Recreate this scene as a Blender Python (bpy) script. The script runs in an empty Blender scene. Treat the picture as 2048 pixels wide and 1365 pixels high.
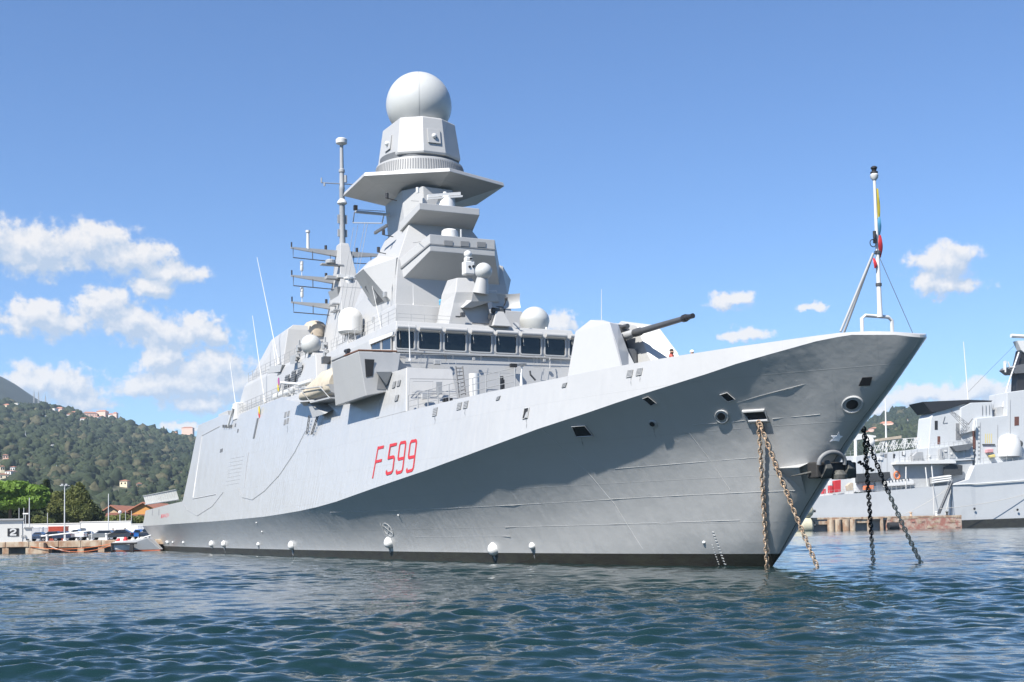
import bpy, bmesh, math, random
import numpy as np
from math import sin, cos, atan, radians, pi, sqrt
from mathutils import Vector, Matrix

scene = bpy.context.scene
COL = scene.collection

# ------------------------------------------------------------------ camera
F_PX, CX, CY = 2500.0, 1024.0, 902.0           # lens of the photograph (2048 x 1365 px)
ROLL, PITCH = radians(1.1), atan(156 / 2500.0)
CAM = Vector((0, 0, 2.05))
_f = Vector((0, cos(PITCH), sin(PITCH))); _u = Vector((0, -sin(PITCH), cos(PITCH))); _r = Vector((1, 0, 0))
RGT = _r * cos(ROLL) - _u * sin(ROLL); UPV = _u * cos(ROLL) + _r * sin(ROLL); FWD = _f
cam = bpy.data.cameras.new('camera')
cam.sensor_width = 36.0
cam.lens = 36.0 * F_PX / 2048.0
cam.shift_y = (CY - 682.5) / 2048.0
cam.clip_start = 0.5
cam.clip_end = 30000
camo = bpy.data.objects.new('camera', cam); COL.objects.link(camo)
camo.matrix_world = Matrix(((RGT.x, UPV.x, -FWD.x, CAM.x), (RGT.y, UPV.y, -FWD.y, CAM.y),
                            (RGT.z, UPV.z, -FWD.z, CAM.z), (0, 0, 0, 1)))
scene.camera = camo

# ------------------------------------------------------------------ light and exposure
SUN_EL, SUN_AZ = radians(48), radians(38)       # azimuth measured to the left of straight behind the camera
TO_SUN = Vector((-sin(SUN_AZ) * cos(SUN_EL), -cos(SUN_AZ) * cos(SUN_EL), sin(SUN_EL)))
sun = bpy.data.lights.new('sun', 'SUN'); sun.energy = 5.0; sun.angle = radians(0.53); sun.color = (1.0, 0.955, 0.89)
suno = bpy.data.objects.new('sun', sun); COL.objects.link(suno)
suno.rotation_euler = TO_SUN.to_track_quat('Z', 'Y').to_euler()
scene.view_settings.view_transform = 'Standard'
scene.view_settings.look = 'None'
scene.view_settings.gamma = 1.0
scene.view_settings.exposure = 1.0
scene.cycles.blur_glossy = 1.0
scene.cycles.max_bounces = 8
scene.cycles.sample_clamp_indirect = 6.0

def ray(px, py):
    return FWD + RGT * ((px - CX) / F_PX) + UPV * ((CY - py) / F_PX)

# ------------------------------------------------------------------ world: clear sky with fair-weather cumulus
world = bpy.data.worlds.new('World'); scene.world = world; world.use_nodes = True
def node(nt, t, loc=None, **kw):
    n = nt.nodes.new(t)
    for k, v in kw.items(): setattr(n, k, v)
    return n
def math_n(nt, op, a, b=None, c=None, clamp=False):
    n = nt.nodes.new('ShaderNodeMath'); n.operation = op; n.use_clamp = clamp
    for i, s in enumerate((a, b, c)):
        if s is None: continue
        if isinstance(s, (int, float)): n.inputs[i].default_value = s
        else: nt.links.new(s, n.inputs[i])
    return n.outputs[0]
def vmath(nt, op, a, b=None, scale=None):
    n = nt.nodes.new('ShaderNodeVectorMath'); n.operation = op
    for i, s in enumerate((a, b)):
        if s is None: continue
        if isinstance(s, (tuple, list)): n.inputs[i].default_value = s
        else: nt.links.new(s, n.inputs[i])
    if scale is not None: n.inputs['Scale'].default_value = scale
    return n

# every cloud is a handful of puffs: (azimuth, elevation, half width, half height) in degrees, read as directions
def azel(px, py):
    d = ray(px, py); return math.degrees(math.atan2(d.x, d.y)), math.degrees(math.atan2(d.z, sqrt(d.x * d.x + d.y * d.y)))
PUFFS = []
def puff(px, py, rx, ry):
    a, e = azel(px, py); PUFFS.append((a, e, math.degrees(rx / F_PX), math.degrees(ry / F_PX)))
for p in [(70, 500, 120, 55), (190, 490, 100, 52), (270, 515, 90, 42), (340, 545, 80, 30), (300, 575, 70, 26), (-40, 480, 110, 55),
          (95, 640, 125, 38), (60, 625, 60, 28), (205, 610, 55, 40), (260, 640, 70, 40), (330, 665, 90, 45), (400, 655, 60, 34), (430, 672, 50, 22),
          (330, 720, 60, 46), (430, 735, 90, 55), (360, 770, 110, 46), (300, 775, 90, 26), (460, 770, 70, 40), (400, 810, 70, 28),
          (70, 765, 70, 42), (130, 775, 70, 50), (160, 800, 70, 30), (30, 790, 60, 30), (370, 855, 60, 10),
          (1460, 599, 55, 22), (1485, 670, 60, 20), (1620, 614, 28, 12), (1885, 525, 75, 46), (1900, 575, 70, 22), (1850, 560, 30, 22),
          (1120, 650, 40, 30), (1830, 792, 70, 26), (1930, 785, 110, 28), (2040, 790, 120, 30), (1740, 815, 60, 20), ]:
    puff(*p)
grp = bpy.data.node_groups.new('cloud_density', 'ShaderNodeTree')
grp.interface.new_socket('Direction', in_out='INPUT', socket_type='NodeSocketVector')
grp.interface.new_socket('Density', in_out='OUTPUT', socket_type='NodeSocketFloat')
gi = grp.nodes.new('NodeGroupInput'); go_ = grp.nodes.new('NodeGroupOutput')
def noise(nt, vec, scale, detail=5, rough=0.55, dist=0.0):
    n = nt.nodes.new('ShaderNodeTexNoise'); n.inputs['Scale'].default_value = scale
    n.inputs['Detail'].default_value = detail; n.inputs['Roughness'].default_value = rough; n.inputs['Distortion'].default_value = dist
    if vec is not None: nt.links.new(vec, n.inputs['Vector'])
    return n
w1 = noise(grp, gi.outputs[0], 0.9, 4, 0.6)
wv = vmath(grp, 'SUBTRACT', w1.outputs['Color'], (0.5, 0.5, 0.5))
wv = vmath(grp, 'MULTIPLY', wv.outputs[0], (2.2, 1.3, 0))
warped = vmath(grp, 'ADD', gi.outputs[0], wv.outputs[0])
acc = None
for (a, e, rx, ry) in PUFFS:
    s = vmath(grp, 'SUBTRACT', warped.outputs[0], (a, e, 0))
    s = vmath(grp, 'MULTIPLY', s.outputs[0], (1 / rx, 1 / ry, 0))
    l = vmath(grp, 'LENGTH', s.outputs[0]).outputs['Value']
    v = math_n(grp, 'SUBTRACT', 1.0, l)
    acc = v if acc is None else math_n(grp, 'SMOOTH_MAX', acc, v, 0.25)
f1 = noise(grp, gi.outputs[0], 1.7, 8, 0.6)
f1v = math_n(grp, 'SUBTRACT', f1.outputs['Fac'], 0.5)
dens = math_n(grp, 'ADD', math_n(grp, 'MULTIPLY_ADD', f1v, 1.35, acc), 0.06)
grp.links.new(dens, go_.inputs[0])

nt = world.node_tree; nt.nodes.clear()
out = node(nt, 'ShaderNodeOutputWorld'); bg = node(nt, 'ShaderNodeBackground')
sky = node(nt, 'ShaderNodeTexSky'); sky.sky_type = 'NISHITA'; sky.sun_disc = False
sky.sun_elevation = SUN_EL; sky.sun_rotation = math.atan2(TO_SUN.x, TO_SUN.y)
sky.air_density = 1.0; sky.dust_density = 0.0; sky.ozone_density = 3.0; sky.altitude = 0
tc = node(nt, 'ShaderNodeTexCoord'); sep = node(nt, 'ShaderNodeSeparateXYZ'); nt.links.new(tc.outputs['Generated'], sep.inputs[0])
az = math_n(nt, 'MULTIPLY', math_n(nt, 'ARCTAN2', sep.outputs[0], sep.outputs[1]), 57.29578)
el = math_n(nt, 'MULTIPLY', math_n(nt, 'ARCSINE', sep.outputs[2]), 57.29578)
cmb = node(nt, 'ShaderNodeCombineXYZ'); nt.links.new(az, cmb.inputs[0]); nt.links.new(el, cmb.inputs[1])
g1 = node(nt, 'ShaderNodeGroup'); g1.node_tree = grp; nt.links.new(cmb.outputs[0], g1.inputs[0])
off = vmath(nt, 'ADD', cmb.outputs[0], (-0.28, 0.5, 0))
g2 = node(nt, 'ShaderNodeGroup'); g2.node_tree = grp; nt.links.new(off.outputs[0], g2.inputs[0])
mr = node(nt, 'ShaderNodeMapRange'); mr.interpolation_type = 'SMOOTHSTEP'
nt.links.new(g1.outputs[0], mr.inputs['Value']); mr.inputs['From Min'].default_value = 0.0; mr.inputs['From Max'].default_value = 0.52
mr.inputs['To Max'].default_value = 0.93
shade = math_n(nt, 'SUBTRACT', g1.outputs[0], g2.outputs[0])     # cloud between here and the sun darkens
sr = node(nt, 'ShaderNodeMapRange'); nt.links.new(shade, sr.inputs['Value'])
sr.inputs['From Min'].default_value = -0.25; sr.inputs['From Max'].default_value = 0.50
cm = node(nt, 'ShaderNodeMix', data_type='RGBA'); nt.links.new(sr.outputs[0], cm.inputs['Factor'])
cm.inputs['A'].default_value = (4.3, 5.1, 6.3, 1); cm.inputs['B'].default_value = (8.0, 7.7, 7.4, 1)
mx = node(nt, 'ShaderNodeMix', data_type='RGBA'); nt.links.new(mr.outputs[0], mx.inputs['Factor'])
tint = node(nt, 'ShaderNodeMix', data_type='RGBA', blend_type='MULTIPLY'); tint.inputs['Factor'].default_value = 1.0
nt.links.new(sky.outputs[0], tint.inputs['A']); tint.inputs['B'].default_value = (0.82, 1.03, 1.31, 1)
nt.links.new(tint.outputs['Result'], mx.inputs['A']); nt.links.new(cm.outputs['Result'], mx.inputs['B'])
nt.links.new(mx.outputs['Result'], bg.inputs['Color']); bg.inputs['Strength'].default_value = 0.062
nt.links.new(bg.outputs[0], out.inputs['Surface'])

# ------------------------------------------------------------------ helpers
def tag(o, label=None, cat=None, group=None, kind=None):
    if label: o['label'] = label
    if cat: o['category'] = cat
    if group: o['group'] = group
    if kind: o['kind'] = kind
    return o
def empty(name, loc=(0, 0, 0), rz=0.0, label=None, cat=None, group=None):
    o = bpy.data.objects.new(name, None); COL.objects.link(o); o.location = loc; o.rotation_euler = (0, 0, rz)
    return tag(o, label, cat, group)
def copy_tree(o, parent=None):
    c = o.copy(); COL.objects.link(c)
    if parent: c.parent = parent
    for ch in list(o.children): copy_tree(ch, c)
    return c

class MB:
    """collects shapes, then becomes ONE mesh object"""
    def __init__(s): s.v = []; s.f = []; s.m = []
    def add(s, vs, fs, mi=0):
        n = len(s.v); s.v += [tuple(v) for v in vs]
        s.f += [tuple(i + n for i in f) for f in fs]; s.m += [mi] * len(fs); return s
    def loft(s, rings, mi=0, cap=True, closed=True):
        k = len(rings[0]); vs = [v for r in rings for v in r]; fs = []
        for j in range(len(rings) - 1):
            for i in range(k if closed else k - 1):
                i2 = (i + 1) % k
                fs.append((j * k + i, j * k + i2, (j + 1) * k + i2, (j + 1) * k + i))
        if cap:
            fs.append(tuple(range(k - 1, -1, -1))); fs.append(tuple((len(rings) - 1) * k + i for i in range(k)))
        return s.add(vs, fs, mi)
    def box(s, a, b, mi=0):
        (x0, y0, z0), (x1, y1, z1) = a, b
        return s.loft([[(x0, y0, z0), (x1, y0, z0), (x1, y1, z0), (x0, y1, z0)], [(x0, y0, z1), (x1, y0, z1), (x1, y1, z1), (x0, y1, z1)]], mi)
    def hexa(s, q0, q1, mi=0): return s.loft([q0, q1], mi)
    def slab(s, pts, t, mi=0):
        t = Vector(t); return s.loft([[Vector(p) for p in pts], [Vector(p) + t for p in pts]], mi)
    def cyl(s, p0, p1, r0, r1=None, n=12, mi=0, cap=True):
        r1 = r0 if r1 is None else r1; p0 = Vector(p0); p1 = Vector(p1); d = (p1 - p0).normalized()
        x = d.orthogonal().normalized(); y = d.cross(x)
        R = lambda p, r: [p + (x * cos(2 * pi * i / n) + y * sin(2 * pi * i / n)) * r for i in range(n)]
        return s.loft([R(p0, r0), R(p1, r1)], mi, cap)
    def tube(s, pts, r, n=6, mi=0, closed=False):
        pts = [Vector(p) for p in pts]; rings = []; x = None; N = len(pts)
        for i, p in enumerate(pts):
            a = pts[i - 1] if (i or closed) else p; b = pts[(i + 1) % N] if (i < N - 1 or closed) else p
            d = (b - a).normalized()
            x = d.orthogonal().normalized() if x is None else (x - d * x.dot(d)).normalized()
            y = d.cross(x); rings.append([p + (x * cos(2 * pi * k / n) + y * sin(2 * pi * k / n)) * r for k in range(n)])
        if closed: rings.append(rings[0])
        return s.loft(rings, mi, cap=not closed)
    def lathe(s, c, prof, n=24, mi=0, axis=None):
        c = Vector(c)
        if axis is None: ax, x, y = Vector((0, 0, 1)), Vector((1, 0, 0)), Vector((0, 1, 0))
        else: ax = Vector(axis).normalized(); x = ax.orthogonal().normalized(); y = ax.cross(x)
        return s.loft([[c + ax * h + (x * cos(2 * pi * i / n) + y * sin(2 * pi * i / n)) * max(r, 1e-4) for i in range(n)] for r, h in prof], mi)
    def sphere(s, c, r, nu=32, nv=18, lo=-1.0, mi=0):
        a0 = math.asin(max(-1, lo)); return s.lathe(c, [(r * cos(a0 + (pi / 2 - a0) * j / nv), r * sin(a0 + (pi / 2 - a0) * j / nv)) for j in range(nv + 1)], nu, mi)
    def mirror(s):
        n = len(s.v); s.v += [(x, -y, z) for x, y, z in s.v]
        s.f += [tuple(i + n for i in reversed(f)) for f in s.f]; s.m += list(s.m); return s
    def build(s, name, mats, parent=None, smooth=False, bevel=0.0, fix=True, angle=40):
        me = bpy.data.meshes.new(name); me.from_pydata(s.v, [], s.f); me.update()
        if fix:
            bm = bmesh.new(); bm.from_mesh(me); bmesh.ops.recalc_face_normals(bm, faces=bm.faces[:]); bm.to_mesh(me); bm.free()
        if not isinstance(mats, (list, tuple)): mats = [mats]
        for m in mats: me.materials.append(m)
        if len(mats) > 1: me.polygons.foreach_set('material_index', s.m)
        if smooth:
            me.shade_smooth()
            if angle < 179: me.set_sharp_from_angle(angle=radians(angle))
        o = bpy.data.objects.new(name, me); COL.objects.link(o)
        if parent is not None: o.parent = parent
        if bevel:
            b = o.modifiers.new('bevel', 'BEVEL'); b.width = bevel; b.segments = 2; b.limit_method = 'ANGLE'; b.angle_limit = radians(35)
        return o

# ------------------------------------------------------------------ materials
def mat(name, col, rough=0.5, metal=0.0, var=0.0, vscale=2.0, bump=0.0, bscale=8.0, stretch=(1, 1, 1), col2=None, coat=0.0, spec=0.5, lo=0.3, hi=0.7):
    m = bpy.data.materials.new(name); m.use_nodes = True; t = m.node_tree; b = t.nodes['Principled BSDF']
    b.inputs['Base Color'].default_value = (*col, 1); b.inputs['Roughness'].default_value = rough; b.inputs['Metallic'].default_value = metal
    b.inputs['Specular IOR Level'].default_value = spec; b.inputs['Coat Weight'].default_value = coat
    if var or bump or col2:
        tcn = t.nodes.new('ShaderNodeTexCoord'); mp = t.nodes.new('ShaderNodeMapping'); mp.inputs['Scale'].default_value = stretch
        t.links.new(tcn.outputs['Object'], mp.inputs[0])
        if var or col2:
            n = noise(t, mp.outputs[0], vscale, 6, 0.6); r = t.nodes.new('ShaderNodeMapRange')
            r.inputs['From Min'].default_value = lo; r.inputs['From Max'].default_value = hi; t.links.new(n.outputs['Fac'], r.inputs[0])
            mixn = t.nodes.new('ShaderNodeMix'); mixn.data_type = 'RGBA'; t.links.new(r.outputs[0], mixn.inputs['Factor'])
            c2 = col2 if col2 else tuple(c * (1 - var) for c in col)
            mixn.inputs['A'].default_value = (*c2, 1); mixn.inputs['B'].default_value = (*col, 1)
            t.links.new(mixn.outputs['Result'], b.inputs['Base Color'])
        if bump:
            n2 = noise(t, mp.outputs[0], bscale, 4, 0.55); bn = t.nodes.new('ShaderNodeBump')
            bn.inputs['Strength'].default_value = bump; bn.inputs['Distance'].default_value = 0.05
            t.links.new(n2.outputs['Fac'], bn.inputs['Height']); t.links.new(bn.outputs[0], b.inputs['Normal'])
    return m

def ship_paint(name, col, rough=0.42, glossy=False):
    """haze-grey paint over welded plates: oil-canned plating, faint weld seams, faint runs of grime"""
    m = bpy.data.materials.new(name); m.use_nodes = True; t = m.node_tree; b = t.nodes['Principled BSDF']
    tcn = t.nodes.new('ShaderNodeTexCoord')
    mp = t.nodes.new('ShaderNodeMapping'); mp.inputs['Scale'].default_value = (1.0, 1.0, 0.14); t.links.new(tcn.outputs['Object'], mp.inputs[0])
    n = noise(t, mp.outputs[0], 1.1, 8, 0.66); r = t.nodes.new('ShaderNodeMapRange')
    r.inputs['From Min'].default_value = 0.25; r.inputs['From Max'].default_value = 0.45; t.links.new(n.outputs['Fac'], r.inputs[0])
    patch = noise(t, tcn.outputs['Object'], 0.16, 3, 0.5)                 # repainted areas, metres across
    pr = t.nodes.new('ShaderNodeMapRange'); pr.inputs['From Min'].default_value = 0.42; pr.inputs['From Max'].default_value = 0.48; t.links.new(patch.outputs['Fac'], pr.inputs[0])
    f = math_n(t, 'MULTIPLY_ADD', pr.outputs[0], 0.35, math_n(t, 'MULTIPLY', r.outputs[0], 0.65))
    mixn = t.nodes.new('ShaderNodeMix'); mixn.data_type = 'RGBA'; t.links.new(f, mixn.inputs['Factor'])
    mixn.inputs['A'].default_value = (*[c * 0.94 for c in col], 1); mixn.inputs['B'].default_value = (*[c * 1.02 for c in col], 1)
    # plate grid, used for a hair of relief and slightly darker joints
    sp = t.nodes.new('ShaderNodeSeparateXYZ'); t.links.new(tcn.outputs['Object'], sp.inputs[0])
    cb = t.nodes.new('ShaderNodeCombineXYZ'); t.links.new(math_n(t, 'ADD', sp.outputs[0], sp.outputs[1]), cb.inputs[0]); t.links.new(sp.outputs[2], cb.inputs[1])
    br = t.nodes.new('ShaderNodeTexBrick'); t.links.new(cb.outputs[0], br.inputs['Vector']); br.inputs['Scale'].default_value = 1.0
    br.inputs['Brick Width'].default_value = 5.6; br.inputs['Row Height'].default_value = 2.15; br.inputs['Mortar Size'].default_value = 0.022; br.inputs['Mortar Smooth'].default_value = 0.6
    dk = t.nodes.new('ShaderNodeMix'); dk.data_type = 'RGBA'; dk.blend_type = 'MULTIPLY'; t.links.new(math_n(t, 'MULTIPLY', br.outputs['Fac'], 0.10), dk.inputs['Factor'])
    t.links.new(mixn.outputs['Result'], dk.inputs['A']); dk.inputs['B'].default_value = (.35, .33, .30, 1); t.links.new(dk.outputs['Result'], b.inputs['Base Color'])
    rn = noise(t, mp.outputs[0], 2.0, 4, 0.6); rr = t.nodes.new('ShaderNodeMapRange'); rr.inputs['To Min'].default_value = rough - .1; rr.inputs['To Max'].default_value = rough + .12; t.links.new(rn.outputs['Fac'], rr.inputs[0]); t.links.new(rr.outputs[0], b.inputs['Roughness'])
    n2 = noise(t, tcn.outputs['Object'], 0.55, 3, 0.5)
    h = math_n(t, 'MULTIPLY_ADD', br.outputs['Fac'], 0.05, n2.outputs['Fac'])
    if glossy:                                                            # frame-to-frame dishing of the shell plates, slanting with the frames
        mq = t.nodes.new('ShaderNodeMapping'); mq.inputs['Rotation'].default_value = (0, radians(24), 0); mq.inputs['Scale'].default_value = (1.5, 1.0, 0.30); t.links.new(tcn.outputs['Object'], mq.inputs[0])
        n3 = noise(t, mq.outputs[0], 0.9, 5, 0.6); h = math_n(t, 'MULTIPLY_ADD', n3.outputs['Fac'], 0.45, h)
        fw = math_n(t, 'SINE', math_n(t, 'MULTIPLY_ADD', n2.outputs['Fac'], 3.0, math_n(t, 'MULTIPLY', sp.outputs[0], 8.4)))   # plating drawn in between the frames
        n4 = noise(t, mp.outputs[0], 0.8, 4, 0.6); md = t.nodes.new('ShaderNodeMapRange'); md.inputs['From Min'].default_value = 0.42; md.inputs['From Max'].default_value = 0.68; md.inputs['To Max'].default_value = 0.11; t.links.new(n4.outputs['Fac'], md.inputs[0])
        h = math_n(t, 'MULTIPLY_ADD', fw, md.outputs[0], h)
    bn = t.nodes.new('ShaderNodeBump'); bn.inputs['Strength'].default_value = 0.3 if not glossy else 0.55; bn.inputs['Distance'].default_value = 0.09
    t.links.new(h, bn.inputs['Height']); t.links.new(bn.outputs[0], b.inputs['Normal'])
    if glossy: b.inputs['Coat Weight'].default_value = 0.4; b.inputs['Coat Roughness'].default_value = 0.16; t.links.new(bn.outputs[0], b.inputs['Coat Normal'])
    return m
GREY = ship_paint('ship_grey', (0.362, 0.363, 0.358))
HULL = ship_paint('hull_grey', (0.362, 0.363, 0.358), 0.34, True)
GREY2 = mat('fittings_grey', (0.317, 0.324, 0.328), 0.5, var=0.12)
DKGREY = mat('dark_grey', (0.115, 0.122, 0.130), 0.6, var=0.2)  # plain dark grey paint for decks, rails and fittings
LOUVRE = mat('louvre_grey', (0.194, 0.198, 0.202), 0.6, var=0.15)
WHITE = mat('white_paint', (0.576, 0.576, 0.562), 0.4, var=0.05)
RADOME = mat('radome_white', (0.446, 0.454, 0.439), 0.33, var=0.04)
GUNW = mat('gun_housing', (0.43, 0.432, 0.425), 0.4, var=0.04)
BLACK = mat('black_fitting', (0.02, 0.02, 0.022), 0.5)
HOLE = mat('opening_dark', (0.012, 0.013, 0.015), 0.7)
BOOT = mat('boot_top_black', (0.020, 0.017, 0.015), 0.5, vscale=.9, stretch=(1, 1, 2), col2=(0.034, 0.034, 0.024), bump=.3)
GLASS = mat('tinted_glass', (0.006, 0.009, 0.012), 0.06, spec=0.6)
GLASSB = mat('side_glass', (0.02, 0.03, 0.045), 0.03, spec=1.0)
RED = mat('signal_red', (0.446, 0.025, 0.029), 0.5, var=0.12)
CREAM = mat('weathered_dome', (0.446, 0.374, 0.288), 0.55, var=0.25, vscale=1.5)
TARP = mat('cream_tarpaulin', (0.446, 0.396, 0.310), 0.8, var=0.2, bump=0.7, bscale=2.5)
WOOD = mat('teak_rail', (0.16, 0.075, 0.04), 0.5, var=0.2)
STEEL = mat('gun_steel', (0.10, 0.10, 0.10), 0.42, metal=0.35, var=0.2)
RUST = mat('rusty_chain', (0.54, 0.44, 0.32), 0.85, var=0.5, vscale=6, col2=(0.30, 0.17, 0.10))
RUSTLIT = mat('sunlit_chain', (0.62, 0.52, 0.38), 0.9, var=.3, vscale=6)  # paler rust: sunlight put into the colour of the shadowed port chains
CHAINB = mat('black_chain', (0.03, 0.028, 0.026), 0.7, var=0.3)
ANCH = mat('tarred_anchor', (0.028, 0.028, 0.027), 0.6, col2=(0.10, 0.10, 0.09), vscale=3, bump=0.4)
ROPE = mat('white_rope', (0.446, 0.432, 0.396), 0.9)
YELLOW = mat('yellow_bunting', (0.504, 0.396, 0.036), 0.8)
BLUE = mat('blue_bunting', (0.072, 0.274, 0.446), 0.8)
ORANGE = mat('orange_rope', (0.518, 0.144, 0.050), 0.85)
# ------------------------------------------------------------------ ship frame: x = metres aft of the bow tip, y = starboard, z = up
TH = radians(25)
AFT = Vector((-sin(TH), cos(TH), 0)); STB = Vector((-cos(TH), -sin(TH), 0))
_tip = CAM + ray(1855, 692) * 51.0
ORG = Vector((_tip.x, _tip.y, 0))
SHIP_RZ = pi / 2 + TH
CS = Vector(((CAM - ORG).dot(AFT), (CAM - ORG).dot(STB), CAM.z))
def rs(px, py):
    d = ray(px, py); return Vector((d.dot(AFT), d.dot(STB), d.z))
def P(px, py, a=None, b=None, z=None):
    """point of the ship seen at a photo position, on the plane x=a, y=b or z=z"""
    ax, val = (0, a) if a is not None else (1, b) if b is not None else (2, z)
    d = rs(px, py); return CS + d * ((val - CS[ax]) / d[ax])
def s2w(p): return ORG + AFT * p[0] + STB * p[1] + Vector((0, 0, p[2]))

BA = [.4, .45, .53, .66, .9, 1.35, 2.2, 4, 7, 10, 15, 20, 25, 30, 40, 50, 60, 125, 145]
BB = [0, .25, .40, .58, .84, 1.26, 2.02, 3.15, 4.5, 5.55, 6.95, 7.95, 8.65, 9.1, 9.6, 9.8, 9.85, 9.85, 9.4]
def BK(a): return float(np.interp(a, BA, BB))
def ZK(a): return float(np.interp(a, [.4, .9, 2.2, 3.15, 4.66, 6.3, 9.2, 12.25, 15.7, 19.8, 25.6, 31.75, 39, 46.9, 51.4, 58.3, 70.6, 92, 114, 145],
                                  [9.58, 9.72, 9.86, 9.80, 9.53, 9.28, 8.75, 8.32, 7.79, 7.28, 6.52, 5.84, 5.21, 4.55, 4.17, 3.85, 3.55, 3.42, 3.42, 3.42]))
TUM = 0.2
def ZTOP(a):
    return float(np.interp(a, [.4, .95, 1.6, 2.7, 5, 12, 20, 38.19, 38.2, 113.9, 114.2, 145], [9.70, 9.86, 9.95, 10.0, 9.95, 9.92, 9.82, 9.86, 9.86, 9.86, 6.1, 5.65]))
def BF(a, z): return BK(a) - TUM * (z - ZK(a))
AS_Z, AS_A = [-1.5, 0, 2.85, 5.91, 7.98, 9.2, 9.58, 10.2], [11.9, 10.85, 8.15, 4.92, 2.15, .75, .4, -.25]
def ASTEM(z): return float(np.interp(z, AS_Z, AS_A))
def BW(u): return float(np.interp(u, [0, .004, .012, .025, .05, .078, .1416, .25, .4, .6, .75, .966, 1], [.02, .35, .85, 1.55, 2.7, 3.75, 5.5, 7.0, 8.4, 8.8, 8.5, 7.6, 7.5]))
_ka = np.concatenate([np.linspace(.4, 6, 120), np.linspace(6.2, 145, 400)])
_ku = np.array([(a - ASTEM(ZK(a))) / (145 - ASTEM(ZK(a))) for a in _ka]); _kb = np.array([BK(a) for a in _ka]); _kz = np.array([ZK(a) for a in _ka])
def flare(u, z):
    """half-breadth of the lower hull at station u (0 stem, 1 transom) and height z"""
    zk = float(np.interp(u, _ku, _kz)); bk = float(np.interp(u, _ku, _kb)); t = max(0, min(1, z / zk))
    g = t ** float(np.interp(u, [0, .02, .08, .14, .3, .45, 1], [2.3, 2.4, 2.1, 1.8, 1.72, 1.7, 1.5]))
    lo = BW(u) if z >= 0 else BW(u) * (1 + 0.1 * z)
    x = 145 * u; w = min(1.0, x / 2.2)                 # rounded forefoot: the stem is a soft curve, not a knife
    bulge = 0.72 * max(0.0, 6.75 * t * (1 - t) ** 2) ** .8 * sqrt(w * (2 - w)) * math.exp(-x / 9.0)
    return lo * (1 - g) + bk * g + bulge
def BL(a, z):
    s = ASTEM(z); u = (a - s) / (145 - s)
    return flare(u, z) if u > 0 else 0.0
def march(px, py, fn, side=1):
    d = rs(px, py); t = 20.0; p = CS + d * t
    while t < 400:
        p = CS + d * t
        if side * p.y < fn(p.x, p.z): break
        t += 0.4
    lo, hi = t - 0.4, t
    for _ in range(30):
        m = (lo + hi) / 2; p = CS + d * m
        if side * p.y < fn(p.x, p.z): hi = m
        else: lo = m
    return CS + d * hi
def FL(px, py, off=0.0):                       # on the upper, inward-leaning flank
    p = march(px, py, BF); p.y += off; p.z += off * TUM; return p
def FR(px, py, off=0.0):                       # on the flared lower hull
    p = march(px, py, BL); n = flare_n(p); return p + n * off
def flare_n(p):
    e = 0.05; s = BL(p.x, p.z)
    n = Vector((-(BL(p.x + e, p.z) - s) / e, 1, -(BL(p.x, p.z + e) - s) / e)); return n.normalized()

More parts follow.
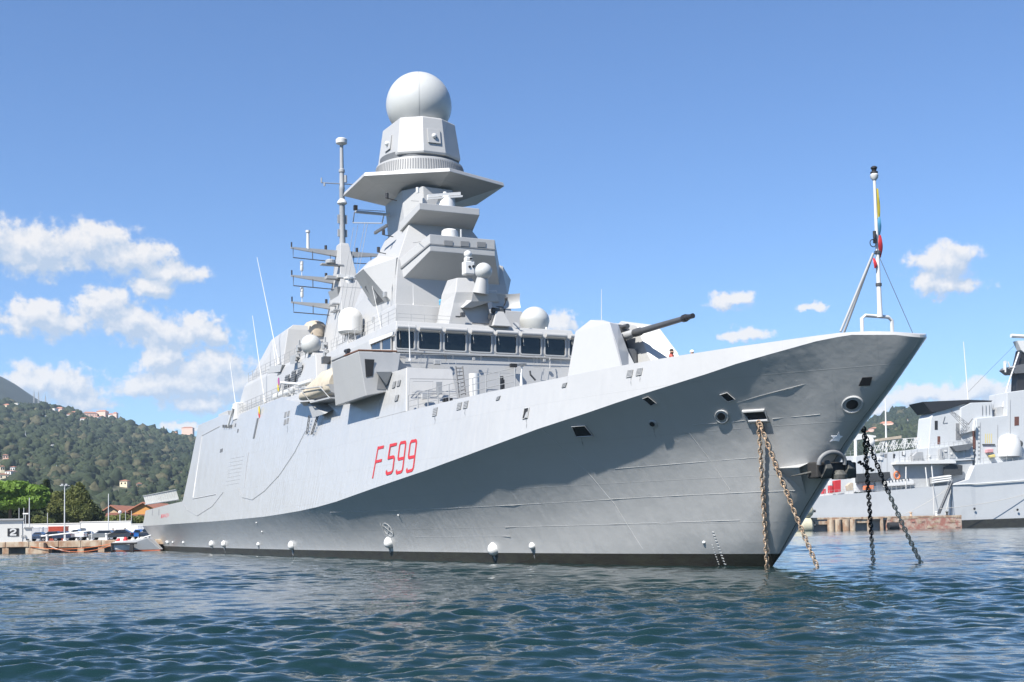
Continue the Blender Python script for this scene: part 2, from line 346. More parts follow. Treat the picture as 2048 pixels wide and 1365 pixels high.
# ------------------------------------------------------------------ water: one sheet, rippled near the camera, running out past the horizon
def build_water():
    rng = np.random.default_rng(4)
    ys = [4.0]
    while ys[-1] < 700: ys.append(ys[-1] + max(0.04, ys[-1] * 0.0036))
    ys = np.array(ys); nx = 760; tx = np.linspace(-0.95, 0.95, nx)
    X = (ys[:, None] + 2) * tx[None, :]; Y = np.repeat(ys[:, None], nx, 1)
    cell = np.maximum(np.gradient(ys), (ys + 2) * (tx[1] - tx[0]))[:, None]
    H = np.zeros_like(X)
    wind = radians(-72)
    for lam in np.geomspace(0.30, 6.0, 80):
        th = wind + rng.normal(0, 0.5); k = 2 * pi / lam; ph = rng.uniform(0, 2 * pi)
        amp = 0.0062 * lam ** 0.8 if lam < 0.9 else 0.0062 * .9 ** .8 * (lam / 0.9) ** 0.2 * (1 if lam < 3.2 else (3.2 / lam) ** 1.4)
        att = np.clip((lam / cell - 2.2) / 2.5, 0, 1)
        H += amp * att * np.sin(k * (X * cos(th) + Y * sin(th)) + ph + 0.6 * np.sin(0.13 * X * k ** 0.4 + ph))
    # gust patches: calmer and livelier areas
    g = np.ones_like(X)
    for _ in range(9):
        th = rng.uniform(0, pi); k = rng.uniform(0.05, 0.22); g += 0.16 * np.sin(k * (X * cos(th) + Y * sin(th)) + rng.uniform(0, 6))
    H *= np.clip(g, 0.45, 1.5)
    H *= np.clip((690 - Y) / 100, 0, 1)
    n = len(ys); V = np.stack([X, Y, H], -1).reshape(-1, 3)
    idx = np.arange(n * nx).reshape(n, nx)
    q = np.stack([idx[:-1, :-1], idx[:-1, 1:], idx[1:, 1:], idx[1:, :-1]], -1).reshape(-1, 4)
    # flat surround, joined edge to edge
    R = 14000
    ext = [(-R, -R, 0), (R, -R, 0), (R, R, 0), (-R, R, 0)]
    me = bpy.data.meshes.new('water')
    b0 = len(V); V = np.vstack([V, np.array(ext, float)])
    l0, r0, l1, r1 = idx[0, 0], idx[0, -1], idx[-1, 0], idx[-1, -1]
    faces = q.tolist() + [[b0, b0 + 1, r0, l0][::1], [b0 + 1, b0 + 2, r1, r0], [b0 + 2, b0 + 3, l1, r1], [b0 + 3, b0, l0, l1]]
    V[idx[0, :], 2] = 0; V[idx[-1, :], 2] = 0; V[idx[:, 0], 2] = 0; V[idx[:, -1], 2] = 0
    
    fl_ = np.array(faces, np.int32); me.vertices.add(len(V)); me.vertices.foreach_set('co', V.astype(np.float32).ravel()); me.loops.add(fl_.size); me.loops.foreach_set('vertex_index', fl_.ravel())
    me.polygons.add(len(fl_)); me.polygons.foreach_set('loop_start', np.arange(0, fl_.size, 4, dtype=np.int32)); me.polygons.foreach_set('loop_total', np.full(len(fl_), 4, np.int32)); me.update(); me.validate()
    me.shade_smooth(); me.update()
    m = bpy.data.materials.new('sea_water'); m.use_nodes = True; t = m.node_tree; b = t.nodes['Principled BSDF']
    b.inputs['Base Color'].default_value = (0.007, 0.022, 0.023, 1); b.inputs['Roughness'].default_value = 0.045
    b.inputs['IOR'].default_value = 1.333
    tcn = t.nodes.new('ShaderNodeTexCoord'); mp = t.nodes.new('ShaderNodeMapping'); mp.inputs['Scale'].default_value = (0.42, 1.0, 1); mp.inputs['Rotation'].default_value = (0, 0, 0.25)
    t.links.new(tcn.outputs['Object'], mp.inputs[0])
    a1 = noise(t, mp.outputs[0], 1.5, 4, 0.5, 0.0); a2 = noise(t, mp.outputs[0], 6.0, 2, 0.5)
    h = math_n(t, 'MULTIPLY_ADD', a2.outputs['Fac'], 0.16, a1.outputs['Fac'])
    bn = t.nodes.new('ShaderNodeBump'); bn.inputs['Strength'].default_value = 0.5; bn.inputs['Distance'].default_value = 0.085
    t.links.new(h, bn.inputs['Height']); t.links.new(bn.outputs[0], b.inputs['Normal'])
    me.materials.append(m)
    o = bpy.data.objects.new('water', me); COL.objects.link(o); tag(o, kind='structure')
build_water()

# ------------------------------------------------------------------ the frigate
SHIP = empty('frigate', ORG, SHIP_RZ, 'large pale grey warship with big round radar dome and red F 599 on its side', 'warship')
AL = [.4, .43, .47, .53, .6, .68, .78, .9, 1.1, 1.35, 1.7, 2.2, 2.7, 3.5, 4.5, 5.5, 7, 8.5, 10, 12, 14, 16, 18, 20, 22.5, 25, 27.5, 30, 33, 36, 38.2, 42, 46, 50, 55, 60, 66, 72, 80, 88, 96, 104, 110, 113.9, 114.2, 120, 127, 134, 140, 145]
def build_hull():
    m = MB(); fr = [0, .06, .14, .24, .34, .44, .54, .63, .71, .78, .84, .895, .95, 1.0]
    rows = []
    for a0 in AL:
        u = float(np.interp(a0, _ka, _ku)); col = []
        for z in (-1.3, 0.0, 0.62):
            s = ASTEM(z); col.append((s + (145 - s) * u, flare(u, z), z))
        for f in fr[1:]:
            z = 0.68 + (ZK(a0) - 0.62) * f; s = ASTEM(z); col.append((s + (145 - s) * u, flare(u, z), z))
        col[-1] = (a0, BK(a0), ZK(a0))
        zt = ZTOP(a0)
        for f in (0.5, 1.0):
            z = ZK(a0) + (zt - ZK(a0)) * f; col.append((a0, max(0.0, BF(a0, z)) if a0 > .4 else 0.0, z))
        rows.append(col)
    k = len(rows[0])
    for side in (1, -1):
        vs = [(x, side * y, z) for r in rows for x, y, z in r]; fs = []; 
        for i in range(len(rows) - 1):
            for j in range(k - 1):
                f = (i * k + j, (i + 1) * k + j, (i + 1) * k + j + 1, i * k + j + 1)
                if side < 0: f = f[::-1]
                m.add([], [], 0); fs.append((f, 1 if j < 2 else 0))
        n = len(m.v); m.v += vs
        for f, mi in fs: m.f.append(tuple(q + n for q in f)); m.m.append(mi)
    # transom
    last = rows[-1]; ring = [(x, y, z) for x, y, z in last] + [(x, -y, z) for x, y, z in reversed(last)]
    m.add(ring, [tuple(range(len(ring)))], 0)
    bm = None
    o = m.build('hull', [HULL, BOOT], SHIP, smooth=True, fix=False, angle=14)
    # merge the stem line so that the shading runs round it
    bm = bmesh.new(); bm.from_mesh(o.data); bmesh.ops.remove_doubles(bm, verts=bm.verts[:], dist=0.003)
    bmesh.ops.recalc_face_normals(bm, faces=bm.faces[:]); bm.to_mesh(o.data); bm.free()
    o.data.set_sharp_from_angle(angle=radians(14))
    # bulwark rim with its inner face, and the weather deck
    top = [(a, max(0.0, BF(a, ZTOP(a))), ZTOP(a)) for a in AL if 1.3 <= a <= 38.2]
    d = MB(); sec = []
    for side in (1, -1):
        T = [(x, side * y, z) for x, y, z in top]; I = [(x + .03, side * (y - .14), z + .004) for x, y, z in top]; B = [(x + .03, side * max(.02, min(y - .14, BL(x, z - .6) - .2)), z - .6) for x, y, z in top]
        d.loft([T, I, B], 0, cap=False, closed=False)
    e = [(a, max(0, BF(a, ZTOP(a))), ZTOP(a)) for a in AL if a <= 1.36]
    d.loft([e, [(x, -y, z) for x, y, z in e]], 0, cap=False, closed=False)
    d.build('bulwark', GREY, SHIP, smooth=True, fix=False)
    for nm, A0, zo, dy in (('fore_deck', [a for a in AL if 2.2 <= a <= 44], -.55, .14), ('flight_deck', [a for a in AL if a > 114], -.02, .02)):
        k = MB(); e = [(a, max(.05, min(BF(a, ZTOP(a)) - dy, BL(a, ZTOP(a) + zo) - .25)) if a < 30 else BF(a, ZTOP(a)) - dy, ZTOP(a) + zo) for a in A0]
        k.loft([e, [(x, -y, z) for x, y, z in e]], 0, cap=False, closed=False)
        k.build(nm, DKGREY, SHIP, fix=False)
build_hull()

def flank_block(name, a_list, ztop_fn, zbot_fn, mat_=HULL, lean=0.0):
    """a block whose sides carry the hull's flank upward; ring by ring along the ship"""
    m = MB(); rings = []
    for a in a_list:
        z0, z1 = zbot_fn(a), ztop_fn(a); a1 = a
        rings.append([(a, BF(a, z0), z0), (a1, BF(a, z1), z1), (a1, -BF(a, z1), z1), (a, -BF(a, z0), z0)])
    m.loft(rings); return m.build(name, mat_, SHIP, bevel=0.05)
ZT = lambda a: float(np.interp(a, [44, 52, 64, 69, 74, 92, 96, 100, 113.9], [13.0, 12.7, 13.3, 14.1, 14.55, 14.55, 14.9, 15.3, 15.3]))
flank_block('superstructure', [44.3, 48, 52, 58, 64, 69, 74, 80, 86, 92, 96, 100, 108, 113.9], ZT, lambda a: 9.8)
# side deckhouses ahead of the bridge, faired into the flank
for sgn in (1, -1):
    m = MB(); f0, f1 = 38.2, 39.6
    m.loft([[(f0, sgn * BF(f0, 9.85), 9.85), (44.3, sgn * BF(44.3, 9.85), 9.85), (44.3, sgn * 4.7, 9.85), (f0, sgn * 4.7, 9.85)],
            [(f1, sgn * BF(f1, 12.95), 12.95), (44.3, sgn * BF(44.3, 13), 13.0), (44.3, sgn * 4.7, 13.0), (f1, sgn * 4.7, 12.95)]])
    m.build('deckhouse', HULL, SHIP, bevel=0.06)
# bridge
m = MB(); zb0, zb1 = 9.2, 17.0
m.loft([[(43.7, 7.1, 9.2), (43.7, -7.5, 9.2), (62, -7.5, 9.2), (62, 7.1, 9.2)],
        [(44.3, 7.1, 14.55), (44.3, -7.5, 14.55), (62, -7.5, 14.55), (62, 7.1, 14.55)],
        [(44.35, 7.0, 16.35), (44.35, -7.4, 16.35), (62, -7.4, 16.35), (62, 7.0, 16.35)],
        [(44.7, 6.85, 17.0), (44.7, -7.25, 17.0), (62, -7.25, 17.0), (62, 6.85, 17.0)]])
BRIDGE = m.build('bridge', GREY, SHIP, bevel=0.05)
# bridge windows: glass pane, rounded frame, blind roller and wiper
def rrect(y0, y1, z0, z1, r, n=4):
    pts = []
    for cy, cz, a0 in ((y1 - r, z1 - r, 0), (y0 + r, z1 - r, 90), (y0 + r, z0 + r, 180), (y1 - r, z0 + r, 270)):
        for i in range(n + 1):
            t = radians(a0 + 90 * i / n); pts.append((cy + r * cos(t), cz + r * sin(t)))
    return pts
WIN = [(792, 827), (836.6, 879), (888, 930), (940, 981), (990.5, 1031), (1040, 1080), (1089, 1128.6), (1137.5, 1176)]
wb = [(P(x0, 685, a=44.35).y, P(x1, 685, a=44.35).y) for x0, x1 in WIN]
wb[-1] = (wb[-1][0], wb[-1][0] - 1.62)
ZW0, ZW1 = 14.98, 16.2
for i, (y1, y0) in enumerate(wb):
    g = MB(); pts = rrect(y0, y1, ZW0, ZW1, .12)
    g.slab([(44.30, y, z) for y, z in pts], (0.02, 0, 0)); w = g.build('window', GLASS, SHIP)
    f = MB(); o_ = rrect(y0 - .1, y1 + .1, ZW0 - .1, ZW1 + .1, .2)
    for xs in ((44.21, 44.33),):
        R = [[(xs[0], y, z) for y, z in pts], [(xs[0], y, z) for y, z in o_], [(xs[1], y, z) for y, z in o_], [(xs[1], y, z) for y, z in pts]]
        f.loft(R + [R[0]], cap=False)
    f.build('frame', GREY, w, bevel=0.015)
    wp = MB(); wp.tube([(44.26, y1 - .22, ZW1 - .02), (44.2, y1 - .24, ZW1 - .62)], .018); wp.build('wiper', ROPE, w)
    r = MB(); r.cyl((44.02, y0 - .02, ZW1 + .24), (44.02, y1 + .02, ZW1 + .24), .16, n=14)
    r.box((44.0, y0 - .1, ZW1 + .02), (44.3, y0 - .02, ZW1 + .42)); 
    r.build('blind_roller', GREY, w, smooth=True)
m = MB(); m.box((44.12, -7.45, 14.68), (44.3, 7.08, 14.82)); m.build('sill_ledge', GREY, SHIP, bevel=0.02)
# starboard side windows of the bridge
for x0, x1, t0, t1 in ((744, 762, 684, 678), (765, 783, 676.5, 672)):
    q = [P(x0, 700, b=7.16), P(x1, 700, b=7.16), P(x1, t1, b=7.12), P(x0, t0, b=7.12)]
    g = MB(); g.slab(q, (0, .03, 0)); w = g.build('window', GLASSB, SHIP)
    f = MB(); n_ = len(q); c = sum((Vector(p) for p in q), Vector()) / 4
    f.tube([Vector(p) + (Vector(p) - c).normalized() * .06 + Vector((0, .04, 0)) for p in q], .06, closed=True); f.build('frame', GREY, w)
m = MB(); m.slab([P(741, 690, b=7.2), P(788, 671, b=7.2), P(789, 664, b=7.2), P(741, 681, b=7.2)], (0, .12, 0)); m.build('blind_roller', WHITE, SHIP)
# bridge wings
for s in (1, -1):
    m = MB()
    top = [(43.0, 10.25, 14.42), (49.3, 10.25, 14.5), (51.5, 7.0, 14.5), (43.4, 7.0, 14.5)]
    bot = [(43.0, 9.72, 11.35), (50.2, 9.72, 11.35), (51.5, 7.6, 11.8), (43.0, 7.6, 11.8)]
    m.loft([[(x, s * y, z) for x, y, z in bot], [(x, s * y, z) for x, y, z in top]])
    W = m.build('bridge_wing', GREY, SHIP, bevel=0.05)
    r = MB(); r.tube([(43.4, s * 7.3, 14.6), (43.05, s * 10.2, 14.5), (46.3, s * 10.2, 14.56)], .07, 8); r.build('hand_rail', WOOD, W)
    r = MB(); r.tube([(46.4, s * 10.2, 14.55), (49.3, s * 10.2, 14.58), (51, s * 7.8, 14.6)], .07, 8); r.build('hand_rail', DKGREY, W)
    k = MB(); k.slab([(42.97, s * 9.8, 13.9), (42.97, s * 9.1, 13.9), (42.97, s * 9.25, 12.75), (42.97, s * 9.72, 12.65)], (.02, 0, 0)); k.build('opening', HOLE, W)
    k = MB(); k.slab([(42.97, s * 8.8, 12.9), (42.97, s * 8.05, 12.9), (42.97, s * 8.2, 11.85), (42.97, s * 8.95, 11.85)], (.02, 0, 0)); k.build('access_panel', LOUVRE, W)
    k = MB(); k.box((46.3, s * 9.9 - .12, 14.5), (46.7, s * 9.9 + .12, 14.95)); k.cyl((46.2, s * 9.9, 14.95), (47.0, s * 9.9, 15.0), .14, n=10)
    k.build('signal_lamp', BLACK, W, smooth=True)
# corner pod where the wing meets the deckhouse
m = MB(); q = [P(752, 743, a=42.2), P(784, 743, a=42.2), P(775, 768, a=42.6)]
m.loft([[P(752, 744, a=42.2), P(784, 744, a=42.2), Vector((43.1, 7.9, 13.0)), Vector((43.1, 8.9, 13.0))],
        [P(773, 769, a=42.7), P(775, 769, a=42.7), Vector((43.1, 8.2, 12.1)), Vector((43.1, 8.3, 12.1))]]); m.build('sponson', GREY, SHIP)
# big block under the mast
m = MB()
m.loft([[(50.0, 5.2, 16.9), (50.0, -5.2, 16.9), (64, -5.2, 16.9), (64, 5.2, 16.9)], [(50.6, 4.7, 20.8), (50.6, -4.7, 20.8), (61.5, -4.6, 20.8), (61.5, 4.6, 20.8)],
        [(51.0, 4.4, 22.9), (51.0, -4.4, 22.9), (60.6, -4.0, 22.9), (60.6, 4.0, 22.9)], [(53.2, 2.5, 26.6), (53.2, -2.5, 26.6), (60.0, -2.2, 26.6), (60.0, 2.2, 26.6)]])
m.build('mast_base', GREY, SHIP, bevel=0.05)
zp = P(880, 613, a=49.2).z
m = MB(); m.loft([[(48.9, 5.5, 16.9), (48.9, -5.5, 16.9), (56, -5.6, 16.9), (56, 5.6, 16.9)], [(49.2, 5.25, zp), (49.2, -5.25, zp), (55, -5.1, zp), (55, 5.1, zp)]]); m.build('mast_plinth', GREY, SHIP, bevel=.05)
hexp = [P(*p, z=30.5) for p in [(686.4, 392.4), (728, 352.5), (899.8, 343.2), (1009, 372.9), (953.6, 410), (774.5, 413.7)]]
hc = sum(hexp, Vector()) / 6
U = [(59.8, 2.4), (55.4, 2.5), (53.6, 1.3), (53.8, -1.5), (55.8, -2.6), (60.0, -2.2)]
m = MB(); 
m.loft([[(53.4 + (x - 53.6) * .98, y * .9, 26.4) for x, y in U], [(x, y * .95, 29.6) for x, y in U], [tuple(hc + (p - hc) * .62 - Vector((0, 0, .75))) for p in [hexp[0], hexp[1], hexp[2], hexp[2].lerp(hexp[3], .5), hexp[3], hexp[4]]]][:2])
m.build('mast_neck', GREY, SHIP, bevel=0.05)
m = MB()
R0 = [hc + (p - hc) * .42 + Vector((0, 0, -1.15)) for p in hexp]
R1 = [p.copy() for p in hexp]; R2 = [hc + (p - hc) * .985 + Vector((0, 0, .32)) for p in hexp]
m.loft([R0, R1, R2]); m.build('mast_platform', GREY, SHIP, bevel=0.03)
# slatted ring, octagonal housing and the great dome
AX = Vector((57.2, 0.1, 0))
m = MB(); m.lathe(AX, [(3.78, 30.75), (3.6, 32.1), (3.4, 32.2)], 96); RING = m.build('slatted_ring', GREY, SHIP, smooth=True)
m = MB()
for i in range(110):
    t = 2 * pi * i / 110; c_, s_ = cos(t), sin(t); tx, ty = -s_ * .05, c_ * .05
    q0 = [AX + Vector((c_ * r + sg * tx, s_ * r + sg * ty, z)) for r, z, sg in ((3.735, 31.1, -1), (3.735, 31.1, 1), (3.625, 31.95, 1), (3.625, 31.95, -1))]
    m.slab(q0, (c_ * .025, s_ * .025, 0))
m.build('slot_row', LOUVRE, RING)
m = MB(); m.lathe(AX, [(3.3, 32.1), (3.3, 32.75)], 40); m.build('collar', DKGREY, SHIP, smooth=True)
def octo(r, z):
    return [AX + Vector((-r * cos(radians(t)), r * sin(radians(t)), z)) for t in (15.5, 50.7, 123, 160, -160, -123, -50.7, -15.5)]
m = MB(); m.loft([octo(3.5, 32.42), octo(3.56, 32.6), octo(3.12, 35.5), octo(2.95, 35.62)]); OCT = m.build('radar_housing', GREY, SHIP, bevel=0.05)
for t_, r_ in ((0, 3.27), (88, 2.72), (-88, 2.72), (180, 3.2)):
    t = radians(t_); d = Vector((-cos(t), sin(t), 0)); s = Vector((-sin(t), -cos(t), 0)); c = AX + d * r_ + Vector((0, 0, 33.9)); t = math.atan2(d.y, d.x)
    up = Vector((-.15 * cos(t), -.15 * sin(t), 1)).normalized()
    k = MB(); k.slab([c + s * -.55 + up * -.6, c + s * .55 + up * -.6, c + s * .55 + up * .6, c + s * -.55 + up * .6], d * .1); pn = k.build('hatch', GREY, OCT, bevel=0.02)
    k = MB(); k.sphere(c + d * .15, .2, 12, 8); k.build('sensor', WHITE, pn, smooth=True)
m = MB(); m.lathe(AX, [(2.25, 35.5), (2.2, 35.74), (1.9, 35.86)], 40); m.build('collar', GREY, SHIP, smooth=True)
m = MB(); m.sphere(AX + Vector((0, 0, 37.5)), 2.72, 64, 40, -0.72); DOME = m.build('radome', RADOME, SHIP, smooth=True)
m = MB()
for t0 in (8, 98, 188, 278):
    t = radians(t0 - 118); pts = [AX + Vector((2.722 * cos(a) * cos(t), 2.722 * cos(a) * sin(t), 37.5 + 2.722 * sin(a))) for a in np.linspace(-.75, 1.45, 30)]
    m.tube(pts, .012, 4)
m.build('seam', LOUVRE, DOME)
# forward shelves of the mast
def shelf(name, front_a, front_b, zt, zf, rear, zr_top, zr_bot, mat_=GREY):
    ra, rb = rear
    m = MB()
    m.loft([[(front_a, front_b, zf), (front_a, -front_b, zf), (front_a, -front_b, zt), (front_a, front_b, zt)],
            [(ra, rb, zr_bot), (ra, -rb, zr_bot), (ra, -rb, zr_top), (ra, rb, zr_top)]])
    return m.build(name, mat_, SHIP, bevel=0.04)
shelf('mast_shelf', 51.0, 2.55, 27.5, 26.95, (54.2, 3.05), 26.6, 25.9)
SH3 = shelf('mast_shelf', 48.5, 2.7, 24.45, 23.15, (51.4, 4.45), 22.75, 20.9)
m = MB(); m.slab([(48.47, 2.72, 23.72), (48.47, -2.72, 23.72), (48.47, -2.72, 23.62), (48.47, 2.72, 23.62)], (.05, 0, 0))
m.slab([(48.45, 2.74, 23.72), (51.3, 4.5, 22.0), (51.3, 4.5, 21.85), (48.45, 2.74, 23.6)], (0.02, .03, 0)); m.build('gutter', LOUVRE, SH3)
for x in (897, 930, 963):
    q = [P(x - 8.5, 481 + (x - 897) * .045, a=48.44), P(x + 8.5, 482 + (x - 897) * .045, a=48.44), P(x + 8.5, 492 + (x - 897) * .045, a=48.44), P(x - 8.5, 491 + (x - 897) * .045, a=48.44)]
    k = MB(); k.slab(q, (.04, 0, 0)); k.build('vent', LOUVRE, SH3)
m = MB(); c = Vector((50.4, .3, 0)); m.lathe(c, [(.75, 23.9), (.62, 25.3), (.5, 25.4)], 10); m.box((49.7, -.42, 23.9), (49.8, -.34, 25.35)); m.build('sensor_drum', WHITE, SHIP, smooth=True)
m = MB(); c = Vector((52.2, -.1, 0)); m.lathe(c, [(.78, 27.3), (.72, 28.0), (.45, 28.5), (.2, 28.6)], 16); NR = m.build('navigation_radar', WHITE, SHIP, smooth=True)
k = MB(); q0, q1 = P(855, 393, a=52.0), P(920, 388, a=52.0); u = (q1 - q0).normalized()
k.loft([[q + Vector((dx, 0, dz)) for dx, dz in ((-.15, -.12), (.15, -.12), (.15, .12), (-.15, .12))] for q in (q0, q1)])
k.loft([[q + Vector((-.2 + dx, 0, -.26 + dz)) for dx, dz in ((-.1, -.07), (.1, -.07), (.1, .07), (-.1, .07))] for q in (q0 - u * .1, q1 + u * .1)])
k.cyl(c + Vector((0, 0, 28.4)), c + Vector((0, 0, 28.9)), .15); k.build('scanner_bar', WHITE, NR)
m = MB(); c = P(922, 363, a=55.0); m.lathe(c, [(.1, -.3), (.36, .05), (.34, .16)], 16); m.tube([c, c + Vector((0, 0, 1.2))], .04); m.build('small_dome', WHITE, SHIP, smooth=True)
m = MB(); c = P(835, 381, a=53.2); m.cyl(c + Vector((0, 0, -.22)), c + Vector((0, 0, .22)), .13, n=12); m.build('small_sensor', WHITE, SHIP, smooth=True)
# diamond-shaped sensor boxes on the mast's sides
from mathutils import Vector as _V
for s in (1, -1):
    pts = dict(A=(57.0, 5.95, 22.65), B=(53.5, 6.35, 22.5), C=(51.3, 4.75, 19.55), D=(55.6, 4.55, 19.55), E=(53.7, 5.0, 23.7), F=(57.4, 4.6, 24.0), G=(51.0, 4.5, 23.0),
               H=(51.6, 3.4, 23.4), I=(57.4, 3.2, 24.4), J=(52.0, 3.4, 19.6), K=(56.0, 3.4, 19.6))
    pts = {k: Vector((p[0], s * p[1], p[2])) for k, p in pts.items()}
    bmh = bmesh.new(); [bmh.verts.new(p) for p in pts.values()]; bmesh.ops.convex_hull(bmh, input=bmh.verts[:])
    meh = bpy.data.meshes.new('sensor_box'); bmesh.ops.dissolve_limit(bmh, angle_limit=radians(2), verts=bmh.verts[:], edges=bmh.edges[:]); bmh.to_mesh(meh); bmh.free(); meh.materials.append(GREY)
    BX = bpy.data.objects.new('sensor_box', meh); COL.objects.link(BX); BX.parent = SHIP
    ab = lambda u_, v_: pts['A'].lerp(pts['B'], u_).lerp(pts['D'].lerp(pts['C'], u_), v_)
    n = (pts['B'] - pts['A']).cross(pts['D'] - pts['A']).normalized(); n = n if n.z < 0 else -n
    k = MB(); k.slab([ab(.25, .35), ab(.7, .35), ab(.7, .85), ab(.25, .85)], n * .05); k.build('louvre_panel', DKGREY, BX)
# ------------------------------------------------------------------ pixel-true paint and plates on the hull
def strokes(name, mt, cell, lines, w, on=FL, off=0.02, parent=SHIP, part=None):
    """flat paint strokes inside a four-cornered cell given by photo positions (bl, br, tr, tl)"""
    bl, br, tr, tl = [Vector((*c, 0)) for c in cell]
    def uv(u, v): q = (bl * (1 - u) + br * u) * (1 - v) + (tl * (1 - u) + tr * u) * v; return q
    return [([uv(*p) for p in ln]) for ln in lines]
def ribbon(mb, pts, w, on, off, t=0.012):
    """a painted stripe w wide following surface points"""
    P3 = [on(p.x, p.y, off) for p in pts]
    for i in range(len(P3) - 1):
        a, b = P3[i], P3[i + 1]; d = (b - a)
        if d.length < 1e-4: continue
        d.normalize(); n = Vector((0, 1, TUM)).normalized() if on is FL else flare_n(a); s = d.cross(n).normalized() * w / 2
        e = d * w * .42
        mb.slab([a - e - s, a - e + s, b + e + s, b + e - s], n * t)
arc = lambda cx, cy, rx, ry, a0, a1, n=5: [(cx + rx * cos(radians(a0 + (a1 - a0) * i / n)), cy + ry * sin(radians(a0 + (a1 - a0) * i / n))) for i in range(n + 1)]
NINE = arc(.22, .12, .18, .10, 200, 270) + arc(.72, .14, .24, .12, 270, 360) + arc(.76, .86, .2, .12, 0, 90) + arc(.24, .86, .2, .12, 90, 180) + arc(.24, .56, .2, .1, 180, 270) + [(.9, .46)]
FIVE = [(.96, .98), (.1, .98), (.06, .56), (.7, .56)] + arc(.7, .44, .24, .12, 90, 0) + arc(.7, .14, .24, .12, 0, -90) + arc(.25, .12, .2, .1, 270, 190)
for glyph, (cell, lines) in zip(('letter_f', 'digit_five', 'digit_nine', 'digit_nine'),  ((((746, 955), (766, 950), (767.5, 893), (756, 896)), [[(0.0, 0), (.05, 1)], [(.05, .98), (.95, .98)], [(.03, .52), (.75, .52)]]),
                    (((771.5, 950), (786, 946), (793.5, 887.5), (779.5, 890.5)), [FIVE]),
                    (((792, 948.5), (805.5, 944.5), (813, 883), (800, 885.5)), [NINE]),
                    (((812.5, 945.5), (827, 941.5), (834.5, 880), (821, 882.5)), [NINE]))):
    G = MB()
    for ln in strokes('', None, cell, lines, 0): ribbon(G, ln, .2, FL, .015)
    G.build(glyph, RED, SHIP)
# ship's name by the stern: small red capitals
font = bpy.data.curves.new('lettering', 'FONT'); font.body = 'BIANCHI'; font.size = 1.0; font.extrude = 0.01
fo = bpy.data.objects.new('lettering', font); COL.objects.link(fo)
bpy.context.view_layer.update()
me = bpy.data.meshes.new_from_object(fo.evaluated_get(bpy.context.evaluated_depsgraph_get())); bpy.data.objects.remove(fo)
def place_text(me, name, on, bl, br, tl, mt, parent, off=.02):
    o = bpy.data.objects.new(name, me); COL.objects.link(o); me.materials.clear(); me.materials.append(mt)
    p0, p1, p2 = on(*bl, off), on(*br, off), on(*tl, off)
    w = max(v.co.x for v in me.vertices); h = max(v.co.y for v in me.vertices)
    x = (p1 - p0) / w; y = (p2 - p0) / h; z = x.cross(y).normalized()
    o.matrix_local = Matrix(((x.x, y.x, z.x, p0.x), (x.y, y.y, z.y, p0.y), (x.z, y.z, z.z, p0.z), (0, 0, 0, 1)))
    o.parent = parent; return o
place_text(me, 'ship_name', FL, (321.5, 1037), (337.5, 1035), (323, 1029.5), RED, SHIP)
# white thruster mark: bar, ring and cross
G = MB(); ring = [Vector((778 + 9.5 * cos(t) - 2 + 4 * -sin(t) * .9, 1060 - 12 * sin(t) - 2 * cos(t) * -2, 0)) for t in np.linspace(0, 2 * pi, 20)]
ribbon(G, ring, .07, FR, .015); ribbon(G, [Vector((761, 1048, 0)), Vector((771, 1071, 0))], .07, FR, .015)
ribbon(G, [ring[3], ring[13]], .06, FR, .02); ribbon(G, [ring[8], ring[18]], .06, FR, .02)
G.build('thruster_mark', WHITE, SHIP)
# draught marks by the stem, each painted mark its own part
for n_, x0_, y0_, dx_, dy_, w_, l_ in ((12, 1425, 1064, 24, 64, .065, 2.6), (9, 1424, 1090, 13, 38, .04, 1.5)):
    for i in range(n_):
        t = i / (n_ - 1); x, y = x0_ + dx_ * t, y0_ + dy_ * t
        G = MB(); ribbon(G, [Vector((x, y, 0)), Vector((x + l_, y + l_ * .35, 0))], w_ * (1 if i % 2 else .75), FR, .012); G.build('draught_mark', WHITE, SHIP)
# weld lines: thin raised seams where the photograph shows them
for on, pts in ((FR, [(1000, 1012), (1160, 1003), (1300, 994)]), (FR, [(830, 1074), (1020, 1073)]), (FR, [(1010, 1055), (1230, 1049), (1480, 1041)]), (FR, [(1150, 1004), (1350, 992), (1500, 985), (1605, 981)]), (FR, [(1230, 938), (1380, 926), (1545, 913)]),
                (FR, [(1385, 850), (1460, 845), (1490, 841)]), (FR, [(1545, 838), (1600, 833), (1640, 829)]), (FR, [(660, 1025), (770, 1022), (900, 1017), (1000, 1012)]),
                (FR, [(1085, 858), (1180, 950), (1230, 1010), (1285, 1098)]), (FR, [(1378, 866), (1420, 920), (1460, 980)]), (FR, [(1463, 809), (1520, 792), (1612, 768)])):
    G = MB(); V = [Vector((*p, 0)) for p in pts]; D = []
    for i in range(len(V) - 1): D += [V[i].lerp(V[i + 1], k / 6) for k in range(6)]
    G.tube([on(p.x, p.y, .002) for p in D + [V[-1]]], .012, 5); G.build('weld_seam', HULL, SHIP, smooth=True)
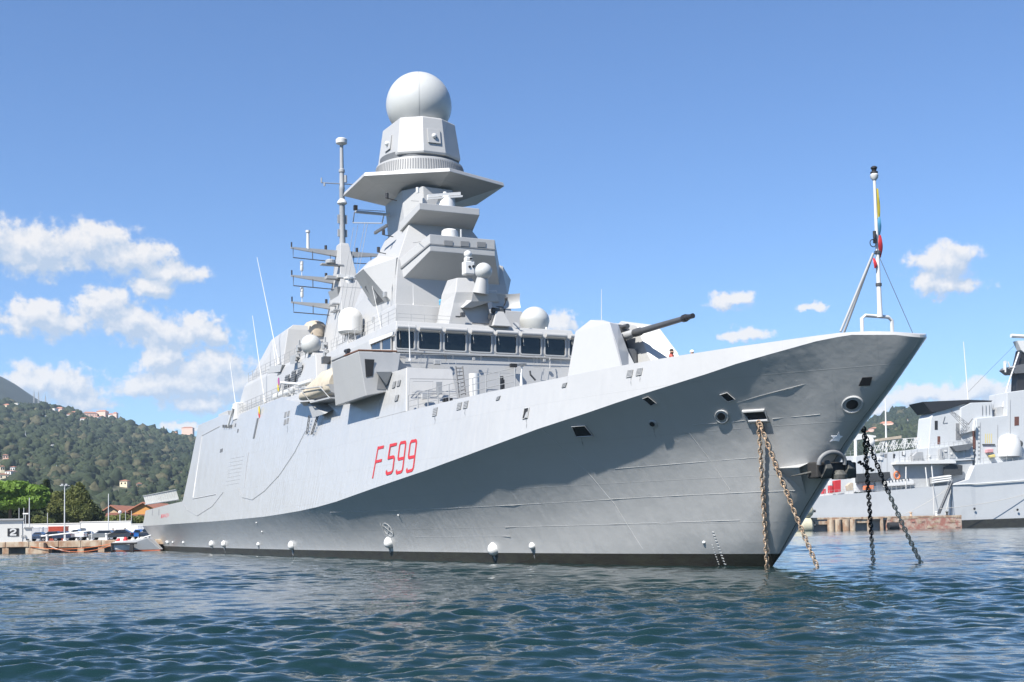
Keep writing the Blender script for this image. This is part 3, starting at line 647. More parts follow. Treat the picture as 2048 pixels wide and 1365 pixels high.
def plate(name, quad, mt, on=FL, off=.01, t=.025, parent=SHIP, frame=None, slats=0):
    pts = [on(x, y, off) for x, y in quad]; n = (pts[1] - pts[0]).cross(pts[3] - pts[0]).normalized()
    if n.dot(CS - pts[0]) < 0: n = -n
    m = MB(); m.slab(pts, n * t)
    o = m.build(name, mt, parent)
    if frame:
        f = MB(); c = sum(pts, Vector()) / 4; f.tube([p + (p - c).normalized() * frame * .6 + n * t for p in pts], frame, 6, closed=True); f.build('frame', GREY, o, smooth=True)
    if slats:
        f = MB()
        for i in range(slats):
            v0, v1 = (i + .15) / slats, (i + .6) / slats
            q = [pts[0].lerp(pts[3], v0), pts[1].lerp(pts[2], v0), pts[1].lerp(pts[2], v1), pts[0].lerp(pts[3], v1)]
            f.slab([p + n * t for p in q], n * .02)
        f.build('slats', GREY2, o)
    return o
def pq(x, y, w, h, sl=0.0, rise=0.0):           # small leaning quad round a centre
    return [(x - w / 2 - sl, y + h / 2 + rise), (x + w / 2 - sl, y + h / 2 - rise), (x + w / 2 + sl, y - h / 2 - rise), (x - w / 2 + sl, y - h / 2 + rise)]
# ventilation grilles on the flank
for x, y, w, h in ((1260, 748, 10, 13), (1279, 744.5, 10, 13), (1129.5, 771, 8, 9), (997, 797, 6.5, 8), (919, 813, 8, 15), (932, 810, 8, 15), (870.5, 824.5, 8, 17), (788.5, 770, 5.5, 13), (798, 767, 5.5, 12), (793.5, 796.5, 6, 12)):
    plate('vent_grille', pq(x, y, w, h, 1.4, .9), LOUVRE, frame=.02 if y < 760 and x > 1200 else None, slats=5)
for x, y in ((571, 830), (577, 828), (570, 845), (575.5, 842.5)): plate('vent_grille', pq(x, y, 3.4, 11, .9, .4), LOUVRE)
for x, y in ((471, 851), (476, 862), (441.5, 902), (444.5, 901)): plate('scuttle', pq(x, y, 2, 7, .6, .2), DKGREY)
o = plate('side_port', pq(1052.5, 827.5, 9, 19, 1.6, .9), HOLE, frame=.035)
plate('side_port_flap', [(1050.5, 837), (1055.5, 836), (1057, 824), (1054.5, 826)], GREY2, off=.05)
plate('dark_slot', pq(512, 857, 2.6, 40, 4.2, .4), DKGREY, t=.05)
# hangar-side door and panels, boarding ladder rungs, recess outlines
G = MB(); G.tube([FL(*p, .01) for p in [(386, 996), (404, 872), (440, 853)]], .05, 5); G.tube([FL(*p, .01) for p in [(386, 998), (432, 989)]], .06, 5); G.build('hangar_side_seam', GREY, SHIP)
for i in range(8):
    y = 915 + i * 7.6; G = MB(); G.tube([FL(460 - i * 1.3, y + 3, .005), FL(488 - i * 1.3, y - 2, .005)], .016, 5); G.build('ladder_rung', GREY, SHIP)
for c in ([(498, 905), (494, 930), (489, 975)], [(612, 862), (590, 905), (560, 950), (530, 982), (505, 1000), (485, 995), (477, 978)], [(447, 985), (425, 1013), (395, 1032), (375, 1020), (364, 1000)]):
    G = MB(); V = [Vector((*p, 0)) for p in c]; n_ = len(V)
    D = [V[i].lerp(V[i + 1], k / 4) for i in range(n_ - 1) for k in range(4)] + [V[-1]]
    G.tube([FL(p.x, p.y, .04) for p in D], .02, 5); G.build('hose_line', GREY2, SHIP, smooth=True)
# white scupper hoods on the lower hull
for x, y, w, h in ((336, 1085, 5, 6), (346, 1085, 3.5, 4), (333, 1084, 3, 4), (367, 1085.5, 4, 5), (424, 1088, 9, 11), (448.5, 1088, 9, 11), (517, 1089, 6, 7), (584, 1091, 12, 15), (779, 1085, 17, 19), (988, 1098, 19, 22), (1065, 1092, 11, 12), (1408, 1085, 5, 5), (797, 1031, 3, 4), (513, 1046, 2.5, 3), (524, 1064, 2.5, 3)):
    c = FR(x, y); n = flare_n(c); k = (c - CS).length / F_PX; W, Hh = w * k * 1.4, h * k * 1.25
    fwd = Vector((-1, 0, 0)); fwd = (fwd - n * fwd.dot(n)).normalized(); up = n.cross(fwd); up = up if up.z > 0 else -up
    m = MB(); R = []
    for f_, s_ in ((0, 1.0), (.5, .85), (.85, .5), (1.0, .12)):
        R.append([c + fwd * (W * .55 * s_ * cos(t)) + up * (Hh * .5 * (s_ * sin(t) - (.1 * f_))) + n * (W * .5 * f_) for t in np.linspace(0, 2 * pi, 14, endpoint=False)])
    m.loft(R); m.build('scupper_hood', WHITE, SHIP, smooth=True, angle=60)
# openings in the bow flare
def opening(name, quad, lip=.07, side=1):
    pts = [FR(x, y, .012) for x, y in quad]; c = sum(pts, Vector()) / 4; n = flare_n(c)
    m = MB(); m.slab(pts, n * .02); o = m.build(name, HOLE, SHIP)
    if lip:
        f = MB(); f.tube([p + (p - c).normalized() * lip * .5 + n * .03 for p in pts], lip, 8, closed=True); f.build('lip', GREY, o, smooth=True)
    return o
opening('mooring_port', [(1153, 873), (1186, 871), (1170, 851), (1145, 853)], .03)
opening('mooring_port', [(1302, 811), (1313, 806), (1297, 793), (1286, 797)], .015)
opening('mooring_port', [(1456, 803), (1470, 798), (1455, 785), (1441, 789)], .02)
opening('mooring_port', [(1717, 772), (1740, 771), (1745, 754), (1725, 755)], 0)
HAWSE = opening('hawse_port', [(1499, 841), (1536, 839), (1528, 821), (1489, 823)], .085)
def bolster(px, py, rx, ry, rot=0.0, depth=.12, lip=.04):
    c = FR(px, py); n = flare_n(c)
    pts = [FR(px + rx * cos(t) * cos(rot) - ry * sin(t) * sin(rot), py + rx * cos(t) * sin(rot) + ry * sin(t) * cos(rot), .03) for t in np.linspace(0, 2 * pi, 24, endpoint=False)]
    m = MB(); m.tube(pts, lip, 8, closed=True); o = m.build('fairlead', HULL, SHIP, smooth=True)
    k = MB(); cc = sum(pts, Vector()) / 24; k.loft([[cc + (p - cc) * .98 + n * .012 for p in pts], [cc + (p - cc) * .62 + n * .06 + Vector((0, 0, .04)) for p in pts]], cap=False); k.build('throat', GREY2, o, smooth=True)
    k = MB(); k.add([cc + (p - cc) * .62 + n * .07 + Vector((0, 0, .04)) for p in pts], [tuple(range(24))]); k.build('mouth', HOLE, o)
bolster(1444, 833, 13, 12, .5); bolster(1306, 848, 9, 7, .5, lip=.02); bolster(1705, 809, 20, 15, -.25, lip=.055)
# the star at the stem
G = MB(); sp = [(1672, 872), (1683, 863.5), (1674.5, 871.5)]
tips = [(1678, 863), (1685.5, 872), (1678, 882.5), (1659.5, 883), (1662, 871.3)]; inn = [(1680, 870.8), (1680, 877), (1669.7, 881.3), (1667, 876.4), (1674, 870.8)]
ring = []
for a_, b_ in zip(tips, inn): ring += [FR(*a_, .02), FR(*b_, .02)]
G.loft([ring, [p + flare_n(p) * .02 for p in ring]]); STAR = G.build('star_emblem', mat('star_white', (.82, .82, .86), .4), SHIP)

# ------------------------------------------------------------------ gun
m = MB()
def cheek(s):
    out = [(28.9, 9.3), (27.6, 13.9), (25.8, 14.35), (24.0, 13.8), (22.9, 12.0), (20.6, 9.3)]
    inner = [(a, s * .62, z) for a, z in out]
    outer = [(28.2, s * 2.25, 9.3), (27.45, s * 1.62, 13.85), (25.8, s * 1.5, 14.3), (23.3, s * 1.6, 13.75), (21.8, s * 1.95, 12.0), (20.3, s * 2.2, 9.3)]
    m.loft([inner, outer])
cheek(1); cheek(-1)
GUN = m.build('gun_turret', GUNW, SHIP, bevel=0.025)
m = MB(); m.loft([[(a, .6, z) for a, z in ((28.6, 9.35), (27.4, 14.05), (25.9, 14.22), (25.0, 12.2), (23.6, 11.2), (20.9, 9.35))], [(a, -.6, z) for a, z in ((28.6, 9.35), (27.4, 14.05), (25.9, 14.22), (25.0, 12.2), (23.6, 11.2), (20.9, 9.35))]]); m.build('turret_core', GUNW, GUN)
m = MB(); m.slab([(24.9, .58, 12.3), (24.9, -.58, 12.3), (25.7, -.58, 14.1), (25.7, .58, 14.1)], (-.06, 0, 0)); m.build('gun_port', HOLE, GUN)
g0, g1 = Vector((25.2, 0, 13.2)), P(1386, 632, b=0); d = (g1 - g0).normalized(); L = (g1 - g0).length
m = MB(); m.lathe(g0, [(.24, 0), (.24, 1.6), (.21, 1.65), (.21, 2.0)], 18, axis=d); m.build('cradle', GREY2, GUN, smooth=True)
m = MB(); m.lathe(g0, [(.235, 2.0), (.245, 2.6), (.19, 2.75), (.15, L - .95), (.15, L - .9)], 18, axis=d); BAR = m.build('barrel', STEEL, GUN, smooth=True)
m = MB(); m.lathe(g0, [(.21, L - .92), (.21, L - .7), (.16, L - .68), (.16, L - .45), (.13, L - .44), (.14, L), (.08, L)], 18, axis=d); m.build('muzzle', BLACK, BAR, smooth=True)
m = MB(); m.cyl((24.9, .05, 13.75), (23.9, .05, 13.72), .14, n=12); m.cyl((24.6, .3, 13.55), (24.6, -.4, 13.55), .16, n=12); m.build('camera_pod', STEEL, GUN, smooth=True)
m = MB(); m.box((23.9, -.5, 11.2), (24.7, .5, 12.4)); m.build('trunnion_box', DKGREY, GUN)
# ------------------------------------------------------------------ jackstaff with its frame, braces, lamp and bunting
m = MB(); q = [P(1737, 664, a=2.6), P(1737, 634, a=2.6), P(1801, 637, a=2.6), P(1801, 667, a=2.6)]
q0 = [Vector((2.9, .85, 9.5)), Vector((2.9, .85, 10.72)), Vector((2.9, .65, 10.86)), Vector((2.9, -.6, 10.86)), Vector((2.9, -.8, 10.72)), Vector((2.9, -.8, 9.5))]
m.tube(q0, .08, 10); m.build('staff_frame', WHITE, SHIP, smooth=True)
s0, s1 = Vector((2.75, -.02, 10.8)), P(1748.5, 352, b=0)
m = MB(); L = (s1 - s0).length; d = (s1 - s0).normalized(); m.lathe(s0, [(.12, 0), (.105, .5), (.085, 2.3), (.085, 2.35), (.06, L)], 12, axis=d); STAFF = m.build('jackstaff', WHITE, SHIP, smooth=True)
for z_ in (1.35, 2.75):
    m = MB(); m.lathe(s0 + d * z_, [(.13, 0), (.13, .12)], 12, axis=d); m.build('clamp', STEEL, STAFF)
brk = s0 + d * 2.8
for e in (P(1681, 664, b=1.6), Vector((5.2, .35, 9.6))):
    m = MB(); m.tube([brk + Vector((.15, .1, 0)), e], .055, 8); m.build('brace', GREY2, STAFF, smooth=True)
m = MB(); m.lathe(s1, [(.08, -.2), (.16, -.1), (.18, .03), (.12, .1)], 14); m.build('lamp_globe', WHITE, STAFF, smooth=True)
m = MB(); m.lathe(s1, [(.12, .09), (.16, .11), (.16, .17), (.09, .19), (.11, .29), (.14, .32), (.14, .37), (.07, .42)], 14); m.build('lamp', BLACK, STAFF, smooth=True)
m = MB(); m.tube([brk, P(1826, 668, b=-.6)], .012, 4); m.build('stay', STEEL, STAFF)
m = MB(); m.box((2.6, .12, 13.98), (2.72, .24, 14.18)); m.tube([(2.6, .35 + .16 * cos(t), 13.95 + .16 * sin(t)) for t in np.linspace(0, 2 * pi, 14)], .02, 5); m.cyl((2.65, .2, 14.2), (2.65, .2, 14.5), .07); m.build('side_lamp', BLACK, STAFF)
# furled jack: twisted cloth lashed to the staff
fl = empty('furled_flag', s2w((2.75, 0, 13.6)), SHIP_RZ, 'furled red, blue and yellow flag wound round the white bow staff', 'flag')
for nm, mt_, z0, z1, r0, ph in (('yellow_fold', YELLOW, 15.1, 16.4, .11, 0), ('blue_fold', BLUE, 14.3, 15.15, .10, 1.5), ('red_fold', RED, 13.4, 14.35, .11, 2.2), ('red_tail', RED, 12.9, 13.35, .08, -2.2)):
    m = MB(); R = []
    for i in range(9):
        t = i / 8; z = z0 + (z1 - z0) * t; r = r0 * (.35 + .65 * sin(pi * min(1, t * .85 + .12))); c = Vector((.05 * sin(3 * t + ph) - .03, -.12 if nm != 'red_tail' else .2, z - 13.6))
        R.append([c + Vector((r * .6 * cos(q_) * (1 + .25 * sin(3 * q_ + 4 * t)), r * sin(q_) * (1 + .25 * sin(3 * q_ + 4 * t)), 0)) for q_ in np.linspace(0, 2 * pi, 12, endpoint=False)])
    m.loft(R); m.build(nm, mt_, fl, smooth=True)
fl['label'] = 'furled red, blue and yellow flag wound round the white bow staff'
# ------------------------------------------------------------------ anchor in its pocket at the stem
AN = P(1664, 941, b=0)
m = MB()
sz = AN.z
R = []
for t in np.linspace(-.15, pi + .15, 16):
    R.append(Vector((ASTEM(sz + .6) - .2, .72 * cos(t), sz + .3 + .48 * sin(t))))
R = [p + Vector((-.25 * (p.z - sz) + .1, .42, 0)) for p in R]
m.tube(R, .1, 10); BOL = m.build('anchor_bolster', LOUVRE, SHIP, smooth=True)
m = MB(); e1, e2, e3, e4 = FR(1546, 937, .02), FR(1618, 936, .0) + Vector((-.25, .75, 0)), FR(1612, 992, .01), FR(1618, 926, .0)
m.add([e1, e2, e3, e4], [(0, 1, 2), (0, 3, 1)]); m.build('anchor_shelf', GREY, SHIP)
ANC = empty('anchor', s2w(AN), SHIP_RZ, 'black and grey stockless anchor hanging at the stem under its round bolster', 'anchor')
m = MB(); m.box((-.35, -1.12, -.36), (.35, 1.12, .36)); m.build('crown', CHAINB, ANC, bevel=.06)
for s in (.62, -.62):
    m = MB(); m.loft([[(-.36, s - .28, -.36), (-.36, s + .28, -.36), (-.2, s + .25, -.4), (-.2, s - .25, -.4)], [(-.62, s - .2, .05), (-.62, s + .2, .05), (-.4, s + .2, .1), (-.4, s - .2, .1)], [(-.5, s - .09, .42), (-.5, s + .12, .42), (-.38, s + .1, .44), (-.38, s - .1, .44)]]); m.build('fluke', ANCH, ANC, bevel=.03)
m = MB(); m.lathe((-.42, -.05, -.22), [(.33, -.2), (.36, 0), (.2, .2)], 12, axis=(0, 0, 1)); m.build('shackle', ANCH, ANC, smooth=True)
m = MB(); m.cyl((.1, 1.1, -.1), (.35, 2.0, -.25), .07, .02); m.build('lug', ANCH, ANC)
m = MB(); m.cyl((.2, 0, .2), (1.2, 0, 1.1), .16); m.build('shank', CHAINB, ANC)
# ------------------------------------------------------------------ anchor chains
def link_mesh(mb, c, d, side, L, w, r, mi):
    """one stud link lying along d, opening across side"""
    pts = []
    for t in np.linspace(0, 2 * pi, 12, endpoint=False):
        x, y = cos(t), sin(t); pts.append(c + d * (L * .5 * (abs(x) ** .8) * (1 if x > 0 else -1)) + side * (w * .5 * (abs(y) ** .8) * (1 if y > 0 else -1)))
    mb.tube(pts, r, 6, mi, closed=True); mb.cyl(c - side * w * .45, c + side * w * .45, r * .7, n=5, mi=mi)
def chain(a, b, sag, label, split=0.0, mats=(RUST, CHAINB), L=.315):
    a, b = Vector(a), Vector(b); o0 = s2w(a); m = MB(); pitch = L * .74
    n = int((b - a).length / pitch); pts = [a.lerp(b, i / n) + Vector((0, 0, -sag * 4 * (i / n) * (1 - i / n))) for i in range(n + 1)]
    rn = random.Random(len(label))
    view = (CS - a).normalized()
    for i in range(n):
        c = (pts[i] + pts[i + 1]) / 2; d = (pts[i + 1] - pts[i]).normalized(); s1_ = d.cross(view).normalized(); s2_ = d.cross(s1_).normalized()
        ang = (radians(22) if i % 2 == 0 else radians(112)) + rn.uniform(-.22, .22)
        link_mesh(m, c - a, d, s1_ * cos(ang) + s2_ * sin(ang), L, L * .62, L * .095, 1 if i / n < split else 0)
    o = m.build('anchor_chain', list(mats), None, smooth=True, fix=False)
    o.location = o0; o.rotation_euler = (0, 0, SHIP_RZ); tag(o, label, 'anchor chain', 'chains hanging from the bow into the water'); return o
h = FR(1522, 834, .12)
w0 = FR(1535.5, 1122, .14); w0.z = -.12
hp = FR(1521, 838, .2)
chain(hp, w0, 0, 'rusty tan chain hanging straight down the grey hull from the near hawse opening')
w1 = P(1637, 1139, z=-.1); chain(FR(1523, 842, .22), w1, .12, 'rusty tan chain slanting from the near hawse opening past the stem into the water')
ph_ = Vector((6.9, -2.5, 6.45))
chain(ph_, P(1747, 1129, z=-.1), 0, 'black chain hanging almost upright beyond the stem, rusty at its foot', .78, (RUSTLIT, CHAINB))
chain(ph_ + Vector((.05, .05, 0)), P(1844, 1130, z=-.1), .25, 'chain slanting farthest out from the bow, black above and pale tan below', .42, (RUSTLIT, CHAINB))
chain(ph_ + Vector((.2, .2, -1.6)), P(1746, 942, b=-4.2), 0, 'short loose end of black chain hanging between the two far chains', 1.0, L=.26)
# ------------------------------------------------------------------ bridge roof: fire-control tower, tracking dish, domes
ft = MB()
ft.loft([[P(893, 662, a=45.2), P(988, 662, a=45.2), Vector((48.6, -2.2, 17.0)), Vector((48.6, 2.4, 17.0))],
         [P(906, 606, a=45.5), P(975, 606, a=45.5), Vector((48.4, -1.7, 19.0)), Vector((48.4, 2.0, 19.0))],
         [P(911, 585, a=45.5), P(960, 585, a=45.5), Vector((48.3, -1.2, 19.8)), Vector((48.3, 1.9, 19.8))],
         [P(914, 556, a=46.0), P(944, 556, a=46.0), Vector((47.6, .4, 20.8)), Vector((47.6, 1.7, 20.8))]])
FT = ft.build('director_tower', GREY, SHIP, bevel=.05)
m = MB(); m.loft([[P(942, 604, a=44.6), P(999, 604, a=44.6), P(999, 604, a=46.5), P(942, 604, a=46.5)], [P(945, 586, a=44.5), P(992, 586, a=44.5), P(992, 586, a=46.5), P(945, 586, a=46.5)]])
m.loft([[P(925, 616, a=44.9), P(945, 616, a=44.9), Vector((46.5, .9, 18.6)), Vector((46.5, 1.5, 18.6))], [P(943, 602, a=44.6), P(985, 603, a=44.6), Vector((46.5, -.8, 19.2)), Vector((46.5, 1.0, 19.2))]])
m.build('director_platform', GREY, FT, bevel=.03)
m = MB(); pts = [P(947, 582, a=44.6), P(993, 582, a=44.6)]; m.tube([pts[0] + Vector((0, 0, -.1)), pts[0], pts[1], pts[1] + Vector((0, 0, -.1))], .04); m.build('guard_rail', WHITE, FT)
m = MB(); c = P(936, 536, a=46.0)
m.box(c + Vector((-.35, -.42, -.55)), c + Vector((.35, .38, .45))); m.box(c + Vector((-.25, -.3, .45)), c + Vector((.25, .25, .8))); HD = m.build('sensor_head', WHITE, FT, bevel=.08)
m = MB(); m.sphere(c + Vector((0, 0, 1.0)), .3, 16, 10); m.build('sensor_ball', WHITE, HD, smooth=True)
for dy, dz in ((.02, 0.0), (-.28, .05), (-.1, .62)):
    m = MB(); m.cyl(c + Vector((-.33, dy, dz)), c + Vector((-.4, dy, dz)), .1, n=12); m.build('lens', BLACK, HD)
c = P(967, 543, b=.2); c.x = c.x
m = MB(); m.sphere(c, .63, 40, 24, -.92); SB = m.build('dome', RADOME, SHIP, smooth=True)
m = MB(); m.cyl(c + Vector((.3, .15, -1.6)), c + Vector((.1, .05, -.5)), .6, .42, n=16); m.build('pedestal', GREY, SB, smooth=True)
# tracking radar dish on its mount
dc = P(1013, 601, a=44.3); m = MB(); W_, H_ = 1.05, .55
prof = [(-W_, -.12), (-W_ * .6, .16), (0, .28), (W_ * .6, .16), (W_, -.12)]
fwd = Vector((-.93, .2, .05)).normalized(); lat = fwd.cross(Vector((0, 0, 1))).normalized(); up = lat.cross(fwd)
rows = []
for v in np.linspace(-1, 1, 7):
    row = []
    for u_ in np.linspace(-1, 1, 13):
        row.append(dc + lat * (u_ * W_) + up * (v * H_) - fwd * (.34 * (1 - u_ * u_) + .16 * (1 - v * v)))
    rows.append(row)
back = [[p - fwd * .07 for p in r] for r in rows]
m.loft(rows, cap=False, closed=False); m.loft(back, cap=False, closed=False); m.loft([rows[0], back[0]], cap=False, closed=False); m.loft([rows[-1], back[-1]], cap=False, closed=False)
m.loft([[r[0] for r in rows], [r[0] for r in back]], cap=False, closed=False); m.loft([[r[-1] for r in rows], [r[-1] for r in back]], cap=False, closed=False)
DISH = m.build('tracking_radar', GREY, SHIP, smooth=True)
m = MB(); b0 = P(997, 660, a=44.9); b0.z = 16.95; m.loft([[b0 + Vector((x * .75, y * .75, 0)) for x, y in ((-1, -1), (1, -1), (1, 1), (-1, 1))], [b0 + Vector((x * .32, y * .32, 1.15)) for x, y in ((-1, -1), (1, -1), (1, 1), (-1, 1))]]); m.build('mount', GREY, DISH, bevel=.04)
m = MB(); m.cyl(b0 + Vector((0, -.5, 1.25)), b0 + Vector((0, .5, 1.25)), .22); m.box(b0 + Vector((-.25, -.35, 1.1)), b0 + Vector((.25, .35, 1.55))); m.build('trunnion', STEEL, DISH)
m = MB(); f0 = dc - up * .4 + lat * .2; m.tube([f0, f0 + fwd * .5 + up * .1, f0 + fwd * .75 + up * .32], .05); m.cyl(f0 + fwd * .7 + up * .25, f0 + fwd * .85 + up * .4, .11); m.build('feed_horn', STEEL, DISH)
m = MB(); g_ = b0 + Vector((-.2, .75, .35)); m.cyl(g_ + Vector((0, 0, -.35)), g_ + Vector((0, -.25, .5)), .16); m.box(g_ + Vector((-.12, -.5, .2)), g_ + Vector((.12, .1, .62))); m.build('weapon_mount', STEEL, SHIP)
m = MB(); g_ = P(919, 634, a=44.9); m.tube([g_ + Vector((0, .3, 0)), g_, g_ + Vector((0, -.3, .15)), g_ + Vector((0, -.35, .45))], .06); m.box(g_ + Vector((-.12, -.42, .0)), g_ + Vector((.12, -.1, .32))); m.build('search_light', STEEL, SHIP)
m = MB(); m.box(P(945, 647, a=44.8), P(985, 648.5, a=44.95)); m.build('antenna_bar', STEEL, SHIP)
m = MB(); g_ = P(1031, 652, a=44.8); m.lathe(g_, [(.05, -.1), (.2, .0), (.24, .12)], 14, axis=(-1, .3, .3)); m.build('flood_lamp', GREY2, SHIP, smooth=True)
c = Vector((46.3, -4.9, 17.75)); m = MB(); r_ = 1.15; m.lathe(c, [(.85, -.8), (1.0, -.45), (r_, .05)] + [(r_ * cos(t), .05 + r_ * sin(t)) for t in np.linspace(.15, pi / 2, 12)], 36); m.build('dome', RADOME, SHIP, smooth=True)
m = MB(); g_ = P(1093, 660, a=44.9); m.lathe(g_, [(.14, -.1), (.1, .05), (.08, .2)], 10); m.build('roof_light', WHITE, SHIP)
# starboard white dome on a bracket
c = P(701, 662, b=6.0); m = MB(); m.lathe(c, [(.8, -.28), (1.0, -.1), (1.0, .95)] + [(1.0 * cos(t), .95 + .95 * sin(t)) for t in np.linspace(.12, pi / 2, 10)], 36); SD = m.build('dome', WHITE, SHIP, smooth=True)
m = MB()
for x, y in ((-.4, -.3), (.4, -.3), (.4, .3), (-.4, .3)): m.tube([c + Vector((x, y, -.25)), c + Vector((x * 1.2, y * 1.2, -.95))], .05)
m.box(c + Vector((-.3, -.25, -.9)), c + Vector((.3, .25, -.3))); m.build('bracket', GREY2, SD)
m = MB(); m.loft([[c + Vector((x, y, -3.4)) for x, y in ((-2.8, 1.3), (2.0, 1.2), (2.0, -2), (-2.8, -2))], [c + Vector((x, y, -.95)) for x, y in ((-1.5, .7), (1.2, .7), (1.2, -2), (-1.5, -2))]]); m.build('dome_pedestal', GREY, SHIP, bevel=.04)
for x, y in ((729, 669), (740, 670), (754, 662)): 
    m = MB(); q = [P(px, py, b=5.35) for px, py in pq(x, y, 3.2, 10, .7, .4)]; m.slab(q, (0, .05, 0)); m.build('vent_grille', LOUVRE, SHIP)
# whip aerials
def whip(p0, p1, r=.05, name='whip_aerial', mt_=WHITE, base=True):
    m = MB(); p0, p1 = Vector(p0), Vector(p1); m.cyl(p0, p1, r, r * .45, n=7)
    if base: m.cyl(p0, p0.lerp(p1, .06), r * 2.2, r * 1.7, n=8)
    return m.build(name, mt_, SHIP, smooth=True)
whip(P(558, 729, b=6.2), P(514, 515, b=6.6), .05); whip(P(530, 806, b=7.4), P(505, 632, b=7.6), .055); whip(P(473, 822, b=7.5), P(459.5, 722, b=7.6), .05)
whip(P(552, 735, b=6.0), P(545, 680, b=6.0), .04); whip(P(827, 610, a=49.8), P(826, 569, a=49.8), .035); whip(P(763, 659, b=5.6), P(741, 558, b=5.6), .03)
whip(P(820, 722, a=43.4), P(818, 645, a=43.4), .05); whip(P(1203, 672, b=-7), P(1203, 579, b=-7), .035)
for x0, y0, x1, y1 in ((664, 706, 707, 455), (672, 702, 716, 450), (681, 700, 730, 445), (688, 700, 735, 448)):
    m = MB(); m.tube([P(x0, y0, b=4.6), P(x1, y1, b=3.6)], .022, 4); m.build('halyard', WHITE, SHIP)
# signal yard on the mast's flank, horn rack
m = MB(); m.cyl(P(712, 424, b=3.9), P(778, 430, a=57.5), .12, n=8); 
m.tube([P(709, 424, b=3.9), P(706, 446, b=3.9), P(764, 447, b=3.1), P(768, 430, b=3.0)], .05); m.tube([P(715, 420, b=3.9), P(770, 423, b=3.0)], .035); YD = m.build('signal_yard', GREY2, SHIP)
m = MB(); c = P(711, 421, b=3.9); m.box(c + Vector((-.15, -.15, .0)), c + Vector((.15, .15, .42))); m.build('lamp', BLACK, YD)
m = MB()
for i in range(3):
    q = P(757 + i * 8, 462 - i * 5, b=3.9); m.box(q + Vector((-.12, -.1, -.1)), q + Vector((.9, .1, .12)))
m.build('shelf_steps', DKGREY, SHIP, bevel=.02)
for x, y in ((774, 397), (767, 470), (757, 505)):
    m = MB(); c = P(x, y, b=4.0); m.cyl(c, c + Vector((0, 0, .42)), .13, n=10); m.tube([c, c + Vector((.2, -.9, -.05))], .035); m.build('navigation_light', BLACK, SHIP)
m = MB()
for x, y in ((882, 603), (888, 603)): c = P(x, y, a=50.2); m.sphere(c, .17, 12, 8); m.box(c + Vector((-.1, -.12, -.3)), c + Vector((.1, .12, 0)))
m.build('blue_lamp_pair', BLUE, SHIP)
# ------------------------------------------------------------------ aft mast with yards
m = MB()
def rg(a0, a1, h, z): return [(a0, h, z), (a0, -h, z), (a1, -h, z), (a1, h, z)]
m.loft([rg(71.5, 80.5, 2.7, 14.5), rg(75.0, 80.2, 1.45, 22.8), rg(77.2, 79.8, .85, 27.0), rg(78.4, 79.8, .45, 30.3), rg(78.5, 79.7, .4, 30.5)]); AM = m.build('aft_mast', GREY, SHIP, bevel=.03)
p0, p1 = Vector((79.1, 0, 30.4)), P(683, 290, b=0); d = (p1 - p0).normalized(); L = (p1 - p0).length
m = MB(); m.lathe(p0, [(.3, 0), (.26, L * .55), (.3, L * .56), (.26, L * .58), (.22, L * .72), (.3, L * .725), (.3, L * .75), (.2, L * .76), (.17, L)], 14, axis=d); POLE = m.build('pole', GREY2, AM, smooth=True)
m = MB(); m.lathe(p1, [(.15, -.1), (.3, .02), (.55, .12), (.58, .5), (.45, .62)], 20); m.build('pole_head', WHITE, POLE, smooth=True)
m = MB(); m.lathe(p0 + d * (L * .42), [(.3, -.2), (.5, -.05), (.45, .15), (.25, .4)], 18); m.build('pole_collar', WHITE, POLE, smooth=True)
for h in (.09, .22, .235):
    m = MB(); c = p0 + d * (L * (h + .03)); 
    for s in (1, -1): m.box(c + Vector((-.1, s * .38 - .1, -.35)), c + Vector((.1, s * .38 + .1, .35)))
    m.cyl(c + Vector((0, -.4, 0)), c + Vector((0, .4, 0)), .06); m.build('antenna_pair', GREY2, POLE)
m = MB(); c = p0 + d * (L * .61); a_ = P(643, 366, b=2.2); m.cyl(a_, c, .05); m.cyl(c, c - (a_ - c) * .6, .05); m.cyl(a_, a_ + Vector((0, 0, .5)), .07); m.cyl(a_ + Vector((0, -.3, 0)), a_ + Vector((0, -.3, -.3)), .09); m.cyl(c + Vector((-.3, -.3, .1)), c + Vector((-.3, -.3, .8)), .14); m.build('wind_vane_arm', GREY2, POLE)
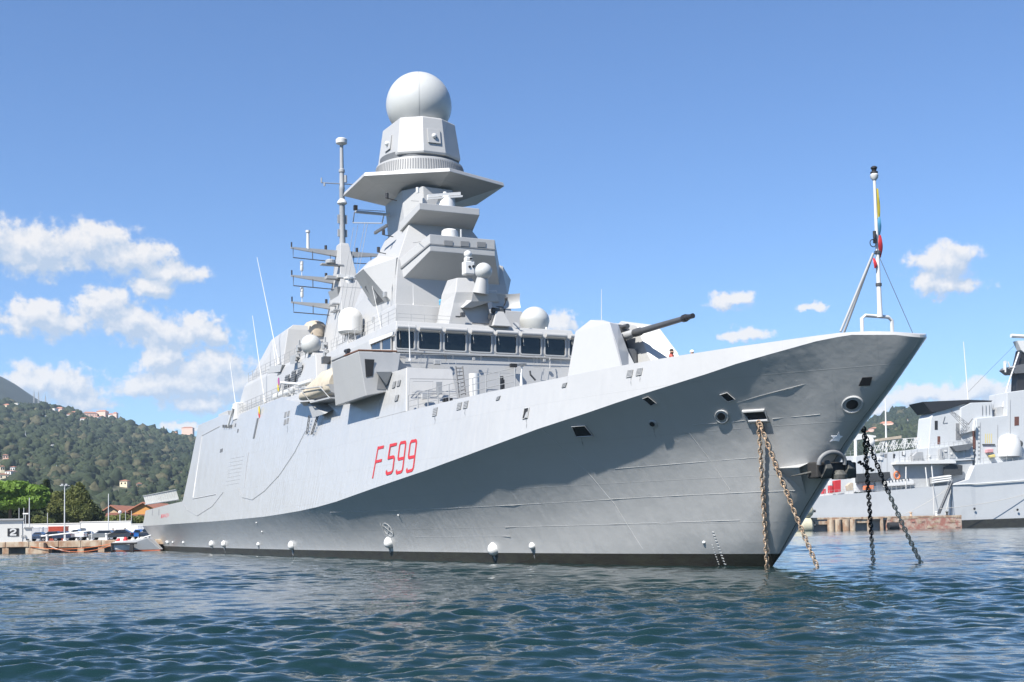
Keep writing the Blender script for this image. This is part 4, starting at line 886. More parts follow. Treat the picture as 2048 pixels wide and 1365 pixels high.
for k_, (yl, yb) in enumerate(((495, 512), (551, 566), (604, 618))):
    z_ = P(583, yl, a=79.5).z; y_ = 5.15; hh = 1.35 if k_ else .65
    for s in (1, -1):
        m = MB(); m.loft([[(79.5 - .22, s * .3, z_ - .62), (79.5 + .22, s * .3, z_ - .62), (79.5 + .22, s * .3, z_), (79.5 - .22, s * .3, z_)], [(79.42, s * y_, z_ - .12), (79.58, s * y_, z_ - .12), (79.58, s * y_, z_ + .02), (79.42, s * y_, z_ + .02)]])
        Y = m.build('yardarm', GREY2, AM)
        r = MB(); r.tube([(79.3, s * (y_ - .2), z_ - .1), (79.3, s * (y_ - .2), z_ - 1.05), (79.3, s * (1.0 if k_ else 1.2), z_ - 1.15), (79.3, s * (1.0 if k_ else 1.2), z_ - .5)], .05)
        r.tube([(79.3, s * 3.0, z_ - .3), (79.3, s * 3.0, z_ - 1.1)], .05); r.build('foot_rail', STEEL, Y)
        r = MB(); r.cyl((79.5, s * (y_ - .1), z_), (79.5, s * (y_ - .1), z_ + .5), .07); r.cyl((79.5, s * 1.6, z_ - .05), (79.5, s * 1.6, z_ + .45), .13); r.build('lamp', BLACK, Y)
        if k_ and s > 0:
            r = MB(); r.cyl((79.5, s * (y_ - 1.1), z_), (79.5, s * (y_ - 1.1), z_ + .5), .04); r.lathe((79.5, s * (y_ - 1.1), z_ + .5), [(.12, 0), (.16, .1), (.16, .5), (.1, .55), (.17, .6), (.17, .95), (.08, 1.0)], 12); r.build('drum_antenna', WHITE, Y, smooth=True)
        elif s > 0:
            r = MB(); r.cyl((79.5, s * 3.4, z_ - .1), (79.5, s * 3.4, z_ + 1.6), .16, .14); r.cyl((79.5, s * 3.4, z_ + 1.6), (79.5, s * 3.4, z_ + 1.8), .22); r.build('drum_antenna', WHITE, Y, smooth=True)
m = MB(); c = P(700, 575, a=76.5); m.loft([[c + Vector((0, 1.3, 0)), c + Vector((0, -1.3, 0)), c + Vector((3, -1.3, 0)), c + Vector((3, 1.3, 0))], [c + Vector((1.2, .7, -1.9)), c + Vector((1.2, -.9, -1.9)), c + Vector((3, -.9, -1.9)), c + Vector((3, .7, -1.9))]][::-1]); m.build('mast_bracket', GREY2, AM)
m = MB(); m.lathe(c + Vector((.6, 0, .05)), [(.4, 0), (.35, .8), (.5, .85), (.5, 1.0)], 14); m.box(c + Vector((.45, -1.1, 1.0)), c + Vector((.75, 1.1, 1.3))); m.build('navigation_radar', WHITE, AM)
m = MB()
for i in range(4): m.box(Vector((75.6 + .5 * i, 1.0 - .1 * i, 23.2 + .7 * (i % 2))), Vector((76.0 + .5 * i, 2.0, 23.35 + .7 * (i % 2))))
m.build('mast_step', GREY2, AM, bevel=.02)
m = MB(); m.box((77.2, .5, 26.6), (78.0, 2.2, 26.9)); m.build('mast_step', GREY2, AM, bevel=.02)
m = MB(); m.box((77.5, .4, 28.0), (78.2, 2.6, 28.15)); m.lathe((77.6, 1.7, 28.15), [(.5, 0), (.5, .3), (.3, .4)], 14); m.build('antenna_shelf', GREY2, AM, bevel=.02)
m = MB(); m.slab([(76.9, .62, 24.2), (76.9, -.62, 24.2), (78.3, -.5, 29.0), (78.3, .5, 29.0)], (-.25, 0, -.05)); m.build('mast_panel', LOUVRE, AM)
# ------------------------------------------------------------------ aft superstructure and funnel block
m = MB(); m.loft([[(64.5, 7.35, 13.9), (64.5, -7.35, 13.9), (95, -7.35, 13.9), (95, 7.35, 13.9)], [(66.5, 6.7, 17.6), (66.5, -6.7, 17.6), (93, -6.7, 17.6), (93, 6.7, 17.6)], [(67.5, 6.5, 18.0), (67.5, -6.5, 18.0), (92.5, -6.5, 18.0), (92.5, 6.5, 18.0)]])
AD = m.build('aft_deckhouse', GREY, SHIP, bevel=.05)
m = MB(); m.loft([[(79.8, 6.0, 18.0), (79.8, -6.0, 18.0), (92.5, -6.4, 18.0), (92.5, 6.4, 18.0)], [(80.6, 5.2, 22.0), (80.6, -5.2, 22.0), (88.0, -5.0, 22.0), (88.0, 5.0, 22.0)], [(80.8, 4.6, 22.5), (80.8, -4.6, 22.5), (86.0, -4.4, 22.5), (86.0, 4.4, 22.5)]]); FB = m.build('funnel_block', GREY, SHIP, bevel=.06)
for i in range(3):
    x, y = 571 + i * 13, 772 - i * 9
    q = [P(px, py, b=7.15) for px, py in ((x - 5, y + 22), (x + 3, y + 19), (x + 9, y - 23), (x + 1, y - 20))]
    m = MB(); m.slab(q, (0, .06, .01)); o = m.build('louvre_panel', LOUVRE, AD)
    k = MB()
    for j in range(9):
        v0, v1 = (j + .1) / 9, (j + .5) / 9; k.slab([q[0].lerp(q[3], v0) + Vector((0, .06, 0)), q[1].lerp(q[2], v0) + Vector((0, .06, 0)), q[1].lerp(q[2], v1) + Vector((0, .06, 0)), q[0].lerp(q[3], v1) + Vector((0, .06, 0))], (0, .04, -.02))
    k.build('slats', DKGREY, o)
c = Vector((84.2, 3.3, 22.5)); c = P(630, 658, b=2.2); m = MB(); m.lathe(c, [(1.2, -.9), (1.25, -.2), (1.15, .25), (.85, .6), (.4, .78)], 28); m.build('dome', CREAM, SHIP, smooth=True)
c = P(622, 690, b=6.6); m = MB(); m.sphere(c, .9, 40, 24, -.85); DS = m.build('dome', RADOME, SHIP, smooth=True)
m = MB(); m.cyl(c + Vector((0, .84, .05)), c + Vector((0, .92, .05)), .07); m.build('hatch', DKGREY, DS)
m = MB()
for x, y in ((-.4, .4), (.4, .4), (.4, -.4), (-.4, -.4)): m.tube([c + Vector((x * .9, y * .9, -.6)), c + Vector((x * 1.1, y * 1.1, -1.15))], .045)
m.build('bracket', GREY2, DS)
m = MB(); m.loft([[(c.x - 5.2, 7.6, 14.0), (c.x - 5.2, 4, 14.0), (c.x + 2.5, 4, 14.0), (c.x + 2.5, 7.6, 14.0)], [(c.x - 2.6, 6.95, c.z - 1.2), (c.x - 2.6, 4, c.z - 1.2), (c.x + 1.3, 4, c.z - 1.2), (c.x + 1.3, 6.95, c.z - 1.2)]]); m.build('dome_pedestal', GREY, SHIP, bevel=.05)
for x, y in ((598, 697), (595, 716), (650, 692), (652, 708)):
    m = MB(); q = P(x, y, b=6.7); m.box(q + Vector((-.25, -.2, -.3)), q + Vector((.25, .2, .3))); m.cyl(q + Vector((0, 0, .3)), q + Vector((0, 0, .75)), .09); m.cyl(q + Vector((-.3, .1, 0)), q + Vector((-.55, .1, .1)), .14); m.build('light_cluster', GREY2, SHIP, bevel=.03)
m = MB(); q = P(651, 722, b=7.3); m.box(q + Vector((-.5, -.4, -.25)), q + Vector((.2, .3, .3))); m.lathe(q + Vector((-.5, .1, 0)), [(.1, -.2), (.3, 0), (.3, .1)], 12, axis=(-1, .2, 0)); m.build('loud_hailer', STEEL, SHIP)
c = P(540, 770, b=2.4); m = MB(); m.lathe(c, [(1.2, -1.3), (1.3, -.4), (1.3, .1)] + [(1.3 * cos(t), .1 + 1.3 * sin(t)) for t in np.linspace(.15, pi / 2, 10)], 30); m.build('dome', WHITE, SHIP, smooth=True)
m = MB(); q = [P(540, 733, b=6.6), P(564, 730, b=6.9), P(560, 744, b=6.9), P(536, 747, b=6.6)]; m.slab(q, (0, -1.6, 0)); m.build('aerial_platform', GREY, SHIP)
m = MB(); q = [P(x, y, b=6.75) for x, y in ((552, 762), (557, 745), (564, 743), (561, 758))]; m.slab(q, (0, .04, 0)); m.build('opening', DKGREY, SHIP)
# flag lockers and bunting beside the funnel, small guns, davit crane
for x, y, mt_ in ((557, 765, RED), (556, 771, BLUE), (557, 776, YELLOW), (518, 822, YELLOW), (519, 829, RED)):
    pass
def bunting(name, pts, label):
    o = empty(name, s2w(pts[0][0]), SHIP_RZ, label, 'signal flag')
    for q, mt_, nm in pts:
        m = MB(); R = []
        for i in range(6):
            t = i / 5; r = .11 * (.4 + sin(pi * (.15 + .75 * t))); c = q - pts[0][0] + Vector((.06 * sin(5 * t), 0, .38 - .76 * t))
            R.append([c + Vector((r * cos(k), r * .6 * sin(k), 0)) for k in np.linspace(0, 2 * pi, 8, endpoint=False)])
        m.loft(R); m.build(nm, mt_, o, smooth=True)
PURPLE = mat('purple_bunting', (.28, .06, .2), .8)
bunting('signal_flag', [(P(557.5, 764, b=7.2), PURPLE, 'purple_fold'), (P(556.5, 776, b=7.2), YELLOW, 'yellow_fold')], 'furled purple and yellow signal flag hanging beside the dark funnel louvres')
bunting('signal_flag', [(P(518.5, 821, b=7.9), YELLOW, 'yellow_fold'), (P(518.5, 829, b=7.9), RED, 'red_fold')], 'furled yellow and red signal flag at the low aft deck rail')
# decoy launcher on the hangar roof edge
m = MB(); q = P(478, 835, b=7.3); m.box(q + Vector((-1.0, -.5, -.3)), q + Vector((.9, .5, 1.5))); LB = m.build('launcher_box', WHITE, SHIP, bevel=.08)
m = MB(); m.cyl(q + Vector((0, .6, 1.0)), P(456, 853, b=8.1), .14, .1); m.build('boom', WHITE, LB)
m = MB(); q = P(452, 838, b=6.8); m.box(q + Vector((-2.6, -2, -1.1)), q + Vector((2.2, .4, .7))); m.build('roof_house', GREY, SHIP, bevel=.06)
m = MB(); 
for x in (447, 452, 457, 462): q = P(x, 853, b=7.95); m.box(q + Vector((-.12, -.1, -.15)), q + Vector((.12, .1, .15)))
m.build('deck_box_row', DKGREY, SHIP)
# ------------------------------------------------------------------ rails
def rail(name, posts, h, n, r=.022, mt_=GREY2, parent=SHIP):
    m = MB(); posts = [Vector(p) for p in posts]
    for p in posts: m.cyl(p, p + Vector((0, 0, h)), r * 1.3, n=6)
    for k in range(n): m.tube([p + Vector((0, 0, h * (k + 1) / n)) for p in posts], r * .75, 5)
    return m.build(name, mt_, parent)
rail('guard_rail', [(a, BF(a, 9.8) - .1, 9.75) for a in np.linspace(23.2, 38.0, 10)], 1.15, 3, .026)
rail('guard_rail', [(a, BF(a, ZT(a)) - .15, ZT(a) - .02) for a in np.linspace(66, 82, 9)], 1.1, 3, .028)
rail('guard_rail', [(a, BF(a, ZT(a)) - .15, ZT(a) - .02) for a in np.linspace(82.5, 94, 7)], 1.1, 3, .028)
rail('guard_rail', [P(x, 731 - (x - 822) * .01, a=40.2) for x in np.linspace(822, 912, 7)], .28, 2, .02)
m = MB(); q = [P(911.5, 733, a=39.2), P(925, 733, a=39.2), P(931, 790, a=38.6), P(919, 795, a=38.6)]
for a_, b_ in ((q[0], q[3]), (q[1], q[2])): m.tube([a_, b_], .045)
for i in range(8): t = (i + .5) / 8; m.tube([q[0].lerp(q[3], t), q[1].lerp(q[2], t)], .03)
m.build('ladder', STEEL, SHIP)
m = MB(); c0, c1 = P(948, 792, a=38.9), P(948, 748, a=38.9); c0.z = 9.2; m.cyl(c0, c1, .36, n=20); m.build('vent_trunk', WHITE, SHIP, smooth=True, bevel=0)
# door outlines and little fittings on the deckhouse fronts
def outline(pts, mt_=LOUVRE, r=.02, name='door_outline', a=None):
    m = MB(); m.tube([P(x, y, a=a) for x, y in pts], r, 5, closed=True); return m.build(name, mt_, SHIP)
outline([(818, 790), (820, 758), (912, 759), (912, 788)], a=38.55); outline([(824, 785), (826, 763), (866, 763), (865, 780)], a=38.5, mt_=GREY2)
outline([(955, 790), (955, 745), (1020, 747), (1020, 775)], a=43.55, mt_=GREY2)
m = MB(); q = P(1028.5, 731, a=43.6); m.box(q + Vector((0, -.24, -.13)), q + Vector((.3, .24, .13))); m.build('opening', HOLE, SHIP)
m = MB(); q = P(890.5, 717, a=43.9); m.box(q + Vector((-.1, -.07, .1)), q + Vector((0, .12, .22))); m.tube([q + Vector((-.1, 0, .1)), q + Vector((-.1, -.06, -.1)), q + Vector((-.1, .02, -.3))], .03); m.build('lamp', STEEL, SHIP)
m = MB(); q = P(873, 727, a=43.7); m.box(q + Vector((-.3, -.25, -.12)), q + Vector((0, .25, .22))); m.build('equipment_box', GREY2, SHIP, bevel=.03)
m = MB(); m.tube([P(784, 714, a=44), P(812, 716, a=44)], .05); m.tube([P(784, 712, a=44), P(812, 713.5, a=44)], .03); m.build('grab_rail', GREY2, SHIP)
m = MB(); q = P(1043, 772, a=37.5); q1 = P(1044, 730, a=37.5); m.cyl(q, q1, .05); m.cyl(q, q + Vector((0, 0, .9)), .13, .05); m.lathe(q1, [(.06, -.15), (.3, .0), (.36, .06)], 14); MP = m.build('deck_light', WHITE, SHIP)
m = MB(); m.tube([P(1060, 742, a=38), P(1061, 750, a=38), P(1071, 761, a=38)], .07); m.build('bracket_arm', STEEL, SHIP)
m = MB(); q = P(1004, 774, b=7.4); m.box(q + Vector((-.15, -.1, -.15)), q + Vector((.15, .1, .4))); m.cyl(q + Vector((0, 0, .4)), q + Vector((0, 0, .6)), .1); m.build('bollard_light', BLACK, SHIP)
m = MB(); 
for x in (889, 895, 901): q = P(x, 801, b=8.0); m.box(q + Vector((-.12, -.1, -.1)), q + Vector((.12, .1, .14)))
m.build('cleat_row', BLACK, SHIP)
# ------------------------------------------------------------------ covered boat with its platform, davit and ladders
BT = empty('covered_boat', s2w((61.0, 8.0, 14.0)), SHIP_RZ, 'small boat under a cream tarpaulin on its cradle behind the bridge wing', 'boat')
def bl(p): return Vector(p) - Vector((61.0, 8.0, 14.0))
pts = []
m = MB(); R = []
for i in range(15):
    t = i / 14; a = 53.3 + 10.2 * t; w = 1.15 * (1 - max(0, t - .72) ** 1.6 * 4.2) * (1 - .15 * max(0, .15 - t) * 6); w = max(w, .2); zb = 13.1 + .55 * max(0, t - .55); ht = (1.45 + .3 * sin(6 * t)) * (1 - .6 * max(0, t - .55) / .45)
    if i == 14: w = .1
    R.append([bl((a, 8.3 + w * cos(k) * 1.0, zb + (ht if sin(k) > 0 else .5) * sin(k) * (1 + .06 * sin(9 * t + 5 * k)))) for k in np.linspace(0, 2 * pi, 18, endpoint=False)])
m.loft(R); m.build('tarpaulin', TARP, BT, smooth=True, angle=80)
m = MB(); R = []
for i in range(11):
    t = i / 10; a = 53.2 + 10.6 * t; w = 1.0 * (1 - max(0, t - .7) ** 1.6 * 4); w = max(w, .08)
    R.append([bl((a, 8.3 + w * c_, 12.95 + .5 * max(0, t - .5) + z_)) for c_, z_ in ((-1.05, .4), (-.8, -.2), (0, -.5), (.8, -.2), (1.05, .4))])
m.loft(R); m.build('boat_hull', GREY2, BT, smooth=True)
m = MB(); m.cyl(P(563, 766, b=8.6), P(612, 770, b=8.6), .14, .12); m.cyl(P(600, 770, b=8.6), P(625, 762, b=8.6), .2); m.build('boat_boom', WHITE, SHIP, smooth=True)
m = MB(); q = [P(601, 779, b=9.6), P(640, 774, b=9.6), P(660, 797, b=9.4), P(622, 806, b=9.4)]
m.tube(q, .05, closed=True); m.slab([q[3], q[2], q[2] + Vector((0, -1.8, -.1)), q[3] + Vector((0, -1.8, -.1))], (0, 0, .12)); m.tube([q[0], q[0] + Vector((0, -1.2, 0))], .05); m.tube([q[1], q[1] + Vector((0, -1.2, 0))], .05)
m.build('boarding_platform', GREY2, SHIP)
m = MB(); q = [P(570, 800, b=9.1), P(600, 805, b=9.3), P(625, 803, b=9.3), P(622, 795, b=9.0), P(590, 792, b=8.9)]; m.slab(q, (0, -.5, .3)); m.build('davit_arm', GREY2, SHIP, bevel=.03)
m = MB(); q = [P(615, 806, b=9.0), P(650, 828, b=9.0), P(625, 836, b=9.0)]; m.loft([q, [p + Vector((0, -1.0, .5)) for p in q]]); m.build('davit_bracket', GREY2, SHIP)
for x0, x1 in ((623, 617), (640, 627)):
    m = MB(); a_, b_ = FL(x0 + 3, 833, .3), FL(x1, 870, .15)
    for dx in (-.22, .22): m.tube([a_ + Vector((dx, 0, 0)), b_ + Vector((dx, 0, 0))], .04)
    for i in range(5): c = a_.lerp(b_, (i + .5) / 5); m.tube([c + Vector((-.22, 0, 0)), c + Vector((.22, 0, 0))], .03)
    m.build('hull_ladder', STEEL, SHIP)
# flight-deck nets folded at the stern, stern details
m = MB(); s0_, s1_ = FL(293.5, 1009, .1), FL(360, 999, .1)
n_ = 15
for i in range(n_):
    a0, a1 = (i + .06) / n_, (i + .94) / n_
    q0, q1 = s0_.lerp(s1_, a0), s0_.lerp(s1_, a1)
    m.slab([q0, q1, q1 + Vector((0, .35, 1.15)), q0 + Vector((0, .35, 1.15))], (0, .05, 0))
m.build('deck_nets', mat('net_panel', (.62, .62, .58), .7, var=.2), SHIP)
m = MB(); m.tube([s0_ + Vector((0, .1, -.05)), s1_ + Vector((0, .1, -.05))], .1, 8); m.tube([s0_ + Vector((0, .42, 1.15)), s1_ + Vector((0, .42, 1.15))], .05, 8); m.build('net_rail', GREY2, SHIP)
for x in (305, 318): plate('stern_scuttle', pq(x, 1025, 1.6, 12, .3, .1), LOUVRE)
# ------------------------------------------------------------------ sailors whose heads show above the bulwark
SKIN = mat('skin', (.45, .26, .18), .6); SHIRT = mat('red_shirt', (.45, .08, .06), .8); CAP = mat('dark_hair', (.03, .025, .02), .8); CAPW = mat('white_cap', (.75, .75, .74), .7); TROU = mat('blue_trousers', (.03, .04, .08), .8)
def person(loc, rz, label, shirt, hair, crouch=0.0, arm=None, group=None, trousers=TROU, scale=1.0):
    """one skinned body standing at loc (world), clothes and hair as children"""
    me = bpy.data.meshes.new('person'); bmm = bmesh.new()
    k = 1 - crouch
    J = {'pelvis': (0, 0, .95 * k), 'waist': (0, 0, 1.1 * k), 'chest': (0, 0, 1.32 * k), 'neck': (0, 0, 1.48 * k), 'head': (0, .02, 1.58 * k), 'crown': (0, .02, 1.70 * k)}
    for s, n_ in ((1, 'L'), (-1, 'R')):
        J['sh' + n_] = (s * .18, 0, 1.42 * k); J['hip' + n_] = (s * .09, 0, .9 * k); J['kn' + n_] = (s * .1, .03 + crouch * .5, .5 * k); J['an' + n_] = (s * .1, -.02, .08); J['to' + n_] = (s * .11, .16, .04)
        if arm and s > 0: J['el' + n_] = (s * .32, .2, 1.2 * k); J['wr' + n_] = (s * .38, .48, 1.28 * k)
        else: J['el' + n_] = (s * .26, .0, 1.14 * k); J['wr' + n_] = (s * .27, .12, .9 * k)
    E = [('pelvis', 'waist'), ('waist', 'chest'), ('chest', 'neck'), ('neck', 'head'), ('head', 'crown')]
    for n_ in 'LR': E += [('chest', 'sh' + n_), ('sh' + n_, 'el' + n_), ('el' + n_, 'wr' + n_), ('pelvis', 'hip' + n_), ('hip' + n_, 'kn' + n_), ('kn' + n_, 'an' + n_), ('an' + n_, 'to' + n_)]
    rad = {'pelvis': .14, 'waist': .12, 'chest': .15, 'neck': .06, 'head': .095, 'crown': .085, 'sh': .075, 'el': .05, 'wr': .038, 'hip': .1, 'kn': .07, 'an': .05, 'to': .045}
    names = list(J); vs = {n_: bmm.verts.new(J[n_]) for n_ in names}
    for a_, b_ in E: bmm.edges.new((vs[a_], vs[b_]))
    bmm.to_mesh(me); bmm.free()
    o = bpy.data.objects.new('person', me); COL.objects.link(o); o.modifiers.new('skin', 'SKIN')
    lay = me.skin_vertices[0] if me.skin_vertices else None
    for i, n_ in enumerate(names):
        r = rad.get(n_, rad.get(n_[:2], rad.get(n_[:3], .06))); lay.data[i].radius = (r, r); lay.data[i].use_root = n_ == 'pelvis'
    sd = o.modifiers.new('sub', 'SUBSURF'); sd.levels = 1; sd.render_levels = 1
    bpy.context.view_layer.update(); dg = bpy.context.evaluated_depsgraph_get(); full = bpy.data.meshes.new_from_object(o.evaluated_get(dg)); bpy.data.objects.remove(o)
    full.shade_smooth(); full.materials.clear()
    for mt_ in (SKIN, shirt, trousers): full.materials.append(mt_)
    for p in full.polygons:
        z = p.center.z / k; p.material_index = 0 if (z > 1.47 or abs(p.center.x) > .22 and z < 1.05) else 1 if z > .93 else 2
    o = bpy.data.objects.new('person', full); COL.objects.link(o); o.location = loc; o.rotation_euler = (0, 0, rz); o.scale = (scale,) * 3
    h = MB(); h.sphere(Vector((0, .0, 1.645 * k)), .115, 14, 8, -.1); h.build('hair', hair, o, smooth=True)
    f = MB()
    for s in (.035, -.035): f.sphere(Vector((s, .112, 1.615 * k)), .012, 6, 4)
    f.sphere(Vector((0, .12, 1.58 * k)), .017, 6, 4); f.build('face', CAP, o)
    tag(o, label, 'person', group); return o
q = P(1343, 706, b=2.6); person(s2w(q - Vector((0, 0, 1.55))), SHIP_RZ + 2.2, 'dark-haired sailor in red leaning on the bulwark in front of the gun', SHIRT, CAP, arm=True)
q = P(1384, 704, b=2.4); person(s2w(q - Vector((0, 0, 1.66))), SHIP_RZ + 1.2, 'sailor in a white cap behind the bulwark, right of the gun muzzle', SHIRT, CAPW)

# ------------------------------------------------------------------ small works on the plain faces
def facing(name, quad, mt_, t=.03, **pl):
    pts = [P(x, y, **pl) for x, y in quad]; n = (pts[1] - pts[0]).cross(pts[3] - pts[0]).normalized(); n = n if n.dot(CS - pts[0]) > 0 else -n
    m = MB(); m.slab(pts, n * t); return m.build(name, mt_, SHIP, bevel=.01)
def frame_line(pts, r=.014, name='panel_line', mt_=LOUVRE, **pl): m = MB(); m.tube([P(x, y, **pl) for x, y in pts], r, 5); return m.build(name, mt_, SHIP)
for x0, x1 in ((842, 858), (1068, 1082), (1098, 1122)): frame_line([(x0, 712), (x0, 735), (x1, 735.6), (x1, 712.6)], a=43.75)
for x in (850, 906, 962, 1018, 1074): frame_line([(x, 711), (x, 728)], .01, 'weld_line', GREY2, a=43.85)
m = MB(); m.tube([P(800, 708, a=44.0), P(1140, 716, a=44.0)], .025, 6); m.build('cable_run', GREY2, SHIP)
m = MB(); m.tube([P(1100, 716, a=43.9), P(1100, 738, a=43.6)], .03, 6); m.build('pipe', GREY2, SHIP)
for x, y in ((832, 716), (947, 719), (1088, 722)): m = MB(); q = P(x, y, a=43.85); m.box(q + Vector((-.12, -.1, -.1)), q + Vector((0.02, .1, .12))); m.build('junction_box', GREY2, SHIP, bevel=.02)
facing('watertight_door', [(872, 790), (872, 764), (884, 764), (884, 788)], GREY2, a=38.42)
facing('locker', [(842, 800), (842, 788), (858, 788), (858, 798)], GREY, .25, a=38.3)
rail('guard_rail', [(44.8, y, 17.0) for y in np.linspace(6.7, 2.6, 5)], .55, 2, .016); rail('guard_rail', [(x, 6.75, 17.0) for x in np.linspace(45, 61, 11)], .95, 3, .018)
rail('guard_rail', [(x, 6.45, 18.0) for x in np.linspace(68, 92, 14)], 1.0, 3, .02)
for k_, (x, y) in enumerate(((770, 590), (748, 640), (764, 640))): m = MB(); q = P(x, y, b=5.15); m.box(q + Vector((-.2, -.1, -.2)), q + Vector((.2, .12, .22))); m.build('junction_box', GREY2, SHIP, bevel=.02)
m = MB(); m.tube([P(777, 655, b=5.3), P(781, 600, b=5.0), P(786, 545, b=4.6)], .03, 6); m.build('pipe', GREY2, SHIP)
for z in np.arange(23.4, 26.3, .4): m = MB(); m.tube([(56.2, 3.95 - (z - 22.9) * .43, z), (56.7, 3.95 - (z - 22.9) * .43, z)], .022, 5); m.build('ladder_rung', GREY2, SHIP)
frame_line([(822, 402), (838, 403)], .018, a=53.3); frame_line([(826, 486), (842, 484)], .02, b=3.3)
for i in range(4): q = Vector((70.5 + i * 2.1, 7.2, 14.9)); m = MB(); m.lathe(q, [(.1, -.75), (.36, -.7), (.38, 0), (.36, .7), (.1, .75)], 14, axis=(1, 0, 0)); m.build('raft_canister', WHITE, SHIP, smooth=True)
for x, y, w in ((586, 720, 10), (600, 735, 8)): facing('access_panel', [(x - w / 2, y + 9), (x - w / 2, y - 8), (x + w / 2, y - 10), (x + w / 2, y + 7)], GREY2, b=7.2)
# rust and grime runs below hull openings, darker streaks under scupper hoods
STAIN = mat('rust_stain', (.25, .20, .155), .7, var=.3, vscale=5); STREAK = mat('dark_streak', (.20, .205, .205), .3, var=.2, vscale=3)
def streakmark(px, py, w, h, mt_, on=FR, lean=0.0):
    m = MB(); L = []; R_ = []
    for i in range(7): t = i / 6; hw = w * .5 * (1 - t) ** .6; L.append(on(px - hw + lean * t + .6 * sin(9 * t + px), py + h * t, .006)); R_.append(on(px + hw + lean * t + .5 * sin(7 * t + py), py + h * t, .006))
    m.loft([L, R_], cap=False, closed=False); return m.build('streak_mark', mt_, SHIP, fix=False)
for px, py, w, h, mt_ in ((1512, 846, 3, 34, STAIN), (1526, 846, 2.4, 46, STAIN), (1448, 846, 2, 26, STREAK), (1163, 877, 2, 20, STREAK), (779, 1096, 4, 22, STREAK), (988, 1110, 4, 14, STREAK), (1066, 1099, 3, 20, STREAK), (584, 1099, 3.5, 16, STREAK), (448, 1094, 2.4, 12, STREAK), (424, 1094, 2.4, 12, STREAK), (1307, 856, 2, 22, STREAK), (517, 1093, 2, 11, STREAK)): streakmark(px, py, w, h, mt_, lean=h * .22)
for px, py, h in ((1262, 756, 16), (1280, 752, 12), (930, 819, 15), (870, 834, 16), (1053, 839, 18), (575, 852, 14)): streakmark(px, py, 1.6, h, STREAK, FL)
# ================================================================== the shore (world frame)
def W(px, py, Y): d = ray(px, py); return CAM + d * ((Y - CAM.y) / d.y)
def WZ(px, py, z): d = ray(px, py); return CAM + d * ((z - CAM.z) / d.z)
CONC = mat('quay_concrete', (0.390, 0.323, 0.240), 0.9, col2=(0.26, 0.16, 0.10), vscale=1.1, bump=.7, bscale=2.6, stretch=(1, 1, .5), lo=.4, hi=.6)
CONC2 = mat('quay_top', (0.300, 0.292, 0.277), 0.9, var=.3, vscale=.8)
BRICKY = mat('stained_quay', (0.375, 0.300, 0.240), 0.9, col2=(0.28, 0.12, 0.09), vscale=.8, bump=.8, bscale=2.5, lo=.42, hi=.58)
WALLW = mat('white_render', (0.585, 0.578, 0.547), 0.85, var=.08, vscale=.5)
CORRW = mat('white_sheeting', (0.540, 0.547, 0.555), 0.6, var=.08)
CORRR = mat('red_sheeting', (0.465, 0.075, 0.038), 0.55, var=.12)
RUBBER = mat('black_rubber', (0.015, 0.015, 0.016), 0.7)
TRIM = mat('grey_trim', (0.35, 0.35, 0.35), 0.8, var=.15)
# ------------------------------------------------------------------ left quay
QZ = 1.55
m = MB(); 
x0, x1 = -190.0, -38.0; yq = 171.0
m.box((x0, yq, QZ - .75), (x1, 240, QZ)); m.box((x0, yq + 1.4, -1), (x1, 239, QZ - .76))
rq = random.Random(3); x = x0
o = m.build('quay', [CONC2]); tag(o, kind='structure')
# front beam: cracked blocks, each with its own wear
m = MB(); x = x0
while x < x1 - .5:
    w = rq.uniform(2.4, 4.5); d = rq.uniform(0, .1); m.box((x + .03, yq - .28 - d, QZ - rq.uniform(.62, .95)), (min(x + w, x1) - .03, yq - .003, QZ + .02)); x += w
    if rq.random() < .42: m.box((x - .5, yq - .22, -1.0), (x + .4, yq - .005, QZ - .5))
o = m.build('quay_edge', CONC, bevel=.06); tag(o, kind='structure')
m = MB(); p0 = W(63, 1092, yq - 1.2); p1 = W(100, 1092, yq - 1.2); m.box((p0.x, yq - 1.6, -1), (p1.x, yq - .3, .62)); m.box((p0.x + 1.0, yq - 1.3, .62), (p0.x + 1.7, yq - .3, 1.4))
o = m.build('quay_step', CONC, bevel=.1); tag(o, kind='structure')
m = MB(); m.box((p0.x - .1, yq - .5, .65), (p1.x - 1.0, yq - .29, 1.25)); 
# white building with a number panel
BLD = empty('quay_building', (W(20, 1084, 176).x, 176, QZ), radians(20.5), 'white flat-roofed quay building with a black number 2 panel', 'building')
xa, xb, xc = W(-160, 1080, 176).x - BLD.location.x, W(42.5, 1080, 176).x - BLD.location.x, W(60.5, 1080, 176).x - BLD.location.x
zt, zt2 = W(20, 1041, 176).z - QZ, W(50, 1056.5, 176).z - QZ
m = MB(); m.box((xa, 0, 0), (xb, 7, zt)); m.build('wall', WALLW, BLD)
m = MB(); m.box((xb + .003, .1, 0), (xc, 6.5, zt2)); m.build('annex', WALLW, BLD)
m = MB(); m.box((xa - .1, -.25, zt + .002), (xb + .2, 7.2, zt + .22)); m.build('roof', TRIM, BLD)
m = MB(); m.box((xb + .21, -.1, zt2 + .002), (xc + .15, 6.7, zt2 + .2)); m.build('annex_roof', TRIM, BLD)
pa, pb = W(15, 1073, 175.95), W(36, 1057, 175.95); PX0, PZ0, PX1, PZ1 = pa.x - BLD.location.x, pa.z - QZ, pb.x - BLD.location.x, pb.z - QZ
m = MB(); m.box((PX0, -.06, PZ0), (PX1, -.003, PZ1)); SG = m.build('number_panel', BLACK, BLD)
m = MB(); w_, h_ = PX1 - PX0, PZ1 - PZ0
